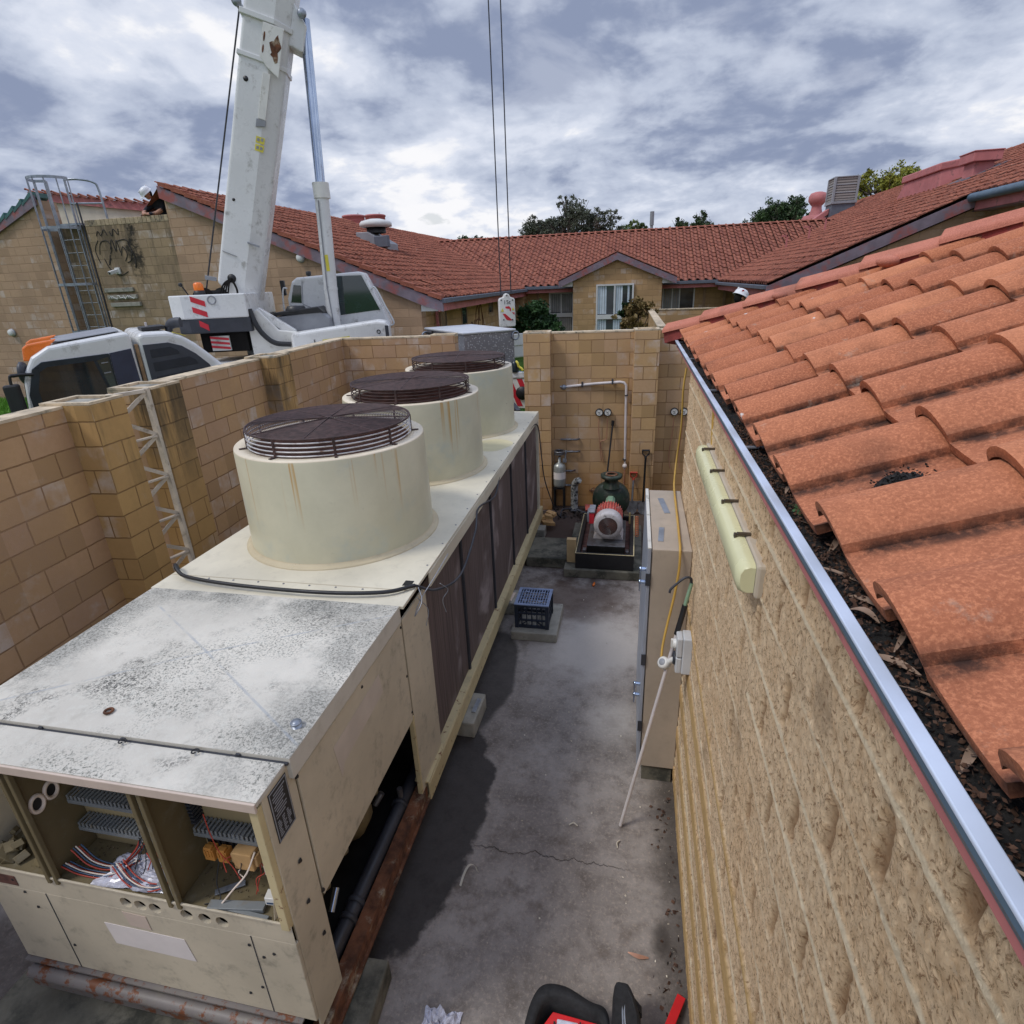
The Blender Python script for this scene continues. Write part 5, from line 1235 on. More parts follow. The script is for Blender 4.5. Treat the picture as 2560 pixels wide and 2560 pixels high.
b = MB(); b.lathe((.332, 3.21, 1.53), [(0, .022), (.03, .02), (.034, 0)], 16, (-1, 0, 0)); b.box(.30, 3.2, 1.50, .318, 3.222, 1.56); b.build('switch', m_white2, t, .003)
b = MB(); b.lathe((.33, 3.215, 1.42), [(0, .012), (.04, .012), (.045, 0)], 16, (-1, 0, 0)); b.build('outlet', m_dkgrey, t)
t = T('yellow_cable', 'yellow extension cable with a white plug hanging down the rough block wall', 'cable', (.36, 4.9, 2.0))
b = MB(); b.tube(bez([(.43, 5.06, 2.98), (.415, 5.03, 2.8), (.42, 5.03, 2.5), (.40, 5.02, 2.2), (.38, 4.85, 2.06), (.37, 4.6, 2.035), (.36, 4.1, 2.035), (.35, 3.7, 2.035), (.345, 3.545, 2.03), (.345, 3.515, 1.9), (.325, 3.50, 1.7), (.29, 3.46, 1.5), (.265, 3.40, 1.36), (.262, 3.33, 1.30), (.285, 3.28, 1.33)], 8), .0085, 7); b.build('lead', m_yellowcable, t)
b = MB(); b.lathe((.272, 3.25, 1.345), [(0, .03), (.03, .03), (.04, .02), (.042, -.012), (.03, -.02), (0, -.02)], 18, (-.55, -.5, .65)); b.tube([(.285, 3.25, 1.35), (.335, 3.22, 1.41)], .018, 8); b.build('plug', m_white2, t)
b = MB(); b.lathe((.272, 3.25, 1.345), [(0, .0315), (.022, .0315), (.023, .03)], 16, (-.55, -.5, .65)); b.build('plug_face', m_grey, t)
t = T('reach_pole', 'long white pole with a black grip and bent hook leaning on the cabinet', 'pole', (.03, 3.1, 0))
pb, pt = V((.035, 3.10, .012)), V((.405, 3.30, 1.92)); dp = (pt - pb).normalized()
b = MB(); b.tube([pb, pb + dp * 1.60], .0125, 10); b.build('shaft', m_pvc, t)
b = MB(); b.tube([pb + dp * 1.59, pb + dp * 1.80], .018, 10); b.build('grip', m_black, t)
b = MB(); b.tube([pb + dp * 1.79, pt], .012, 8); b.build('tip', m_greenlight, t)
b = MB(); b.tube(bez([pt, pt + V((-.01, -.01, .04)), pt + V((-.05, -.02, .04)), pt + V((-.12, -.03, -.03)), pt + V((-.13, -.03, -.06))]), .008, 7); b.build('hook', m_dkgrey, t)

# tool bag, lever, film and scraps at the near end
t = T('tool_bag', 'open black tool bag with a red lining on the floor by the rough wall', 'tool bag', (-.12, 1.75, 0))
def bagrim(b):
    P = bez([(-.40, 1.45, .20), (-.41, 1.70, .22), (-.36, 1.86, .23), (-.24, 1.89, .23), (-.10, 1.85, .22), (.0, 1.82, .2), (.02, 1.6, .18), (.0, 1.4, .18)], 6)
    vs = []
    for p in P: vs += [(p.x, p.y, .01), (p.x, p.y, p.z), (p.x + (-.12 - p.x) * .16, p.y + (1.6 - p.y) * .2, p.z), (p.x + (-.12 - p.x) * .2, p.y + (1.6 - p.y) * .24, .03)]
    n = len(P); b.add(vs, [(4 * i + k, 4 * i + 4 + k, 4 * i + 5 + k, 4 * i + k + 1) for i in range(n - 1) for k in range(3)], True)
b = MB(); bagrim(b); b.build('shell', m_bagblack, t)
b = MB(); b.prism([(-.34, 1.4, .15), (-.34, 1.7, .16), (-.28, 1.79, .17), (-.05, 1.78, .165), (-.02, 1.4, .15)], (0, 0, .01)); b.build('lining', m_redbag, t, .004)
b = MB(); b.box(-.27, 1.45, .165, -.26, 1.74, .20); b.box(-.14, 1.45, .17, -.132, 1.76, .2); b.build('divider', m_bagblack, t)
b = MB(); b.box(-.255, 1.5, .176, -.145, 1.76, .19); b.build('clear_pocket', m_clear, t, .006)
b = MB(); b.ring((-.195, 1.685, .198), .026, .006, 20, 6); b.box(-.174, 1.62, .192, -.166, 1.70, .2); b.build('ring_scissors', m_white2, t)
b = MB(); b.box(-.18, 1.45, .191, -.145, 1.665, .194); b.build('card', m_white2, t)
b = MB(); b.prism([(.02, 1.42, .02), (.02, 1.86, .03), (.03, 1.93, .05), (.10, 1.93, .05), (.13, 1.88, .04), (.16, 1.8, .03), (.17, 1.42, .02)], (0, 0, .25)); b.build('end_pocket', m_bagblack, t, .02)
b = MB(); b.tube(bez([(.06, 1.86, .285), (.07, 1.80, .288), (.075, 1.7, .288), (.07, 1.6, .288)]), .005, 5); b.tube(bez([(.085, 1.86, .285), (.08, 1.80, .288), (.09, 1.7, .288), (.095, 1.6, .288)]), .005, 5); b.build('reflective_piping', m_galv, t)
b = MB(); b.tube([(.12, 1.90, .2), (.15, 1.86, .22), (.15, 1.82, .24)], .02, 7); b.build('strap', m_bagblack, t)
b = MB(); b.bar((.39, 2.06, .03), (.25, 1.74, .10), .045, .012); tag(b.build('red_strap', m_redbag, None, .002), 'flat bright red strap on the floor beside the tool bag', 'strap')
b = crumple(-.88, 1.66, .004, .10, .12, .10, sd=9)
tag(b.build('plastic_film', m_clear), 'crumpled pale plastic film on the floor left of the tool bag', 'plastic film')
b = MB(); vs = []
P = bez([(-.99, 2.47, .004), (-.985, 2.55, .012), (-.965, 2.60, .03), (-.93, 2.615, .02), (-.90, 2.585, .004)], 6)
for p in P: vs += [p + V((-.008, .005, 0)), p + V((.008, -.005, .004))]
b.add(vs, [(2 * i, 2 * i + 1, 2 * i + 3, 2 * i + 2) for i in range(len(P) - 1)], True); tag(b.build('paper_strip', m_paper), 'curled strip of pale paper on the concrete floor', 'paper strip')
b = MB(); P = bez([(.10, 2.25, .008), (.16, 2.235, .012), (.22, 2.24, .006)], 5); vs = []
for i, p in enumerate(P): w = .012 * math.sin(PI * (i + .5) / (len(P) + .2)); vs += [p + V((0, -w, 0)), p + V((0, w, .003))]
b.add(vs, [(2 * i, 2 * i + 1, 2 * i + 3, 2 * i + 2) for i in range(len(P) - 1)], True); tag(b.build('fallen_leaf', m_copper), 'single pinkish fallen leaf on the floor near the red strap', 'leaf')
b = MB()
for i in range(260):
    x = random.uniform(-.9, .42); y = random.choice([random.uniform(1.5, 4.5), random.uniform(1.5, 9)])
    if random.random() < .3: x = .4 - abs(random.gauss(0, .05))
    chip(b, (x, y, .004), random.choice([.003, .004, .005, .008]))
tag(b.build('paint_flecks', m_paper), kind='stuff')
b = MB()
for i in range(90):
    x = .40 - abs(random.gauss(0, .07)); y = random.uniform(1.5, 3.4)
    chip(b, (x, y, .006), random.uniform(.006, .022))
tag(b.build('floor_litter', m_litter), kind='stuff')
b = MB(); b.tube(bez([(0, 0, 0), (.03, .01, .012), (.06, -.004, .004)]), .005, 5); 
lf = b.build('twig', m_paper, None, local=True); lf.location = (-.33, 3.05, .006); tag(lf, 'tiny pale twig on the floor left of the pole foot', 'twig')
c = lf.copy(); COL.objects.link(c); c.location = (.02, 2.92, .006); c.rotation_euler = (0, 0, 1.4); tag(c, 'tiny pale twig on the floor just below the pole foot', 'twig')
# ================================================================= mobile crane
cr = T('mobile_crane', 'white truck mounted mobile crane with raised boom beyond the left wall', 'crane', (-7.5, 8.5, GZ))
A20 = R(20); D20 = V((math.cos(A20), math.sin(A20), 0)); N20 = V((-math.sin(A20), math.cos(A20), 0)); PV = V((-7.3, 10.4, 0))
def S_(x, y, z): return PV + D20 * x + N20 * y + V((0, 0, z))      # superstructure frame (x forward, y to the far side)
def cp(name, m, f, bevel=.01, parent=cr, seg=2): b = MB(); f(b); return b.build(name, m, parent, bevel, seg=seg)
def sprism(b, pts, y0, y1): b.prism([S_(x, y0, z) for x, z in pts], N20 * (y1 - y0))
# --- carrier
TX0, TX1 = -8.7, -6.42
cp('chassis', m_dkgrey, lambda b: b.box(TX0 + .5, 5.4, 1.75, TX1 - .4, 14.2, 2.15))
cp('deck', m_white, lambda b: b.box(TX0, 8.35, 2.16, TX1, 14.3, 2.55), .03)
cp('deck_floor', m_dkgrey, lambda b: b.box(TX0 + .05, 7.2, 2.551, TX1 - .05, 12.5, 2.57))
cp('side_skirt', m_white, lambda b: b.prism([(TX1 - .02, 7.9, 2.42), (TX1 - .02, 14.3, 2.42), (TX1 - .02, 14.3, 2.66), (TX1 - .02, 8.1, 2.66)], (.04, 0, 0)), .01)
for y in (6.3, 9.5, 11.6, 13.2):
    for x in (TX0 + .02, TX1 - .34):
        w = cp('wheel', m_blackmat, lambda b: b.lathe((x, y, GZ + .48), [(.24, .0), (.44, .0), (.48, .05), (.48, .27), (.44, .32), (.24, .32)], 28, (1, 0, 0)), 0)
        cp('rim', m_grey, lambda b: b.lathe((x, y, GZ + .48), [(0, .1), (.12, .12), (.2, .27), (.24, .3), (.24, .02)], 20, (1, 0, 0)), 0, w)
# driver's cab (side profile extruded)
FY = 5.05
def cabshape(b):
    pr = [(FY + .0, 1.75), (FY - .02, 2.55), (FY + .05, 2.95), (FY + .2, 3.13), (FY + .42, 3.22), (6.55, 3.28), (6.64, 3.27), (6.66, 1.75)]
    b.prism([(TX0 + .02, y, z) for y, z in pr], (TX1 - TX0 - .04, 0, 0))
cabo = cp('cab', m_white, cabshape, .05, seg=3)
cp('door_panel', m_truckpanel, lambda b: b.prism([(TX1 - .019, y, z) for y, z in ((6.25, 1.9), (6.25, 3.06), (6.60, 3.08), (6.63, 2.0))], (.012, 0, 0)), .003, cabo)
cp('door_frame', m_truckblue, lambda b: b.prism([(TX1 - .019, y, z) for y, z in ((5.1, 1.9), (5.10, 2.75), (5.22, 3.01), (5.35, 3.07), (6.245, 3.06), (6.245, 1.9))], (.02, 0, 0)), .006, cabo)
cp('side_window', m_glass, lambda b: b.prism([(TX1 + .0012, y, z) for y, z in ((5.22, 2.45), (5.22, 2.78), (5.3, 2.97), (5.4, 3.01), (6.0, 3.0), (6.14, 2.45))], (.004, 0, 0)), 0, cabo)
cp('quarter_window', m_glass_teal, lambda b: b.prism([(TX1 + .0012, y, z) for y, z in ((6.05, 3.0), (6.22, 3.02), (6.22, 2.5), (6.17, 2.48))], (.003, 0, 0)), 0, cabo)
for z in (2.96, 2.84): cp('grab_bar', m_galv, lambda b: b.bar((TX1 + .008, 6.1, z), (TX1 + .008, 6.2, z), .015, .012), 0, cabo)
cp('windscreen', m_glass, lambda b: b.prism([(TX0 + .2, FY - .03, 2.5), (TX1 - .2, FY - .03, 2.5), (TX1 - .2, FY + .04, 2.93), (TX0 + .2, FY + .04, 2.93)], (0, -.008, 0)), 0, cabo)
cp('roof_panel', m_grey, lambda b: b.prism([(TX0 + .4, 5.52, 3.241), (TX1 - .3, 5.52, 3.241), (TX1 - .3, 6.5, 3.291), (TX0 + .4, 6.5, 3.291)], (0, 0, .012)), .004, cabo)
for x in (TX1 - .38, TX0 + .7):
    cp('roof_beacon', m_orange, lambda b: b.prism([(x, y, z) for y, z in ((FY + .10, 3.09), (FY + .13, 3.23), (FY + .2, 3.26), (FY + .56, 3.285), (FY + .4, 3.19), (FY + .18, 3.085))], (.2, 0, 0)), .02, cabo)
cp('horn', m_dkgrey, lambda b: (b.lathe((TX1 - .12, FY + .10, 2.98), [(0, 0), (.10, .0), (.115, .03), (.115, .06), (.09, .08), (0, .085)], 18, (-.3, -1, .1))), 0, cabo)
def mir(b):
    b.tube(bez([(TX1 - .03, FY + .2, 2.95), (TX1 + .08, FY - .02, 2.98), (TX1 + .09, FY - .09, 2.94), (TX1 + .09, FY - .09, 2.6)]), .018, 8)
cp('mirror_arm', m_black, mir, 0, cabo)
cp('mirror', m_black, lambda b: (b.obox((TX1 + .09, FY - .1, 2.70), V((.03, .09, 0)), V((-.03, .015, 0)), (0, 0, .2))), .03, cabo)
cp('side_marker', m_blackmat, lambda b: b.box(TX1 + .002, FY + .15, 2.3, TX1 + .1, FY + .35, 2.42), .02, cabo)
# sleeper / engine housing behind the cab
def hood(b):
    pr = [(6.74, 2.0), (6.74, 3.23), (6.85, 3.25), (7.30, 3.23), (7.55, 3.16), (7.8, 3.02), (8.05, 2.84), (8.25, 2.66), (8.32, 2.4), (8.32, 2.0)]
    b.prism([(TX0 + .1, y, z) for y, z in pr], (TX1 - TX0 - .12, 0, 0))
ho = cp('engine_housing', m_white, hood, .06, seg=3)
cp('vent_panel', m_ventdark, lambda b: b.prism([(TX1 - .018, y, z) for y, z in ((6.80, 2.1), (6.80, 3.10), (7.25, 3.09), (7.5, 3.02), (7.75, 2.88), (7.98, 2.70), (8.1, 2.5), (8.1, 2.1))], (.012, 0, 0)), .003, ho)
for (z0, z1, y1) in ((2.92, 3.03, 7.40), (2.74, 2.86, 7.72), (2.54, 2.67, 7.93)):
    cp('vent_slot', m_ventrecess, lambda b: b.prism([(TX1 - .0055, y, z) for y, z in ((6.90, z0), (6.90, z1), (y1 - .12, z1), (y1, (z0 + z1) / 2), (y1 + .03, z0))], (.004, 0, 0)), .003, ho)
cp('yellow_notice', m_yel, lambda b: b.obox((TX1 - .1, 7.52, 3.178), V((.05, 0, 0)), V((0, .12, -.034)), (0, .003, .003)), 0, ho)
cp('gap_post', m_wood, lambda b: b.box(TX1 - .12, 6.67, 1.9, TX1 - .06, 6.73, 3.12), .004)
cp('exhaust', m_dkgrey, lambda b: b.tube(bez([(TX1 - .55, 7.42, 2.9), (TX1 - .55, 7.42, 3.2), (TX1 - .53, 7.46, 3.29), (TX1 - .45, 7.56, 3.32), (TX1 - .36, 7.66, 3.32)]), .075, 14), 0)
cp('air_intake', m_black, lambda b: b.box(TX1 - 1.0, 6.9, 3.251, TX1 - .45, 7.35, 3.30), .01)
cp('intake_peg', m_pvc, lambda b: (b.box(TX1 - .62, 7.0, 3.301, TX1 - .58, 7.04, 3.36)), .004)
# the carrier stands skewed to the yard wall: turn everything built so far about its rear near corner
TH = R(42); SN, CS = math.sin(TH), math.cos(TH)
def turn(x, y, z, keepz):
    d = -6.4 - x; yy = min(y, 8.17); r_ = -6.4 / yy
    s = (r_ * 6.375 + 8) / (SN - r_ * CS); k = (6.375 + s * CS) / yy
    s += max(0, y - 8.17)
    return (-8 + s * SN - CS * d, 6.375 + s * CS + SN * d, z if keepz else 3.7 - (3.7 - z) * k)
CRL = root_loc(cr)
for o in cr.children_recursive:
    kz = o.name.split('.')[0] in ('wheel', 'rim')
    for v in o.data.vertices:
        q = turn(v.co.x + CRL.x, v.co.y + CRL.y, v.co.z + CRL.z, kz); v.co = V(q) - CRL
    o.data.update()
# --- superstructure
cp('turntable', m_grey, lambda b: b.lathe(S_(.75, .05, 2.57), [(0, 0), (.85, 0), (.85, .12), (.7, .2), (0, .22)], 32), 0)
cwp = [(-.95, -1.0), (-.72, -1.1), (.33, -1.1), (.33, 1.0), (-.72, 1.0), (-.95, .9)]
def slabz(b, P, z0, z1): b.prism([S_(x, y, z0) for x, y in P], (0, 0, z1 - z0))
cp('counterweight', m_white, lambda b: slabz(b, cwp, 3.30, 3.69), .02)
cp('counterweight_base', m_dkgrey, lambda b: slabz(b, [(x * .96 + .03, y * .99) for x, y in cwp], 3.06, 3.298), .015)
cp('ballast_frame', m_blackmat, lambda b: slabz(b, [(-.6, -.9), (.2, -.95), (.2, .8), (-.6, .8)], 2.72, 3.058), .01)
def stripes(b, x0, x1, z0, z1, y, n):
    w = (x1 - x0); 
    for i in range(n):
        za = z1 - (z1 - z0) * i / n; h = (z1 - z0) / n * .52
        b.prism([S_(x0, y, za), S_(x1, y, za - h * 1.0), S_(x1, y, za - h * 2.0), S_(x0, y, za - h)], N20 * -.003)
cp('stripe_plate', m_white2, lambda b: (b.prism([S_(-.42, -.93, 2.75), S_(-.1, -.945, 2.75), S_(-.1, -.945, 3.0), S_(-.42, -.93, 3.0)], N20 * -.04)), 0)
cp('hazard_stripe', m_red, lambda b: (stripes(b, -.56, -.335, 3.33, 3.675, -1.105, 2), stripes(b, -.415, -.105, 2.77, 3.0, -.99, 3), b.prism([S_(-.5, -1.092, 3.28), S_(-.36, -1.092, 3.2), S_(-.36, -1.092, 3.1), S_(-.5, -1.092, 3.18)], N20 * -.004)), 0)
cp('handle_ring', m_grey, lambda b: b.ring(S_(-.22, -1.104, 3.6), .065, .012, 20, 6, N20), 0)
cp('amber_beacon', m_orange, lambda b: b.lathe(S_(-.5, -.75, 3.70), [(.08, .06), (.082, .1), (.08, .16), (.055, .19), (0, .195)], 18), 0)
cp('beacon_base', m_black, lambda b: b.lathe(S_(-.5, -.75, 3.70), [(.09, -.01), (.09, .06), (0, .06)], 18), 0)
cp('winch_drum', m_blackmat, lambda b: (b.lathe(S_(-.5, -.6, 3.62), [(0, 0), (.19, 0), (.19, .05), (.14, .06), (.14, 1.1), (.19, 1.12), (.19, 1.16), (0, 1.16)], 24, N20)), 0)
cp('rear_mirror', m_black, lambda b: (b.tube([S_(-.62, -.95, 3.68), S_(-.68, -1.0, 3.84)], .012, 6), b.ball(S_(-.69, -1.02, 3.86), .035, 8, 6)), 0)
# side frame between counterweight and front box
cp('side_frame', m_white2, lambda b: sprism(b, [(.25, 2.62), (.25, 3.3), (.45, 3.42), (.75, 3.05), (1.2, 2.98), (1.2, 2.62)], -.95, -.85), .02)
cp('hose_arc', m_black, lambda b: b.tube(bez([S_(.34, -1.0, 3.42), S_(.4, -1.04, 3.2), S_(.5, -1.05, 3.0), S_(.68, -1.05, 2.84), S_(.95, -1.05, 2.80)]), .045, 9), 0)
cp('frame_strut', m_white, lambda b: sprism(b, [(.37, 3.40), (.45, 3.44), (1.02, 3.03), (1.02, 2.96), (.85, 2.97)], -.84, -.7), .01)
cp('front_box', m_white, lambda b: b.prism([S_(x, -1.15, z) for x, z in ((.98, 2.4), (.98, 2.95), (1.02, 2.99), (2.5, 3.14), (2.66, 3.12), (2.72, 3.04), (2.72, 2.4))], N20 * .55), .05, seg=3)
cp('box_handle', m_dkgrey, lambda b: (b.bar(S_(1.38, -1.157, 2.87), S_(1.40, -1.157, 2.62), .03, .012), b.ring(S_(2.52, -1.155, 2.95), .03, .008, 12, 5, N20), b.obox(S_(2.67, -1.153, 2.95), D20 * .03, N20 * .004, (0, 0, .1))), 0)
cp('warning_sign', m_yel, lambda b: b.prism([S_(1.52, -1.152, 2.55), S_(2.0, -1.152, 2.6), S_(2.0, -1.152, 2.9), S_(1.52, -1.152, 2.86)], N20 * -.004), 0)
def sgn(b):
    for (p, q) in (((1.58, 2.64), (1.66, 2.83)), ((1.66, 2.83), (1.74, 2.65)), ((1.58, 2.64), (1.74, 2.65))): b.bar(S_(p[0], -1.158, p[1]), S_(q[0], -1.158, q[1]), .02, .004, N20)
    b.bar(S_(1.64, -1.158, 2.68), S_(1.68, -1.158, 2.76), .02, .004, N20); b.bar(S_(1.86, -1.158, 2.86), S_(1.88, -1.158, 2.78), .016, .004, N20); b.bar(S_(1.88, -1.158, 2.78), S_(1.84, -1.158, 2.75), .016, .004, N20)
cp('sign_symbol', m_black, sgn, 0)
cp('hydraulic_tank', m_grey, lambda b: b.prism([S_(x, -.5, z) for x, z in ((.6, 2.9), (.6, 3.25), (1.45, 3.32), (1.6, 3.2), (1.6, 2.9))], N20 * .9), .02)
cp('tank_lid', m_black, lambda b: (b.prism([S_(x, -.52, z) for x, z in ((.62, 3.27), (.62, 3.33), (1.42, 3.40), (1.52, 3.3))], N20 * .8), b.lathe(S_(1.0, -.35, 3.35), [(0, .09), (.15, .08), (.19, .02), (.19, -.02)], 22)), .01)
# operator's cab on the far side
def ocab(b):
    pr = [(.72, 2.9), (.72, 3.55), (.85, 3.86), (.95, 3.93), (2.15, 4.0), (2.25, 3.98), (2.55, 3.30), (2.68, 2.95), (2.55, 2.9)]
    b.prism([S_(x, .42, z) for x, z in pr], N20 * .95)
oc = cp('operator_cab', m_white, ocab, .05, seg=3)
cp('cab_window', m_glass_teal, lambda b: b.prism([S_(x, .418, z) for x, z in ((1.70, 3.20), (1.70, 3.93), (2.20, 3.93), (2.49, 3.27))], N20 * -.006), .002, oc)
cp('rear_glass', m_glass, lambda b: b.prism([S_(x, .418, z) for x, z in ((.78, 3.48), (.88, 3.80), (1.02, 3.78), (.98, 3.46))], N20 * -.006), .002, oc)
cp('cab_seam', m_grey, lambda b: (b.bar(S_(1.0, .412, 3.44), S_(1.7, .412, 3.10), .012, .005, N20), b.bar(S_(1.05, .412, 3.86), S_(1.0, .412, 3.44), .012, .005, N20)), 0, oc)
cp('front_rail', m_white, lambda b: b.tube(bez([S_(2.36, .4, 3.66), S_(2.45, .36, 3.68), S_(2.62, .36, 3.3), S_(2.74, .36, 3.02), S_(2.66, .4, 2.95)]), .018, 8), 0, oc)
cp('rear_rail', m_white, lambda b: b.tube(bez([S_(.76, .38, 3.74), S_(.68, .36, 3.72), S_(.64, .36, 3.4), S_(.66, .36, 3.02), S_(.74, .4, 2.98)]), .016, 8), 0, oc)
cp('rear_mirror', m_black, lambda b: b.obox(S_(.66, .5, 3.75), D20 * .04, N20 * .06, (0, 0, .14)), .015, oc)
cp('cab_lamp', m_black, lambda b: b.lathe(S_(1.15, .7, 3.95), [(0, .1), (.05, .09), (.05, .02), (.02, .0)], 10), 0, oc)
# --- boom and lift cylinder in the plane y = 0
BA, BZ = V((-.03, 0, 3.60)), V((4.2, 0, 17.0))
bd = (BZ - BA).normalized(); bn = V((bd.z, 0, -bd.x))      # along, and towards the underside (+x side)
def Bp(s, t, y): q = BA + bd * s + bn * t; return S_(q.x, y, q.z)
def boom(b, s0, s1, w, h, foot=False):
    sec = [(-w, -h), (-w, h * .35), (-w * .55, h), (w * .55, h), (w, h * .35), (w, -h)]
    ring0 = [Bp(s0, t, y) for y, t in sec]; ring1 = [Bp(s1, t, y) for y, t in sec]; n = 6
    if foot: ring0 = [Bp(s0 + (.35 if t < 0 else 0), t * (1 if t > 0 else .95), y) for y, t in sec]
    b.add(ring0 + ring1, [(k, (k + 1) % n, n + (k + 1) % n, n + k) for k in range(n)] + [tuple(range(n))[::-1], tuple(range(n, 2 * n))])
bm_ = cp('boom', m_white, lambda b: boom(b, -.15, 7.2, .36, .36, True), .05, seg=3)
cp('inner_boom', m_white, lambda b: (boom(b, 7.21, 10.8, .31, .31), boom(b, 10.81, 14.1, .27, .27)), .03, bm_)
cp('boom_collar', m_white, lambda b: (boom(b, 4.3, 4.38, .40, .39), boom(b, 3.75, 3.82, .385, .375)), .01, bm_)
cp('boom_plate', m_white2, lambda b: b.prism([Bp(s, t, -.372) for s, t in ((3.83, -.02), (4.29, -.02), (4.29, .3), (3.6, .3), (3.7, .1))], N20 * -.03), .008, bm_)
cp('rust_patch', m_rust, lambda b: (b.add([Bp(3.98 + .17 * math.cos(a) * (1 + .3 * math.sin(3 * a)), .2 + .075 * math.sin(a) * (1 + .35 * math.cos(5 * a)), -.4035) for a in [k * PI / 10 for k in range(20)]], [tuple(range(20))]), b.add([Bp(4.1 + .07 * math.cos(a), .02 + .015 * math.sin(a), -.4035) for a in [k * PI / 6 for k in range(12)]], [tuple(range(12))]), b.add([Bp(3.93 + .06 * math.cos(a), .02 + .015 * math.sin(a), -.4035) for a in [k * PI / 6 for k in range(12)]], [tuple(range(12))])), 0, bm_)
cp('boom_strip', m_white2, lambda b: b.prism([Bp(s, t, -.3605) for s, t in ((2.95, .05), (3.62, .05), (3.62, .17), (2.95, .17))], N20 * -.02), .004, bm_)
cp('strip_end', m_grey, lambda b: b.prism([Bp(s, t, -.3605) for s, t in ((2.82, .03), (2.94, .03), (2.94, .18), (2.86, .18))], N20 * -.025), .002, bm_)
cp('boom_sticker', m_yel, lambda b: [b.prism([Bp(s, t, -.3612) for s, t in ((s0, .05), (s0 + .1, .05), (s0 + .1, .19), (s0, .19))], N20 * -.003) for s0 in (2.47, 2.59)], 0, bm_)
cp('sticker_print', m_grey, lambda b: [b.prism([Bp(s, t, -.365) for s, t in ((s0, t0), (s0 + .045, t0), (s0 + .045, t0 + .04), (s0, t0 + .04))], N20 * -.002) for s0, t0 in ((2.5, .07), (2.5, .13), (2.62, .07), (2.63, .13))], 0, bm_)
cp('boom_hole', m_black, lambda b: [b.lathe(Bp(s, t, -.3605), [(0, .004), (r, .004), (r, 0)], 16, -N20) for s, t, r in ((3.45, -.2, .04), (1.62, -.2, .025), (.33, -.1, .075))], 0, bm_)
cp('boom_bracket', m_grey, lambda b: (b.bar(Bp(1.0, .1, -.37), Bp(.985, .3, -.37), .03, .05, N20), b.bar(Bp(.75, -.3, -.37), Bp(.72, -.05, -.37), .012, .02, N20), b.bar(Bp(.22, -.56, -.3), Bp(.24, -.37, -.3), .07, .04, N20)), .005, bm_)
cp('hose_bundle', m_blackmat, lambda b: [b.tube(bez([Bp(.33, -.1, -.38), Bp(.2, -.2 + k * .03, -.46), Bp(-.02, -.24 + k * .05, -.44), Bp(-.2, -.15 + k * .06, -.40)]), .014, 6) for k in range(4)] + [b.tube(bez([Bp(.3, -.08, -.38), Bp(.15, .05, -.5), Bp(-.05, .05, -.48), Bp(-.2, -.1, -.42)]), .018, 7)], 0, bm_)
cp('rope_roller', m_galv, lambda b: (b.tube([Bp(4.45, -.46, -.3), Bp(4.45, -.46, .25)], .05, 12), [b.lathe(Bp(4.45, -.46, y), [(0, 0), (.075, 0), (.075, .04), (0, .04)], 16, N20) for y in (-.34, .25)]), 0, bm_)
# cylinder
CB, CTp, CJ = S_(1.60, -.05, 2.85), S_(1.84, -.05, 7.85), S_(1.725, -.05, 5.45)
cp('cylinder_barrel', m_white, lambda b: (b.tube([CB, CJ], .125, 20), b.tube([CB + (CJ - CB) * .32, CB + (CJ - CB) * .325 + V((0, 0, .03))], .132, 20)), 0)
cp('cylinder_gland', m_white2, lambda b: b.tube([CJ - V((0, 0, .22)), CJ + V((0, 0, .03))], .145, 22), 0)
cp('cylinder_rod', m_chrome, lambda b: b.tube([CJ, CTp], .085, 20), 0)
cp('cylinder_notice', m_yel, lambda b: b.obox(CB + (CJ - CB) * .5 + N20 * -.127, D20 * .03, N20 * .003, (0, 0, .14)), 0)
cp('cylinder_line', m_grey, lambda b: b.tube([CB + (CJ - CB) * .9 + N20 * -.13 - D20 * .05, CB + (CJ - CB) * .35 + N20 * -.13 - D20 * .05, CB + (CJ - CB) * .05 + N20 * -.13 + D20 * .02], .012, 6), 0)
cp('cylinder_lug', m_white, lambda b: b.prism([Bp(4.15, .34, -.2), Bp(4.75, .34, -.2), Bp(4.5, .58, -.2), Bp(4.12, .58, -.2)], N20 * .4), .02)
cp('lug_pin', m_galv, lambda b: (b.lathe(CTp + N20 * -.22, [(0, .05), (.05, .045), (.07, .02), (.075, 0)], 20, -N20)), 0)
# ropes
cp('hoist_rope', m_wire, lambda b: (b.tube([S_(-.62, -.02, 3.75), Bp(4.45, -.5, 0), Bp(14.0, -.32, 0)], .014, 6)), 0)
HK = V((-2.57, 12.12, 0))
tip = Bp(14.1, 0.2, 0)
cp('boom_head', m_white, lambda b: b.prism([Bp(13.8, -.35, -.2), Bp(14.5, -.25, -.2), Bp(14.5, .8, -.2), Bp(14.1, .8, -.2), Bp(13.8, .3, -.2)], N20 * .4), .02)
for dx in (-.105, .10): cp('fall_rope', m_wire, lambda b: b.tube([(HK.x + dx * .94, HK.y + dx * .34, 3.42 if dx < 0 else 3.48), (HK.x + dx * 1.0, HK.y + dx * .34, 16.8)], .012, 6), 0)
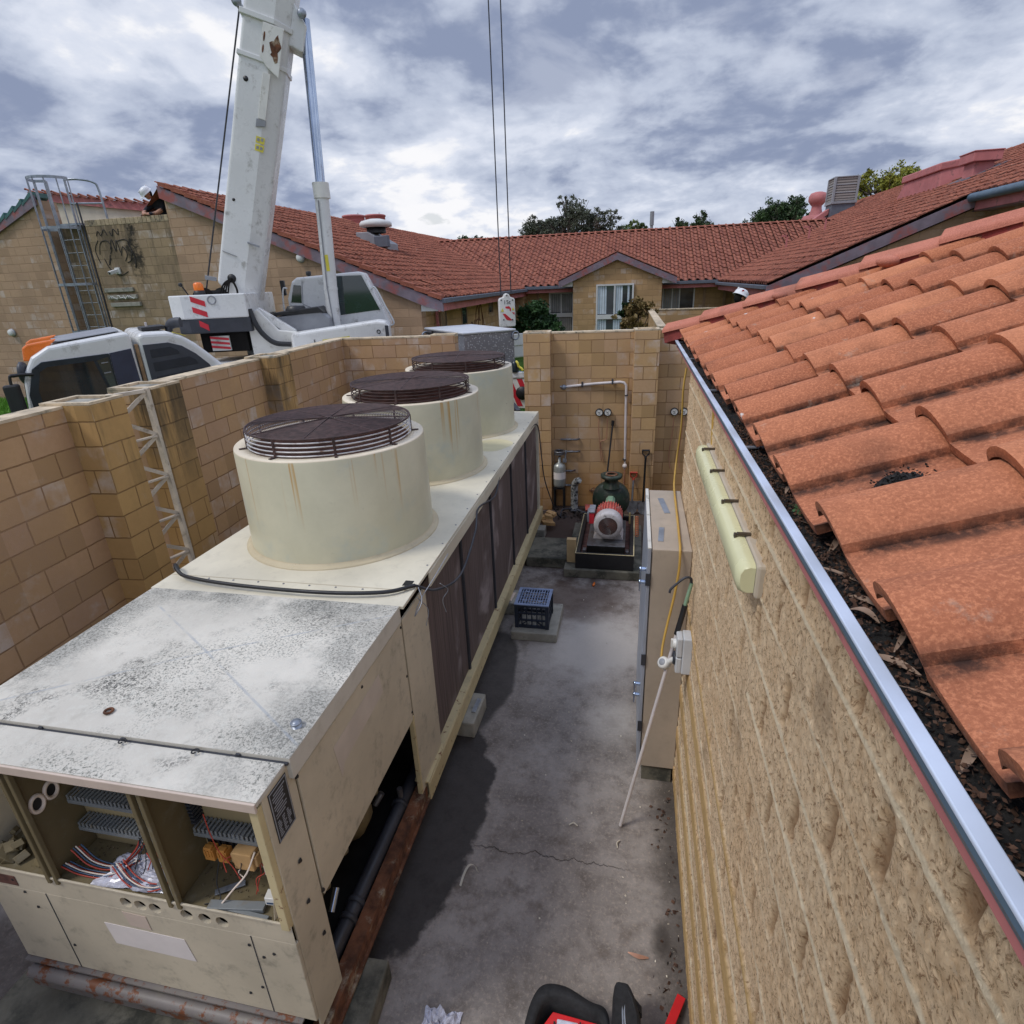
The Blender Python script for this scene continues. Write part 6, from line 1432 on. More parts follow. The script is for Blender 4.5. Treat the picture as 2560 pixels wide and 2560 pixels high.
# hook block
hb = T('hook_block', 'white crane hook block with red stripes and a 15t mark hanging from two ropes', 'hook block', (HK.x, HK.y, 2.0))
def Hk(x, y, z): return HK + D20 * x + N20 * y + V((0, 0, z))
def hblock(b):
    pr = [(-.145, 2.84), (-.16, 2.88), (-.16, 3.36), (-.13, 3.395), (-.07, 3.41), (-.045, 3.46), (0, 3.485), (.05, 3.46), (.075, 3.41), (.14, 3.39), (.16, 3.36), (.165, 2.88), (.15, 2.85)]
    b.prism([Hk(x, -.09, z) for x, z in pr], N20 * .18)
cp('cheek_plates', m_white2, hblock, .012, hb)
def hs(b):
    for P in (((-.10, 3.10), (-.045, 3.10), (.10, 2.97), (.05, 2.965), (-.02, 2.98)), ((-.04, 3.235), (.04, 3.24), (.075, 3.20), (.075, 3.14), (.05, 3.15), (.045, 3.19), (-.03, 3.20)), ((.09, 3.12), (.145, 3.12), (.145, 3.07))): b.prism([Hk(x, -.092, z) for x, z in P], N20 * -.003)
cp('red_stripe', m_red, hs, 0, hb)
cp('caution_sticker', m_yel, lambda b: (b.prism([Hk(x, -.092, z) for x, z in ((-.13, 3.14), (-.07, 3.14), (-.1, 3.21))], N20 * -.003), b.prism([Hk(x, -.092, z) for x, z in ((.09, 3.16), (.145, 3.16), (.115, 3.22))], N20 * -.003)), 0, hb)
cp('bolt', m_black, lambda b: [b.lathe(Hk(x, -.091, z), [(0, .012), (.013, .01), (.015, 0)], 8, -N20) for x, z in ((-.115, 3.36), (.115, 3.355), (-.08, 2.985), (.10, 2.98), (0, 3.44))], 0, hb)
def text(body, size, M4, m, name, parent, ext=.002):
    cu = bpy.data.curves.new(name, 'FONT'); cu.body = body; cu.size = size; cu.extrude = ext; cu.align_x = 'CENTER'
    o = bpy.data.objects.new(name, cu); COL.objects.link(o); dg = bpy.context.evaluated_depsgraph_get(); dg.update()
    me = bpy.data.meshes.new_from_object(o.evaluated_get(dg)); bpy.data.objects.remove(o); me.materials.clear(); me.materials.append(m)
    me.transform(M4); me.transform(Matrix.Translation(-root_loc(parent)))
    r = bpy.data.objects.new(name, me); COL.objects.link(r); r.parent = parent; return r
def frame4(o, x, y): 
    x = V(x).normalized(); y = V(y).normalized(); z = x.cross(y); return Matrix(((x.x, y.x, z.x, o[0]), (x.y, y.y, z.y, o[1]), (x.z, y.z, z.z, o[2]), (0, 0, 0, 1)))
text('15t', .11, frame4(Hk(0, -.093, 3.28), D20, (0, 0, 1)), m_black, 'capacity_mark', hb)
cp('swivel', m_rust, lambda b: (b.tube([Hk(0, 0, 2.84), Hk(0, 0, 2.72)], .04, 10), b.tube(bez([Hk(.0, 0, 2.74), Hk(.07, 0, 2.66), Hk(.06, 0, 2.56), Hk(0, 0, 2.52), Hk(-.06, 0, 2.56), Hk(-.065, 0, 2.63)]), [.03] * 41 if False else .028, 8)), 0, hb)
t = T('lifting_chain', 'rusty lifting chain hanging from the crane hook', 'chain', Hk(0, 0, 1.9))
def link(b, c, r, L, ax):
    c = V(c); pts = []
    for k in range(16):
        a = 2 * PI * k / 16; pts.append(c + V(ax) * (r * math.cos(a)) + V((0, 0, 1)) * ((L if math.sin(a) > 0 else -L) + r * math.sin(a)))
    pts.append(pts[0]); b.tube(pts, .011, 6, False)
for j, dx in enumerate((-.03, .035)):
    for k in range(9): 
        b = MB(); link(b, Hk(dx * (1 + k * .12), 0, 2.46 - k * .082), .028, .028, D20 if k % 2 else N20); b.build('chain_link', m_rust, t)
b = MB(); link(b, Hk(0, 0, 2.53), .05, .03, D20); b.build('master_link', m_rust, t)
m_cope = M('weathered_coping', hexl(166, 148, 120), .95, var=.25, vs=6, bump=.5, bs=50, dirt=((.1, .09, .07), .4, 5))
# ================================================================= buildings beyond the lawn
FYL = 13.5
lw = T('left_wing', 'long stone block wing on the left with a stained parapet and orange tiled roof', 'building', (-9, 18, GZ))
def wp(name, m, f, parent=lw, bevel=0): b = MB(); f(b); return b.build(name, m, parent, bevel)
def yprism(b, pts, y, d): b.prism([(x, y, z) for x, z in pts], (0, d, 0))
wp('gable_wall', m_far_wall, lambda b: yprism(b, [(-11.05, GZ - .1), (-11.05, 5.86), (-4.9, 3.30), (-4.9, GZ - .1)], FYL, .3))
wp('parapet_wall', m_parapet, lambda b: (b.box(-13.45, FYL + .002, GZ - .1, -11.0502, FYL + .3, 5.36), b.box(-14.62, FYL + .34, GZ - .1, -13.4502, FYL + .6, 5.40)))
wp('soldier_course', m_cope, lambda b: [b.box(-13.45 + i * .12, FYL - .004, 5.3605, -13.45 + i * .12 + .112, FYL + .31, 5.50) for i in range(20)], bevel=.008)
wp('left_gable_wall', m_far_wall, lambda b: yprism(b, [(-26, GZ - .1), (-26, 1.7), (-14.78, 6.02), (-14.62, 6.02), (-14.62, GZ - .1)], FYL, .5))
wp('side_wall', m_far_wall2, lambda b: b.box(-5.2, FYL + .301, GZ - .1, -4.9, 33, 3.42))
wp('white_upper_wall', m_whitewall, lambda b: b.prism([(-18, 16.0, 4.3), (-11.06, 16.0, 4.3), (-11.06, 16.0, 5.6), (-18, 16.0, 6.52)], (0, .3, 0)))
wp('flat_roof', m_flatroof, lambda b: b.box(-14.6, FYL + .6, 4.35, -11.06, 16.0, 4.42))
def upper_roof(b):
    b.add([(-17.4, 15.9, 6.72), (-13.0, 15.9, 6.02), (-13.0, 15.9, 5.86), (-17.4, 15.9, 6.52)], [(0, 1, 2, 3)])
wp('red_fascia', m_pinkpaint, lambda b: b.prism([(-17.5, 15.9, 6.66), (-11.1, 15.9, 5.78), (-11.1, 15.9, 5.60), (-17.5, 15.9, 6.44)], (0, .06, 0)))
tiled('upper_roof', m_tile_far, lw, (-17.5, 15.8, 6.66), V((6.4, 0, -.88)), V((0, 1, -.12)), 21, 3, .3, .34, SPF, .03)
wp('teal_edge', m_teal, lambda b: [b.prism([(-14.72 - i * .32, FYL - .08, 6.20 - i * .135), (-14.72 - (i + 1) * .32, FYL - .08, 6.10 - (i + 1) * .135), (-14.72 - (i + 1) * .32, FYL - .08, 6.04 - (i + 1) * .135), (-14.72 - i * .32, FYL - .08, 6.1 - i * .135)], (0, .5, 0)) for i in range(28)])
wp('barge_board', m_barge, lambda b: yprism(b, [(-14.66, 6.12), (-14.66, 5.90), (-25, 1.85), (-25, 2.07)], FYL - .07, .06))
# main roof plane and its trims
tl = math.atan(.41)
lr = tiled('roof', m_tile_far, lw, (-4.38, FYL - .12, 3.36), (0, 1, 0), (-math.cos(tl), 0, math.sin(tl)), 84, 21, .30, .345, SPF, .03)
wp('roof_underlay', m_blackmat, lambda b: b.add([(-4.5, FYL - .1, 3.36), (-4.5, 38, 3.36), (-11.0, 38, 6.03), (-11.0, FYL - .1, 6.03)], [(0, 1, 2, 3)]))
wp('back_slope', m_tile_far, lambda b: b.add([(-11.05, FYL - .1, 6.07), (-11.05, 38, 6.07), (-17, 38, 3.6), (-17, FYL + 3, 3.6)], [(0, 1, 2, 3)]))
wp('barge_board', m_barge, lambda b: yprism(b, [(-11.08, 6.09), (-4.33, 3.33), (-4.33, 3.12), (-4.75, 3.24), (-11.08, 5.83)], FYL - .11, .07))
wp('verge_tile', m_tile_far, lambda b: [b.prism([(-4.34 - i * .318, FYL - .14, 3.37 + i * .1304), (-4.34 - (i + 1) * .318, FYL - .14, 3.37 + (i + 1) * .1304 - .03), (-4.34 - (i + 1) * .318, FYL - .14, 3.46 + (i + 1) * .1304 - .03), (-4.34 - i * .318, FYL - .14, 3.47 + i * .1304)], (0, .2, 0)) for i in range(21)])
wp('ridge_cap', m_tile_far, lambda b: [b.lathe((-11.02, FYL - .1 + i * .42, 6.02), [(.13, 0), (.12, .44)], 10, (0, 1, 0), True, 0, PI) for i in range(57)])
wp('soffit_box', m_soffit, lambda b: yprism(b, [(-4.88, 3.32), (-4.45, 3.14), (-4.88, 3.14)], FYL - .03, .04))
wp('gutter', m_gutter_far, lambda b: (b.box(-4.40, FYL - .1, 3.30, -4.26, 26, 3.40)), bevel=.01)
wp('fascia', m_pinkpaint, lambda b: b.box(-4.44, FYL - .1, 3.12, -4.405, 26, 3.36))
wp('eave_soffit', m_soffit, lambda b: b.box(-4.9, FYL, 3.13, -4.445, 26, 3.14))
for (y0, y1, z0, z1) in ((14.85, 15.35, 1.6, 3.12), (16.85, 17.35, 2.6, 3.12), (20.15, 20.75, 2.75, 3.12), (23.0, 23.5, 2.2, 3.1)):
    w = wp('window', m_framedark, lambda b: (b.box(-4.9, y0 - .05, z0 - .05, -4.88, y1 + .05, z0), b.box(-4.9, y0 - .05, z0, -4.88, y0, z1), b.box(-4.9, y1, z0, -4.88, y1 + .05, z1)))
    wp('pane', m_window, lambda b: b.box(-4.905, y0, z0, -4.895, y1, z1), w)
for y in (14.4, 14.62): wp('downpipe' if y < 14.5 else 'pipe_batten', m_pinkpaint if y < 14.5 else m_framedark, lambda b: b.box(-4.86, y, GZ, -4.80, y + .06, 3.12))
wp('brick_pier', m_far_wall2, lambda b: b.box(-4.9, 24.3, GZ, -4.45, 24.9, 3.2))
# small fittings on the walls
def vent(x, z, label):
    t = T('wall_vent', label, 'wall vent', (x, FYL, z), 'round vents on the left wing')
    b = MB(); b.lathe((x, FYL, z), [(0, .10), (.07, .10), (.085, .08), (.09, 0)], 18, (0, -1, 0)); b.build('hood', m_soffit, t)
    b = MB(); b.ring((x, FYL - .02, z), .092, .014, 20, 6, (0, 1, 0)); b.build('flange', m_grey, t)
vent(-16.75, 2.92, 'small round white wall vent low on the left gable wall')
vent(-7.74, 4.4, 'small round white wall vent under the sloping barge beside the crane')
t = T('wall_camera', 'small white camera on the stained wall above a stone ledge', 'camera', (-12.84, FYL, 4.3))
b = MB(); b.box(-12.9, FYL - .05, 4.25, -12.76, FYL - .001, 4.40); b.build('mount', m_soffit, t, .01)
b = MB(); b.obox((-12.86, FYL - .14, 4.30), V((.04, .0, 0)), V((-.03, -.1, -.03)), (0, -.01, .04)); b.build('housing', m_soffit, t, .01)
b = MB(); b.lathe((-12.89, FYL - .24, 4.27), [(0, .008), (.035, .008), (.035, 0)], 12, (-.03, -.1, -.03)); b.build('lens', m_black, t)
t = T('stone_sign', 'pale sprayed stone ledges on the wall under the camera', 'ledge', (-12.95, FYL, 3.7))
for z in (3.83, 3.66, 3.48): b = MB(); b.box(-13.35 + (3.83 - z) * .2, FYL - .07, z, -12.5 + (3.83 - z) * .3, FYL - .001, z + .1); b.build('ledge', m_conc, t, .01)
b = MB()
for k in range(9): x = -13.25 + k * .085; b.tube([(x, FYL - .074, 3.69 + .05 * (k % 2)), (x + .05, FYL - .074, 3.74 - .04 * (k % 3)), (x + .08, FYL - .074, 3.69)], .010, 5)
b.build('spray_mark', m_soffit, t)
def graffiti(label, strokes, m, org, ux, uz=(0, 0, 1), r=.012, nm='graffiti'):
    b = MB(); o = V(org); ux = V(ux); uz = V(uz)
    for s in strokes: b.tube(bez([o + ux * x + uz * z for x, z in s], 6), r, 5)
    return tag(b.build(nm, m), label, 'graffiti')
graffiti('loopy dark spray tag on the stained parapet wall', [
    [(0, 0), (.1, .25), (.3, .3), (.4, .15), (.32, .0)], [(.1, -.1), (.2, -.35), (.45, -.5), (.7, -.42)], [(.35, .1), (.45, .32), (.5, .05), (.58, .3), (.62, .02)], [(.6, .28), (.85, .3), (.95, .1), (.88, -.15), (.75, -.22)],
    [(.62, -.05), (.72, .15), (.8, -.02), (.7, -.18)], [(.05, .42), (.12, .52), (.18, .42), (.3, .55), (.36, .42)], [(.45, .5), (.5, .4), (.58, .55), (.68, .42), (.72, .55)], [(-.05, -.2), (-.1, .1), (.05, .32)], [(.3, -.02), (.2, -.25), (.3, -.1)], [(.9, .2), (1.0, -.1), (.95, -.35)]], m_graf, (-13.25, FYL - .001, 4.72), (1, 0, 0))
graffiti('brown spray scrawl on the side wall near the hook block', [
    [(0, 0), (.1, .3), (.3, .2), (.25, 0), (.45, .35)], [(.5, .1), (.6, .55), (.8, .7), (.9, .3)], [(.7, .05), (.9, .5), (1.1, .75), (1.2, .2), (1.05, 0)], [(.55, .3), (.75, .35), (1.0, .3)], [(1.2, .5), (1.35, .1), (1.2, -.15)]], m_grafbrown, (-4.899, 17.7, 2.25), (0, 1.25, 0), (0, 0, 1.1), .02)
# dark streak of mould below the parapet
# cage ladder
t = T('cage_ladder', 'galvanised caged access ladder up the left end of the parapet wall', 'ladder', (-14.1, FYL, 2.0))
lx0, lx1 = -14.32, -13.78; lc = -14.05; ly = FYL + .1
b = MB(); [b.bar((x, ly, 1.6), (x, ly, 6.42), .05, .02) for x in (lx0, lx1)]; b.build('stile', m_galv, t)
b = MB(); [b.tube([(lx0, ly, z), (lx1, ly, z)], .008, 6) for z in [1.8 + i * .3 for i in range(13)]]; b.build('rungs', m_galv, t)
def hoop(z, r=.42): return [(lc + (r + .06) * math.cos(a), ly - .12 - r * math.sin(a) * 1.15, z) for a in [PI * k / 12 for k in range(13)]]
for z in (6.42, 5.34, 4.05, 2.9):
    b = MB(); P = hoop(z); [b.bar(P[i], P[i + 1], .012, .06) for i in range(12)]; b.bar(P[0], (lx1, ly, z), .012, .06); b.bar(P[-1], (lx0, ly, z), .012, .06); b.build('hoop', m_galv, t)
b = MB()
for k in range(0, 13, 2): x, y, _ = hoop(0)[k]; b.bar((x, y, 2.5), (x, y, 6.43), .03, .010, (1, 0, 0))
b.build('cage_bars', m_galv, t)
b = MB(); b.tube(bez([(lx1, ly, 6.42), (lx1 + .3, ly + .1, 6.42), (lx1 + .56, ly + .25, 6.36), (lx1 + .62, ly + .3, 6.2), (lx1 + .66, ly + .3, 5.5)]), .025, 8); b.tube([(lx1, ly, 5.9), (lx1 + .64, ly + .3, 5.9)], .022, 8); b.build('handrail', m_galv, t)
b = MB(); b.box(lx0 - .05, ly - .0, 5.42, lx1 + .1, ly + .5, 5.47); b.build('step_off_plate', m_galv, t)
b = MB(); b.tube([(lx1 + .24, FYL + .04, 2.0), (lx1 + .24, FYL + .04, 5.9)], .02, 6); b.build('conduit', m_dkgrey, t)
# roof fittings on the left wing
def lz(x): return 3.40 + (-4.38 - x) * .41
t = T('roof_ventilator', 'white mushroom roof ventilator on a grey base on the left tiled roof', 'ventilator', (-8.1, 18.9, lz(-8.1)))
vx, vy = -8.12, 18.95; vz = lz(vx)
b = MB(); b.prism([(vx - .5, vy - .45, vz - .02 + .205), (vx + .5, vy - .45, vz - .02 - .205), (vx + .5, vy - .45, vz + .02), (vx - .1, vy - .45, vz + .36), (vx - .5, vy - .45, vz + .36)], (0, .9, 0)); b.build('base_box', m_grey, t, .02)
b = MB(); b.lathe((vx, vy, vz), [(.30, .34), (.30, .52), (0, .52)], 24); b.build('throat', m_black, t)
b = MB(); b.lathe((vx, vy, vz), [(.36, .50), (.50, .53), (.50, .62), (.44, .68), (.2, .74), (0, .75)], 28); b.build('cowl', m_soffit, t)
b = MB(); b.box(vx + .15, vy - .62, vz - .1, vx + .6, vy - .44, vz + .22); b.build('motor_box', m_gutter_far, t, .02)
for (y, r, lab) in ((23.6, .42, 'short pink round flue on the left ridge, farther from the crane boom'), (25.7, .42, 'taller pink round flue on the left ridge')):
    x = -11.0; h = .42 if y < 24 else .62
    if y < 24: lab = 'shorter pink round flue on the left ridge'
    t = T('roof_flue', lab, 'flue', (x, y, 6.0), 'pink flues on the left ridge')
    b = MB(); b.lathe((x, y, 5.9), [(r, 0), (r, h - .06), (r + .03, h - .05), (r + .03, h + .0), (r - .02, h + .02), (0, h + .02)], 24); b.build('stack', m_pinkpaint, t)
    b = MB(); b.ring((x, y, 5.9 + h * .55), r + .005, .012, 26, 5); b.ring((x, y, 5.9 + h * .3), r + .005, .012, 26, 5); b.build('band', m_pinkpaint, t)
    b = MB(); b.bar((x + .2, y, 5.9 + h), (x + .2, y, 6.0 + h), .02, .02); b.bar((x - .3, y, 5.9 + h * .7), (x - .8, y, 5.9 + h * .7), .02, .02); b.build('stay', m_grey, t)

# far wing with the gabled bay
fw = T('far_wing', 'low stone wing across the far end with a gabled window bay and tiled roof', 'building', (0, 25, GZ))
def fp(name, m, f, parent=fw, bevel=0): b = MB(); f(b); return b.build(name, m, parent, bevel)
fp('wall', m_far_wall2, lambda b: b.box(-4.8, 25.0, GZ - .1, 14, 25.3, 3.55))
ft = math.atan(.422)
tiled('roof', m_tile_far, fw, (-9.5, 24.45, 3.45), (1, 0, 0), (0, math.cos(ft), math.sin(ft)), 75, 15, .30, .37, SPF, .03, .03, 1.25)
fp('roof_underlay', m_blackmat, lambda b: b.add([(-9.4, 24.5, 3.42), (13, 24.5, 3.42), (13, 29.5, 5.53), (-9.4, 29.5, 5.53)], [(0, 1, 2, 3)]))
fp('ridge_cap', m_tile_far, lambda b: [b.lathe((-9.6 + i * .42, 29.5, 5.53), [(.15, 0), (.14, .44)], 10, (1, 0, 0), True, -PI / 2, PI / 2) for i in range(54)])
fp('back_slope', m_tile_far, lambda b: b.add([(-9.4, 29.55, 5.5), (13, 29.55, 5.5), (13, 34, 3.6), (-9.4, 34, 3.6)], [(0, 1, 2, 3)]))
fp('gutter', m_gutter_far, lambda b: b.box(-4.4, 24.33, 3.36, 3.1, 24.45, 3.47), bevel=.01)
fp('fascia', m_pinkpaint, lambda b: b.box(-4.6, 24.46, 3.22, 3.2, 24.50, 3.42))
fp('eave_soffit', m_soffit, lambda b: b.box(-4.6, 24.51, 3.22, 3.2, 25.0, 3.23))
BYF = 23.6
bay = fp('bay_wall', m_far_wall2, lambda b: b.prism([(-2.38, BYF, GZ - .1), (-2.38, BYF, 3.72), (-.74, BYF, 4.36), (.92, BYF, 3.72), (.92, BYF, GZ - .1)], (0, 1.5, 0)))
for sg in (-1, 1):
    xe = -.74 + sg * 2.17
    fp('bay_barge', m_barge, lambda b: b.prism([(-.74, BYF - .16, 4.54), (xe, BYF - .16, 3.62), (xe, BYF - .16, 3.40), (-.74, BYF - .16, 4.30)], (0, .06, 0)), bay)
    fp('bay_soffit', m_soffit, lambda b: b.prism([(xe - sg * .03, BYF - .02, 3.56), (-.74 + sg * 1.66, BYF - .02, 3.80), (-.74 + sg * 1.66, BYF - .02, 3.43), (xe - sg * .03, BYF - .02, 3.43)], (0, .5, 0)), bay)
    W_ = V((-sg * 2.17, 0, .92)).normalized()
    tiled('bay_roof', m_tile_far, bay, (xe, BYF - .12, 3.6), (0, 1, 0), W_, 12, 7, .30, .34, SPF, .025)
def window(x0, x1, z0, z1, y, zs, blinds, label=None, gap=()):
    w = fp('window', m_frame, lambda b: (b.box(x0, y - .04, z0, x0 + .06, y + .02, z1), b.box(x1 - .06, y - .04, z0, x1, y + .02, z1), b.box(x0 + .0601, y - .04, z1 - .06, x1 - .0601, y + .02, z1), b.box(x0 + .0601, y - .05, zs - .16, x1 - .0601, y + .02, zs), b.box((x0 + x1) / 2 - .025, y - .035, zs + .001, (x0 + x1) / 2 + .025, y + .015, z1 - .061)))
    fp('pane', m_window, lambda b: b.box(x0 + .06, y + .022, z0, x1 - .06, y + .03, z1 - .06), w)
    n = int((x1 - x0 - .14) / .085)
    fp('blind', blinds, lambda b: [b.obox((x0 + .1 + .085 * i, y + .012, (zs + z1) / 2 - .02), V((.036, .006 * (1 if i % 2 else -1), 0)), V((0, .001, 0)), (0, 0, (z1 - zs) / 2 - .05)) for i in range(n) if i not in gap] + [b.obox((x0 + .1 + .085 * i, y + .012, (z0 + zs) / 2 - .1), V((.036, .004, 0)), V((0, .001, 0)), (0, 0, (zs - z0) / 2 - .08)) for i in range(n) if i not in gap], w)
    return w
window(-1.5, -.1, 1.5, 3.47, BYF - .035, 2.38, m_blind, None, (4, 5, 6, 11, 12))
window(-3.5, -2.5, 1.5, 3.22, 24.965, 2.42, m_blindgrey, None, ())
fp('window', m_frame, lambda b: (b.box(1.0, 24.94, 2.2, 1.05, 25.0, 3.22), b.box(1.36, 24.95, 2.2, 1.40, 25.0, 3.22), b.box(1.64, 24.93, 2.2, 1.68, 25.0, 3.22)))
fp('blind', m_blindgrey, lambda b: [b.box(1.05 + i * .085, 24.985, 2.2, 1.125 + i * .085, 24.99, 3.22) for i in range(7)])
fp('open_door', m_window, lambda b: b.box(1.69, 24.985, 1.2, 2.18, 24.995, 3.22))
fp('door_edge', m_frame, lambda b: b.box(2.181, 24.95, 1.2, 2.23, 24.998, 3.22))
for x in (-4.0, 2.55, 3.3, 3.9): fp('downpipe', m_framedark, lambda b: b.box(x, 24.92, GZ, x + .09, 24.998, 3.22))
# courtyard pen of low block walls
pen = T('courtyard_wall', 'low pale block walls of a small courtyard before the far wing', 'wall', (1.6, 18, GZ))
def pn(name, m, f): b = MB(); f(b); return b.build(name, m, pen)
PZ = 2.62
pn('far_wall', m_far_wall2, lambda b: b.box(.42, 21.6, GZ, 3.4, 21.78, PZ - .03)); pn('near_wall', m_far_wall2, lambda b: b.box(.52, 14.2, GZ, 6, 14.38, PZ - .03)); pn('side_wall', m_far_wall2, lambda b: b.prism([(.42, 21.6, GZ), (.58, 21.6, GZ), (.68, 14.381, GZ), (.52, 14.381, GZ)], (0, 0, PZ - .03 - GZ)))
pn('coping', m_wall_cap, lambda b: (b.box(.40, 21.58, PZ - .0298, 3.4, 21.8, PZ), b.box(.50, 14.18, PZ - .0298, 6, 14.4, PZ), b.prism([(.40, 21.579, PZ - .0298), (.60, 21.579, PZ - .0298), (.70, 14.401, PZ - .0298), (.50, 14.401, PZ - .0298)], (0, 0, .0298))))
pn('inner_rail', m_wall_cap, lambda b: (b.box(.62, 17.8, 2.3, 3.3, 17.9, 2.36), b.box(2.55, 18.0, 2.3, 2.62, 21.5, 2.36), b.box(.6, 20.2, 2.5, .95, 20.28, 2.55), b.box(.62, 16.6, 2.3, 1.0, 16.68, 2.36)))

# right wing
rw = T('right_wing', 'long stone block wing on the right with a rising tiled roof and pink vents', 'building', (8, 20, GZ))
def rp(name, m, f, parent=rw, bevel=0): b = MB(); f(b); return b.build(name, m, parent, bevel)
RY = 15.4; rt = math.atan(.42); REX = 3.0
def rz(x): return 3.42 + (x - REX) * .42
rp('gable_wall', m_far_wall, lambda b: yprism(b, [(3.6, GZ - .1), (3.6, 3.36), (7.0, 4.78), (12, 4.9), (12, GZ - .1)], RY, .3))
rp('side_wall', m_far_wall2, lambda b: b.box(3.6, RY + .301, GZ - .1, 3.9, 25, 3.42))
rp('near_side_wall', m_far_wall, lambda b: b.box(7.3, 6.2, GZ - .1, 7.6, RY - .001, 4.86))
tiled('roof', m_tile_far, rw, (REX, RY - .1, 3.40), (0, 1, 0), (math.cos(rt), 0, math.sin(rt)), 140, 13, .30, .345, SPF, .03)
tiled('upper_roof', m_tile_far, rw, (REX + 13 * .345 * math.cos(rt) - .33, 8.0, 3.40 + 13 * .345 * math.sin(rt) - .14), (0, 1, 0), (math.cos(rt), 0, math.sin(rt)), 24, 1, .30, .40, SPF, .03)
tiled('upper_roof', m_tile_far, rw, (REX + 13 * .345 * math.cos(rt), 8.0, 3.40 + 13 * .345 * math.sin(rt)), (0, 1, 0), (math.cos(rt), 0, math.sin(rt)), 165, 14, .30, .345, SPF, .03)
rp('roof_underlay', m_blackmat, lambda b: (b.add([(3.05, RY - .08, 3.40), (3.05, 57, 3.40), (11.5, 57, 6.95), (11.5, RY - .08, 6.95)], [(0, 1, 2, 3)]), b.add([(6.9, 8, 5.0), (6.9, RY, 5.0), (11.5, RY, 6.95), (11.5, 8, 6.95)], [(0, 1, 2, 3)])))
rp('ridge_cap', m_tile_far, lambda b: [b.lathe((11.42, 8 + i * .42, 6.93), [(.13, 0), (.12, .44)], 8, (0, 1, 0), True, 0, PI) for i in range(116)])
rp('back_slope', m_tile_far, lambda b: b.add([(11.45, 8, 7.0), (11.45, 57, 7.0), (18, 57, 4.2), (18, 8, 4.2)], [(0, 1, 2, 3)]))
rp('barge_board', m_barge, lambda b: yprism(b, [(2.95, 3.36), (7.0, 5.06), (7.0, 4.82), (3.35, 3.30), (2.95, 3.12)], RY - .12, .07))
rp('soffit_box', m_soffit, lambda b: yprism(b, [(3.58, 3.36), (3.2, 3.2), (3.58, 3.2)], RY - .03, .04))
rp('gutter', m_gutter_far, lambda b: b.box(2.88, RY - .1, 3.30, 3.0, 24.4, 3.39), bevel=.01); rp('fascia', m_pinkpaint, lambda b: b.box(3.005, RY - .1, 3.13, 3.04, 24.5, 3.36)); rp('eave_soffit', m_soffit, lambda b: b.box(3.045, RY, 3.13, 3.6, 24.5, 3.14))
rp('upper_gutter', m_gutter_b, lambda b: b.lathe((6.80, 8.0, 4.96), [(.085, 0), (.085, RY - 8.1)], 14, (0, 1, 0)), bevel=0); rp('upper_fascia', m_pinkpaint, lambda b: b.box(6.89, 8, 4.72, 6.92, RY - .13, 4.98)); rp('upper_soffit', m_barge, lambda b: b.box(6.921, 8, 4.70, 7.3, RY - .001, 4.715))
for x in (2.0, 2.5): pass
for y in (17.5, 20.5, 23): rp('window', m_framedark, lambda b: (b.box(3.58, y, 2.0, 3.599, y + .06, 3.1), b.box(3.58, y + .9, 2.0, 3.599, y + .96, 3.1), b.box(3.585, y + .061, 2.0, 3.5985, y + .899, 3.1)))
# evaporative cooler and pink roof fittings on the right slope
def on_r(x): return rz(x) + .02
t = T('evaporative_cooler', 'grey louvred evaporative cooler box on the right tiled roof', 'cooler', (9.5, 34, on_r(9.5)))
ex, ey = 9.45, 33.8; ez = on_r(ex) - .12; es = .5
b = MB(); b.prism([(ex - es, ey - es, ez + .62), (ex + es, ey - es, ez + .62), (ex + es, ey + es, ez + .62), (ex - es, ey + es, ez + .62)], (0, 0, .98)); b.build('pad_box', m_evap, t, .03)
b = MB(); [b.box(ex + sx * es - .05, ey + sy * es - .05, ez + .60, ex + sx * es + .05, ey + sy * es + .05, ez + 1.62) for sx in (-1, 1) for sy in (-1, 1)]; b.box(ex - es - .06, ey - es - .06, ez + .5, ex + es + .06, ey + es + .06, ez + .61); b.box(ex - es - .04, ey - es - .04, ez + 1.60, ex + es + .04, ey + es + .04, ez + 1.65); [b.box(ex - es - .02, ey - es - .02, ez + z, ex + es + .02, ey + es + .02, ez + z + .04) for z in (.95, 1.28)]; b.build('frame', m_grey, t, .01)
b = MB(); b.prism([(ex - .5, ey - .5, ez - .25), (ex + .5, ey - .5, ez + .2), (ex + .5, ey - .5, ez + .5), (ex - .5, ey - .5, ez + .5)], (0, 1.0, 0)); b.build('dropper', m_gutter_far, t)
b = MB(); b.prism([(ex - 1.5, ey - .2, ez - .55), (ex - .51, ey - .2, ez + .1), (ex - .51, ey - .2, ez + .35), (ex - 1.5, ey - .2, ez - .3)], (0, .6, 0)); b.build('pink_duct', m_pinkpaint, t, .02)
t = T('pink_flue', 'pink onion headed roof flue beside the evaporative cooler', 'flue', (10.6, 42.5, on_r(10.6)))
qx, qy = 10.7, 43.0; qz = on_r(qx)
b = MB(); b.lathe((qx, qy, qz), [(.5, -.3), (.4, .1), (.30, .45), (.28, .62), (.4, .74), (.52, .92), (.52, 1.15), (.42, 1.33), (.2, 1.4), (0, 1.41)], 20); b.build('cowl', m_pinkpaint, t)
b = MB(); b.lathe((qx, qy, qz), [(.8, -.35), (.8, -.1), (.68, .1)], 20); b.build('flashing', m_pinkpaint, t)
t = T('monitor_vent', 'long pink box vent with sloping ends on the right tiled roof', 'roof vent', (8.6, 22.5, on_r(8.6)))
mz = on_r(8.5)
b = MB(); b.prism([(8.4, 20.9, mz - .1), (8.4, 24.0, mz - .1), (8.4, 23.5, mz + .42), (8.4, 21.0, mz + .42)], (.7, 0, .25)); b.build('casing', m_pinkpaint, t, .03)
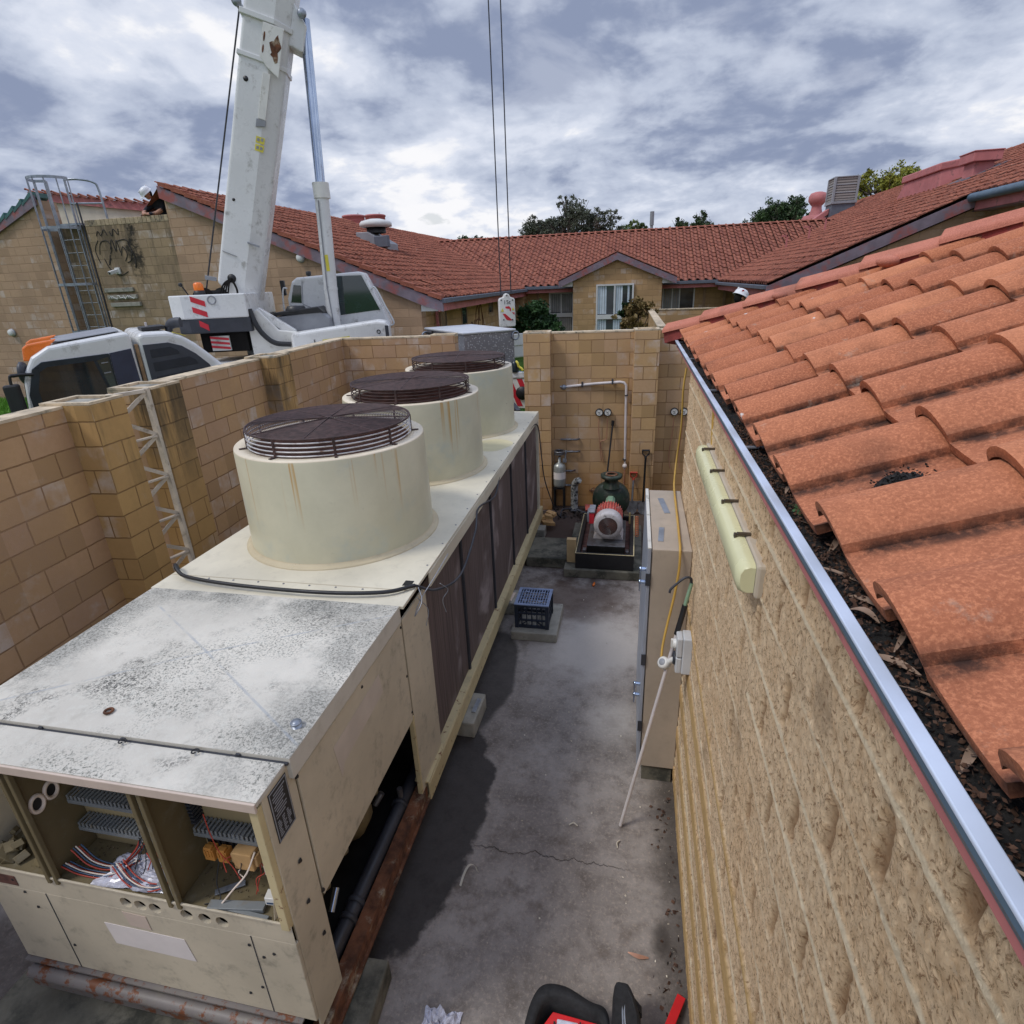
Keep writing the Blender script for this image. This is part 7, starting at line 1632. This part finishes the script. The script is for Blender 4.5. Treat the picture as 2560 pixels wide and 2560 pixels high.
b = MB(); b.prism([(8.34, 20.95, mz + .42), (8.34, 23.6, mz + .42), (8.34, 23.6, mz + .62), (8.34, 20.95, mz + .62)], (.85, 0, .12)); b.build('capping', m_pinkpaint, t, .03)
t = T('pink_chimney', 'square pink chimney with a wider cap near the ridge of the right roof', 'chimney', (8.8, 19.7, on_r(8.8)))
kz = on_r(8.75)
b = MB(); b.box(8.52, 19.4, kz - .3, 8.98, 19.95, kz + .28); b.build('shaft', m_pinkpaint, t, .02)
b = MB(); b.box(8.42, 19.28, kz + .28, 9.08, 20.07, kz + .50); b.box(8.40, 19.26, kz + .5, 9.10, 20.09, kz + .53); b.build('cap', m_pinkpaint, t, .02)
b = MB(); b.prism([(8.3, 19.1, kz - .155), (9.2, 19.1, kz + .22), (9.2, 20.2, kz + .22), (8.3, 20.2, kz - .155)], (0, 0, .02)); b.build('flashing', m_gutter_far, t)
for (x, y) in ((5.4, 25.2), (5.9, 24.2), (6.6, 25.0)):
    t = T('roof_bracket', 'thin pale bracket standing on the right tiled roof', 'bracket', (x, y, on_r(x)), 'thin brackets on the right tiled roof')
    b = MB(); b.bar((x, y, on_r(x)), (x, y, on_r(x) + .45), .05, .05); b.bar((x - .2, y, on_r(x) + .43), (x + .02, y, on_r(x) + .43), .05, .05); b.build('bracket_bar', m_pinkpaint, t)
t = T('mast', 'slim pale mast rising beyond the far tiled ridge', 'mast', (.82, 44, GZ))
b = MB(); b.tube([(.84, 45, GZ), (.84, 45, 6.9)], .1, 8); b.build('pole', m_grey, t); b = MB(); b.tube([(.84, 45, 6.9), (.84, 45, 7.75)], .14, 8); b.build('antenna', m_grey, t)

# ================================================================= toolbox, trailer, hazard board
t = T('utility_trailer', 'low grey trailer under the checker plate toolbox', 'trailer', (-3.4, 11.2, GZ))
f_ = V((-2.94, 10.15, 0)); da = (V((-4.13, 11.6, 0)) - f_).normalized(); db = V((-da.y, da.x, 0)) * -1
if db.x < 0: db = -db
def Tb(a, c, z): return f_ + da * a + db * c + V((0, 0, z))
b = MB(); b.prism([Tb(-.15, -.15, 2.02), Tb(2.0, -.15, 2.02), Tb(2.0, 1.15, 2.02), Tb(-.15, 1.15, 2.02)], (0, 0, .10)); b.build('tray', m_grey, t, .01)
for c in (-.05, .9): b = MB(); b.lathe(Tb(1.0, c, GZ + .36), [(0, 0), (.3, 0), (.36, .03), (.36, .15), (.3, .18), (0, .18)], 22, db); b.build('wheel', m_blackmat, t)
b = MB(); b.tube([Tb(1.0, -.05, GZ + .36), Tb(1.0, 1.05, GZ + .36)], .04, 8); b.prism([Tb(.9, .1, GZ + .36), Tb(1.1, .1, GZ + .36), Tb(1.1, .95, GZ + .36), Tb(.9, .95, GZ + .36)], (0, 0, .56)); b.bar(Tb(-.1, .5, 1.98), Tb(-1.0, .5, 1.6), .08, .08); b.bar(Tb(-.95, .5, 1.6), Tb(-.95, .5, GZ), .06, .06); b.build('running_gear', m_dkgrey, t)
t = T('checkerplate_toolbox', 'aluminium checker plate toolbox with a white lid behind the block wall', 'toolbox', Tb(.9, .5, 2.13))
def tbq(b, a0, a1, c0, c1, z0, z1): b.prism([Tb(a0, c0, z0), Tb(a1, c0, z0), Tb(a1, c1, z0), Tb(a0, c1, z0)], (0, 0, z1 - z0))
b = MB(); tbq(b, 0, 1.9, 0, 1.0, 2.13, 2.86); b.build('body', m_checker, t, .01)
b = MB(); tbq(b, -.03, 1.93, -.03, 1.03, 2.862, 2.90); b.build('lid', m_alum, t, .012)
b = MB(); tbq(b, .25, 1.9, -.012, -.001, 2.78, 2.82); [tbq(b, a, a + .05, -.02, -.0125, 2.7, 2.86) for a in (.4, 1.5)]; b.build('latch', m_black, t)
b = MB(); b.tube(bez([Tb(-.01, .05, 2.5), Tb(-.04, .2, 2.52), Tb(-.05, .3, 2.42), Tb(-.02, .36, 2.3)]), .014, 6); b.build('strap_end', m_black, t)
b = MB(); b.ring(Tb(-.02, 1.02, 2.78), .07, .015, 16, 6, da); b.ring(Tb(1.94, -.01, 2.74), .07, .02, 16, 6, da); b.build('ring_handle', m_galv, t)
t = T('hazard_board', 'white framed board with red chevrons and a round black lamp in the opening', 'board', (-2.02, 10.5, GZ))
hx0, hx1, hy, hz0, hz1 = -2.32, -1.72, 10.5, 1.50, 2.06
b = MB(); b.box(hx0, hy, hz0, hx1, hy + .04, hz1); b.build('panel', m_white2, t, .004)
b = MB(); b.box(hx0 - .03, hy - .02, hz1, hx1 + .03, hy + .06, hz1 + .10); b.build('top_rail', m_white, t, .008)
b = MB(); [b.prism([(x, hy - .002, hz1 - .02), (x + .10, hy - .002, hz1 - .02), (x + .30, hy - .002, hz0 + .04), (x + .2, hy - .002, hz0 + .04)], (0, -.002, 0)) for x in (-2.29, -2.09)]; b.build('red_chevron', m_red, t)
b = MB(); b.box(hx0, hy - .006, hz0, hx0 + .06, hy - .001, hz1 - .005); b.build('dark_edge', m_truckblue, t)
b = MB(); b.lathe((-1.99, hy - .005, 1.78), [(0, .03), (.11, .03), (.125, .0)], 24, (0, -1, 0)); b.build('round_lamp', m_black, t)
b = MB(); [b.box(x, hy + .041, GZ, x + .05, hy + .09, hz1) for x in (hx0, hx1 - .05)]; b.build('leg', m_galv, t)
t = T('green_canister', 'dark green canister with a yellow hook standing on the hazard board', 'canister', (-2.08, 10.52, 2.16))
b = MB(); b.lathe((-2.12, 10.52, 2.162), [(0, 0), (.07, 0), (.075, .02), (.07, .14), (.04, .2), (0, .21)], 16); b.build('body', m_truckblue, t)
b = MB(); b.tube(bez([(-2.08, 10.46, 2.36), (-2.05, 10.44, 2.33), (-2.03, 10.44, 2.27), (-1.98, 10.44, 2.23), (-1.96, 10.44, 2.2)]), .022, 7); b.build('yellow_hook', m_yel, t)

# ================================================================= people
def body(name, chains, m, parent, sub=2):
    """one continuous skin-modifier figure: chains of (point, radius) joined at shared points"""
    vs = []; es = []; rs = []; idx = {}
    def vi(p, r):
        k = tuple(round(c, 4) for c in p)
        if k not in idx: idx[k] = len(vs); vs.append(p); rs.append(r)
        return idx[k]
    for ch_ in chains:
        l = [vi(p, r) for p, r in ch_]
        es += [(a, c) for a, c in zip(l, l[1:])]
    me = bpy.data.meshes.new(name); me.from_pydata(vs, es, []); o = bpy.data.objects.new(name, me); COL.objects.link(o)
    sk = o.modifiers.new('skin', 'SKIN'); sk.use_smooth_shade = True; o.modifiers.new('sub', 'SUBSURF').levels = sub
    for i, r in enumerate(rs):
        d = me.skin_vertices[0].data[i]; d.radius = (r, r); d.use_root = (i == 0)
    dg = bpy.context.evaluated_depsgraph_get(); dg.update()
    m2 = bpy.data.meshes.new_from_object(o.evaluated_get(dg)); bpy.data.objects.remove(o)
    m2.materials.clear(); m2.materials.append(m); m2.transform(Matrix.Translation(-root_loc(parent)))
    for p in m2.polygons: p.use_smooth = True
    r = bpy.data.objects.new(name, m2); COL.objects.link(r); r.parent = parent; return r
def hand(w, d, side, parent_pts):
    w, d = V(w), V(d).normalized(); s_ = V(side).normalized(); out = [[(tuple(w), .028), (tuple(w + d * .05), .036), (tuple(w + d * .085), .034)]]
    for k, (o, L) in enumerate(((-.03, .07), (-.01, .085), (.011, .08), (.031, .062))):
        a = w + d * .085 + s_ * o; out.append([(tuple(w + d * .085), .034), (tuple(a + d * .015), .009), (tuple(a + d * L * .6 - V((0, 0, .012))), .009), (tuple(a + d * L - V((0, 0, .03))), .007)])
    a = w + d * .04 - s_ * .035; out.append([(tuple(w + d * .05), .036), (tuple(a), .011), (tuple(a + d * .035 - s_ * .02), .009)])
    return out
def head(parent, c, fwd, r=.098, helmet=True, tilt=(0, 0, 0)):
    c, f = V(c), V(fwd).normalized(); s_ = f.cross(V((0, 0, 1))).normalized(); u = s_.cross(f).normalized()
    Mx = Matrix(((s_.x, f.x, u.x, c.x), (s_.y, f.y, u.y, c.y), (s_.z, f.z, u.z, c.z), (0, 0, 0, 1)))
    b = MB(); b.ball((0, 0, 0), r, 18, 14, (.82, 1.0, 1.18)); b.ball((0, r * .45, -r * .75), r * .5, 12, 8, (.95, .95, .8))
    b.add([(0, r * 1.18, -.02), (-.016, r * .96, -.032), (.016, r * .96, -.032), (0, r * .98, .02)], [(0, 1, 2), (0, 3, 1), (0, 2, 3)])
    for sx in (-1, 1): b.ball((sx * r * .84, -.005, -.005), .024, 8, 6, (.45, .8, 1.2))
    b.xf(Mx); b.build('head_skin', m_skin, parent)
    b = MB()
    for sx in (-1, 1): b.ball((sx * .033, r * .93, .008), .011, 8, 6)
    b.ball((0, r * .93, -.058), .02, 8, 5, (1, .4, .25)); b.xf(Mx); b.build('eyes_and_mouth', m_blackmat, parent)
    b = MB(); b.ball((0, -.012, .0), r * 1.02, 16, 10, (.84, 1.0, 1.12)); b.v = [(x, y if y < .02 else .02, z) for x, y, z in b.v]; b.xf(Mx); b.build('hair', m_blackmat, parent)
    if helmet:
        b = MB(); b.lathe((0, 0, .03), [(.135, -.008), (.137, .0), (.124, .008), (.122, .04), (.108, .085), (.075, .118), (.03, .132), (0, .134)], 24)
        b.v = [(x, y * 1.16, z) for x, y, z in b.v]; b.add([(-.10, .115, .03), (.10, .115, .03), (.07, .2, .018), (-.07, .2, .018), (-.10, .115, .022), (.10, .115, .022), (.07, .2, .010), (-.07, .2, .010)], [(0, 1, 2, 3), (7, 6, 5, 4), (0, 3, 7, 4), (1, 5, 6, 2), (3, 2, 6, 7)]); b.bar((0, -.13, .12), (0, .13, .12), .03, .05); b.xf(Mx); b.build('hard_hat', m_helmet, parent)
# worker leaning on the parapet
t = T('person', 'person in a white hard hat and navy shirt leaning over the stained parapet', 'person', (-11.6, 14.0, 4.42))
ox, oy = -11.55, 14.05
body('body', [
    [((ox + .12, oy + .25, 5.38), .15), ((ox + .06, oy + .12, 5.58), .15), ((ox - .02, oy - .02, 5.76), .17), ((ox - .05, oy - .10, 5.86), .14), ((ox - .08, oy - .17, 5.91), .065), ((ox - .10, oy - .22, 5.94), .06)],
    [((ox - .05, oy - .10, 5.86), .14), ((ox + .14, oy - .12, 5.82), .085), ((ox + .20, oy - .28, 5.66), .058), ((ox + .12, oy - .42, 5.56), .045), ((ox - .06, oy - .50, 5.545), .036)],
    [((ox - .05, oy - .10, 5.86), .14), ((ox - .24, oy - .08, 5.80), .085), ((ox - .34, oy - .24, 5.65), .058), ((ox - .26, oy - .42, 5.56), .045), ((ox - .12, oy - .52, 5.545), .036)],
    [((ox + .12, oy + .25, 5.38), .15), ((ox + .22, oy + .30, 5.28), .105), ((ox + .22, oy + .24, 4.92), .075), ((ox + .22, oy + .32, 4.52), .05), ((ox + .22, oy + .2, 4.47), .045)],
    [((ox + .12, oy + .25, 5.38), .15), ((ox + .02, oy + .30, 5.28), .105), ((ox + .0, oy + .24, 4.92), .075), ((ox + .0, oy + .32, 4.52), .05), ((ox + .0, oy + .2, 4.47), .045)]], m_shirt, t)
body('forearm_skin', [[((ox + .20, oy - .28, 5.66), .06), ((ox + .12, oy - .42, 5.56), .05), ((ox - .04, oy - .49, 5.545), .034)]] + hand((ox - .04, oy - .49, 5.545), (-.9, -.3, 0), (.3, -.9, 0), None), m_skin, t, 1)
body('forearm_skin', [[((ox - .34, oy - .24, 5.65), .06), ((ox - .26, oy - .42, 5.56), .05), ((ox - .13, oy - .53, 5.545), .034)]] + hand((ox - .13, oy - .53, 5.545), (.9, -.4, 0), (-.3, -.9, 0), None), m_skin, t, 1)
head(t, (ox - .13, oy - .30, 6.0), (-.3, -.6, -.55))
# second worker, head and shoulder above the near tiles
t = T('work_platform', 'timber work platform behind the near tiled roof', 'platform', (1.9, 12, GZ))
b = MB(); b.box(1.4, 11.6, GZ + .44, 2.4, 12.4, GZ + .5); b.build('deck', m_wood, t)
for x in (1.45, 2.3):
    for y in (11.65, 12.3): b = MB(); b.box(x, y, GZ, x + .06, y + .06, GZ + .44); b.build('leg', m_wood, t)
t = T('person', 'person in a white hard hat half hidden behind the near terracotta roof', 'person', (1.85, 12, GZ + .5))
ox, oy, oz = 1.85, 12.0, GZ + .5
body('body', [
    [((ox, oy, oz + .92), .16), ((ox - .02, oy - .02, oz + 1.15), .15), ((ox - .03, oy - .03, oz + 1.38), .17), ((ox, oy - .04, oz + 1.5), .07), ((ox + .01, oy - .05, oz + 1.56), .06)],
    [((ox - .03, oy - .03, oz + 1.38), .17), ((ox - .23, oy, oz + 1.36), .085), ((ox - .3, oy - .02, oz + 1.08), .055), ((ox - .24, oy - .2, oz + .9), .04)],
    [((ox - .03, oy - .03, oz + 1.38), .17), ((ox + .19, oy, oz + 1.36), .085), ((ox + .28, oy - .02, oz + 1.08), .055), ((ox + .22, oy - .2, oz + .9), .04)],
    [((ox, oy, oz + .92), .16), ((ox - .1, oy, oz + .82), .105), ((ox - .12, oy - .03, oz + .46), .072), ((ox - .12, oy + .02, oz + .09), .05), ((ox - .13, oy - .12, oz + .05), .045)],
    [((ox, oy, oz + .92), .16), ((ox + .1, oy, oz + .82), .105), ((ox + .12, oy - .03, oz + .46), .072), ((ox + .12, oy + .02, oz + .09), .05), ((ox + .13, oy - .12, oz + .05), .045)]], m_shirt, t)
for sx in (-1, 1): body('hand_skin', hand((ox + sx * .23 - .01, oy - .22, oz + .89), (0, -.8, -.5), (sx, 0, 0), None), m_skin, t, 1)
head(t, (ox + .02, oy - .07, oz + 1.66), (.5, .3, -.3))
b = MB(); b.obox((ox + .05, oy - .165, oz + 1.78), V((.02, .005, 0)), V((0, -.002, 0)), (0, -.003, .018)); b.build('hat_sticker', m_red, t)

# ================================================================= trees and shrubs
def foliage_mesh(name, blobs, n, leaf, m, parent, gap=.0, flat=.5, seed=0):
    """leaf-sized faces in clumps through the crown's volume"""
    rg = np.random.default_rng(seed); P = []; tint = []
    tot = sum(b[3] ** 2 for b in blobs)
    for (x, y, z, r) in blobs:
        k = int(n * r * r / tot); nc = max(3, int(k / 26)); ctr = rg.normal(size=(nc, 3)); ctr /= np.linalg.norm(ctr, axis=1)[:, None]; ctr *= (rg.random((nc, 1)) ** .45) * r
        ct = rg.random(nc)
        j = rg.integers(0, nc, k); p = ctr[j] + rg.normal(size=(k, 3)) * r * .13
        P.append(p * np.array([1, 1, .85]) + np.array([x, y, z])); tint.append(np.clip(ct[j] * .6 + rg.random(k) * .4, 0, 1))
    P = np.concatenate(P); tint = np.concatenate(tint); N = len(P)
    a = rg.normal(size=(N, 3)); a /= np.linalg.norm(a, axis=1)[:, None]; c = rg.normal(size=(N, 3)); c -= a * (a * c).sum(1)[:, None]; c /= np.linalg.norm(c, axis=1)[:, None]
    L = leaf * (.6 + .8 * rg.random((N, 1)))
    vs = np.empty((N * 4, 3)); vs[0::4] = P - a * L; vs[1::4] = P + c * L * .45; vs[2::4] = P + a * L; vs[3::4] = P - c * L * .45
    me = bpy.data.meshes.new(name); me.vertices.add(N * 4); me.vertices.foreach_set('co', (vs - np.array(root_loc(parent))).ravel().astype(np.float32))
    me.loops.add(N * 4); me.loops.foreach_set('vertex_index', np.arange(N * 4, dtype=np.int32)); me.polygons.add(N); me.polygons.foreach_set('loop_start', np.arange(0, N * 4, 4, dtype=np.int32)); me.polygons.foreach_set('loop_total', np.full(N, 4, np.int32))
    me.update(calc_edges=True); me.validate()
    at = me.color_attributes.new('tint', 'FLOAT_COLOR', 'POINT'); cc = np.ones((N * 4, 4), np.float32); cc[:, 0] = np.repeat(tint, 4); at.data.foreach_set('color', cc.ravel())
    me.materials.append(m); o = bpy.data.objects.new(name, me); COL.objects.link(o); o.parent = parent; return o
def limbs(b, base, top, r, blobs, rnd):
    base, top = V(base), V(top); b.tube([base, base * .5 + top * .5 + V((rnd.gauss(0, .1), rnd.gauss(0, .1), 0)), top], [r, r * .8, r * .6], 9)
    for (x, y, z, q) in blobs:
        e = V((x, y, z)); mid = top * .5 + e * .5 + V((rnd.gauss(0, q * .15), rnd.gauss(0, q * .15), -q * .1)); b.tube(bez([top, mid, e], 4), [r * .5 - r * .42 * k / 8 for k in range(9)], 6)
        for _ in range(5):
            f = e + V((rnd.gauss(0, q * .5), rnd.gauss(0, q * .5), rnd.uniform(0, q * .7))); b.tube(bez([mid * .3 + e * .7, (mid + f) / 2 + V((0, 0, .1 * q)), f], 3), [r * .2 - r * .16 * k / 6 for k in range(7)], 5)
def tree(name, label, base, top, r, blobs, n, leaf, m, seed, group='trees beyond the roofs'):
    rnd = random.Random(seed); t = T(name, label, 'tree', base, group)
    b = MB(); limbs(b, base, top, r, blobs, rnd); b.build('trunk', m_bark, t)
    foliage_mesh('crown', blobs, n, leaf, m, t, seed=seed); return t
def blobs(cx, cy, cz, rx, rzz, k, r, seed):
    rnd = random.Random(seed); o = []
    for i in range(k):
        a = rnd.uniform(0, 2 * PI); q = rnd.random() ** .5; e = rnd.uniform(-.2, 1)
        o.append((cx + rx * q * math.cos(a), cy + rx * q * math.sin(a) * .7, cz + rzz * e * (1 - .5 * q * q), r * rnd.uniform(.7, 1.25)))
    return o
tree('gum_tree', 'wide open crowned dark gum tree behind the middle of the far ridge', (-4.9, 45, GZ), (-4.9, 45, 4.6), .3, blobs(-4.9, 45, 5.9, 3.3, 2.9, 60, .66, 5), 24000, .09, m_fol_gum, 5)
tree('bushy_tree', 'small dark bushy tree behind the far ridge by the hoist ropes', (-11.9, 46, GZ), (-11.9, 46, 4.8), .2, blobs(-12.0, 46, 6.0, 1.2, .9, 12, .5, 6), 5000, .09, m_fol_dark, 6)
tree('pale_tree', 'pale yellow green tree top beside the mast', (-.3, 45.5, GZ), (-.3, 45.5, 4.8), .2, blobs(-.2, 45.5, 6.2, 1.4, .9, 14, .5, 7), 5500, .085, m_fol_mid, 7)
tree('round_tree', 'rounded dark green tree top right of the mast', (3.5, 46, GZ), (3.5, 46, 4.8), .2, blobs(3.6, 46, 6.3, 1.3, 1.2, 15, .55, 8), 6500, .09, m_fol_dark, 8)
tree('low_tree', 'low olive tree top between the mast and the rounded tree', (2.0, 47, GZ), (2.0, 47, 4.8), .2, blobs(1.9, 47, 6.1, .9, .6, 8, .5, 9), 3000, .09, m_fol_mid, 9)
tree('dense_tree', 'dense blue green tree behind the pink flue on the right', (16, 78, GZ), (16, 78, 7), .5, blobs(16.2, 78, 8.3, 3.4, 2.6, 26, 1.2, 10), 16000, .15, m_fol_dark, 10)
tree('yellow_tree', 'rounded yellow green tree behind the ridge by the pink box vent', (17.5, 50, GZ), (17.5, 50, 6.4), .4, blobs(16.7, 50, 7.6, 2.4, 2.2, 26, .95, 11), 16000, .11, m_fol_yel, 11)
def shrub(name, label, bl, n, leaf, m, seed, base):
    rnd = random.Random(seed); t = T(name, label, 'shrub', base); b = MB()
    for (x, y, z, q) in bl: b.tube(bez([base, (V(base) + V((x, y, z))) / 2 + V((0, 0, .1)), (x, y, z)], 4), [.03 - .02 * k / 8 for k in range(9)], 5)
    b.build('stems', m_bark, t); foliage_mesh('leaves', bl, n, leaf, m, t, seed=seed); return t
shrub('dark_shrub', 'large dark green shrub growing below the far left window', blobs(-3.7, 22.6, 1.9, .85, .75, 14, .42, 21), 9000, .075, m_fol_bush, 21, (-3.7, 22.6, GZ))
shrub('dry_shrub', 'brown half dry shrub in front of the bay window', blobs(.05, 21.2, 2.1, .5, .8, 9, .3, 22), 2600, .07, m_fol_dry, 22, (.05, 21.2, GZ))
shrub('green_sprig', 'thin green upright shrub at the edge of the bay window', blobs(-.3, 21.6, 2.4, .2, .6, 5, .22, 23), 900, .07, m_fol_bush, 23, (-.3, 21.6, GZ))
# ================================================================= sky, sun, camera
SUN_EL, SUN_AZ = 54, 238          # high, behind the camera's left shoulder, veiled by cloud
w = bpy.data.worlds.new('World'); scene.world = w; w.use_nodes = True
nt = w.node_tree; N_ = nt.nodes; L_ = nt.links
for n in list(N_): N_.remove(n)
def nn(ty, **k):
    x = N_.new(ty)
    for a, v in k.items(): setattr(x, a, v)
    return x
def wl(a, b): L_.new(a, b)
out = nn('ShaderNodeOutputWorld'); bg = nn('ShaderNodeBackground'); bg.inputs['Strength'].default_value = 1.0
sky = nn('ShaderNodeTexSky', sky_type='NISHITA', sun_disc=False, sun_elevation=R(SUN_EL), sun_rotation=R(SUN_AZ), altitude=50, dust_density=2.0)
skm = nn('ShaderNodeVectorMath', operation='SCALE'); skm.inputs['Scale'].default_value = .10; wl(sky.outputs[0], skm.inputs[0])
tc = nn('ShaderNodeTexCoord'); sep = nn('ShaderNodeSeparateXYZ'); wl(tc.outputs['Generated'], sep.inputs[0])
def ma(op, a, b=0.0, c=None):
    x = nn('ShaderNodeMath', operation=op)
    for i, v in enumerate((a, b, c)):
        if v is None: continue
        if isinstance(v, bpy.types.NodeSocket): wl(v, x.inputs[i])
        else: x.inputs[i].default_value = v
    return x.outputs[0]
zc = ma('ADD', ma('MAXIMUM', sep.outputs[2], 0.0), .30)
px = ma('DIVIDE', sep.outputs[0], zc); py = ma('DIVIDE', sep.outputs[1], zc)
cmb = nn('ShaderNodeCombineXYZ'); wl(px, cmb.inputs[0]); wl(py, cmb.inputs[1])
def nz(scale, detail, rough, off, dist=0.0, sc=(1, 1, 1)):
    mp = nn('ShaderNodeMapping'); mp.inputs['Location'].default_value = off; mp.inputs['Scale'].default_value = sc; wl(cmb.outputs[0], mp.inputs[0])
    x = nn('ShaderNodeTexNoise'); wl(mp.outputs[0], x.inputs['Vector']); x.inputs['Scale'].default_value = scale; x.inputs['Detail'].default_value = detail; x.inputs['Roughness'].default_value = rough; x.inputs['Distortion'].default_value = dist
    return x.outputs['Fac']
def mr(f, a, b, c=0.0, d=1.0):
    x = nn('ShaderNodeMapRange', interpolation_type='SMOOTHSTEP'); wl(f, x.inputs['Value'])
    for s, v in (('From Min', a), ('From Max', b), ('To Min', c), ('To Max', d)): x.inputs[s].default_value = v
    return x.outputs['Result']
def mx(f, a, b):
    x = nn('ShaderNodeMix', data_type='RGBA')
    for i, v in ((0, f), (6, a), (7, b)):
        if isinstance(v, bpy.types.NodeSocket): wl(v, x.inputs[i])
        else: x.inputs[i].default_value = v if not isinstance(v, tuple) else (*v, 1)
    return x.outputs[2]
big = nz(1.0, 5, .5, (2.3, 5.1, 0), .2); med = nz(2.7, 6, .54, (7.7, 1.2, 3), .25); fin_ = nz(7.0, 6, .57, (1, 9, 2), .2)
d = ma('ADD', ma('MULTIPLY', big, .46), ma('ADD', ma('MULTIPLY', med, .36), ma('MULTIPLY', fin_, .18)))
# brighter towards the right of the view and down near the horizon, darker slate upper left
az = ma('MULTIPLY', sep.outputs[0], -.035); el = ma('MULTIPLY', ma('SUBTRACT', sep.outputs[2], .16), .12)
d2 = ma('ADD', d, ma('ADD', az, el))
c = mx(mr(d2, .405, .45), hexl(250, 250, 253), hexl(220, 226, 240))
c = mx(mr(d2, .445, .50), c, hexl(192, 201, 220))
c = mx(mr(d2, .49, .57), c, hexl(140, 152, 180))
edge = mr(nz(3.4, 6, .56, (4, 4, 4), .3), .5, .68)
c = mx(ma('MULTIPLY', edge, .3), c, hexl(222, 228, 242))
hor = mr(sep.outputs[2], .10, .0)
c = mx(ma('MULTIPLY', hor, .55), c, hexl(226, 231, 240))
# an overcast sky is brighter overhead, above the frame
up = mr(sep.outputs[2], .32, .8, 1.0, 2.3)
cs = nn('ShaderNodeVectorMath', operation='SCALE'); wl(c, cs.inputs[0]); wl(up, cs.inputs['Scale'])
gapm = ma('MULTIPLY', mr(d2, .36, .33), .35)
fincol = mx(gapm, cs.outputs[0], skm.outputs[0])
wl(fincol, bg.inputs['Color']); wl(bg.outputs[0], out.inputs['Surface'])

sl = bpy.data.lights.new('sun', 'SUN'); sl.energy = 1.7; sl.angle = R(14); sl.color = (1, .96, .9)
so = bpy.data.objects.new('sun', sl); COL.objects.link(so)
azr = R(SUN_AZ)        # sky texture: rotation measured clockwise from +Y
sd = V((math.sin(azr) * math.cos(R(SUN_EL)), math.cos(azr) * math.cos(R(SUN_EL)), math.sin(R(SUN_EL))))
so.rotation_euler = sd.to_track_quat('Z', 'Y').to_euler(); so.location = sd * 60

cam = bpy.data.cameras.new('camera'); co = bpy.data.objects.new('camera', cam); COL.objects.link(co)
cam.sensor_width = 36; cam.sensor_fit = 'HORIZONTAL'; cam.lens = 36 * 1440 / 2560; cam.clip_start = .05; cam.clip_end = 2000
p, r, y = R(21.8), R(2.35), R(12.25)
fwd = V((-math.sin(y) * math.cos(p), math.cos(y) * math.cos(p), -math.sin(p))); rt0 = V((math.cos(y), math.sin(y), 0)); up0 = rt0.cross(fwd)
rt = rt0 * math.cos(r) - up0 * math.sin(r); upv = rt.cross(fwd)
co.matrix_world = Matrix(((rt.x, upv.x, -fwd.x, 0), (rt.y, upv.y, -fwd.y, 0), (rt.z, upv.z, -fwd.z, 3.7), (0, 0, 0, 1)))
scene.camera = co
scene.render.engine = 'CYCLES'
scene.render.resolution_x = scene.render.resolution_y = 1024
vs_ = scene.view_settings; scene.display_settings.display_device = 'sRGB'; vs_.view_transform = 'Standard'; vs_.look = 'None'; vs_.exposure = 0; vs_.gamma = 1
scene.cycles.max_bounces = 6; scene.cycles.diffuse_bounces = 3; scene.cycles.glossy_bounces = 3
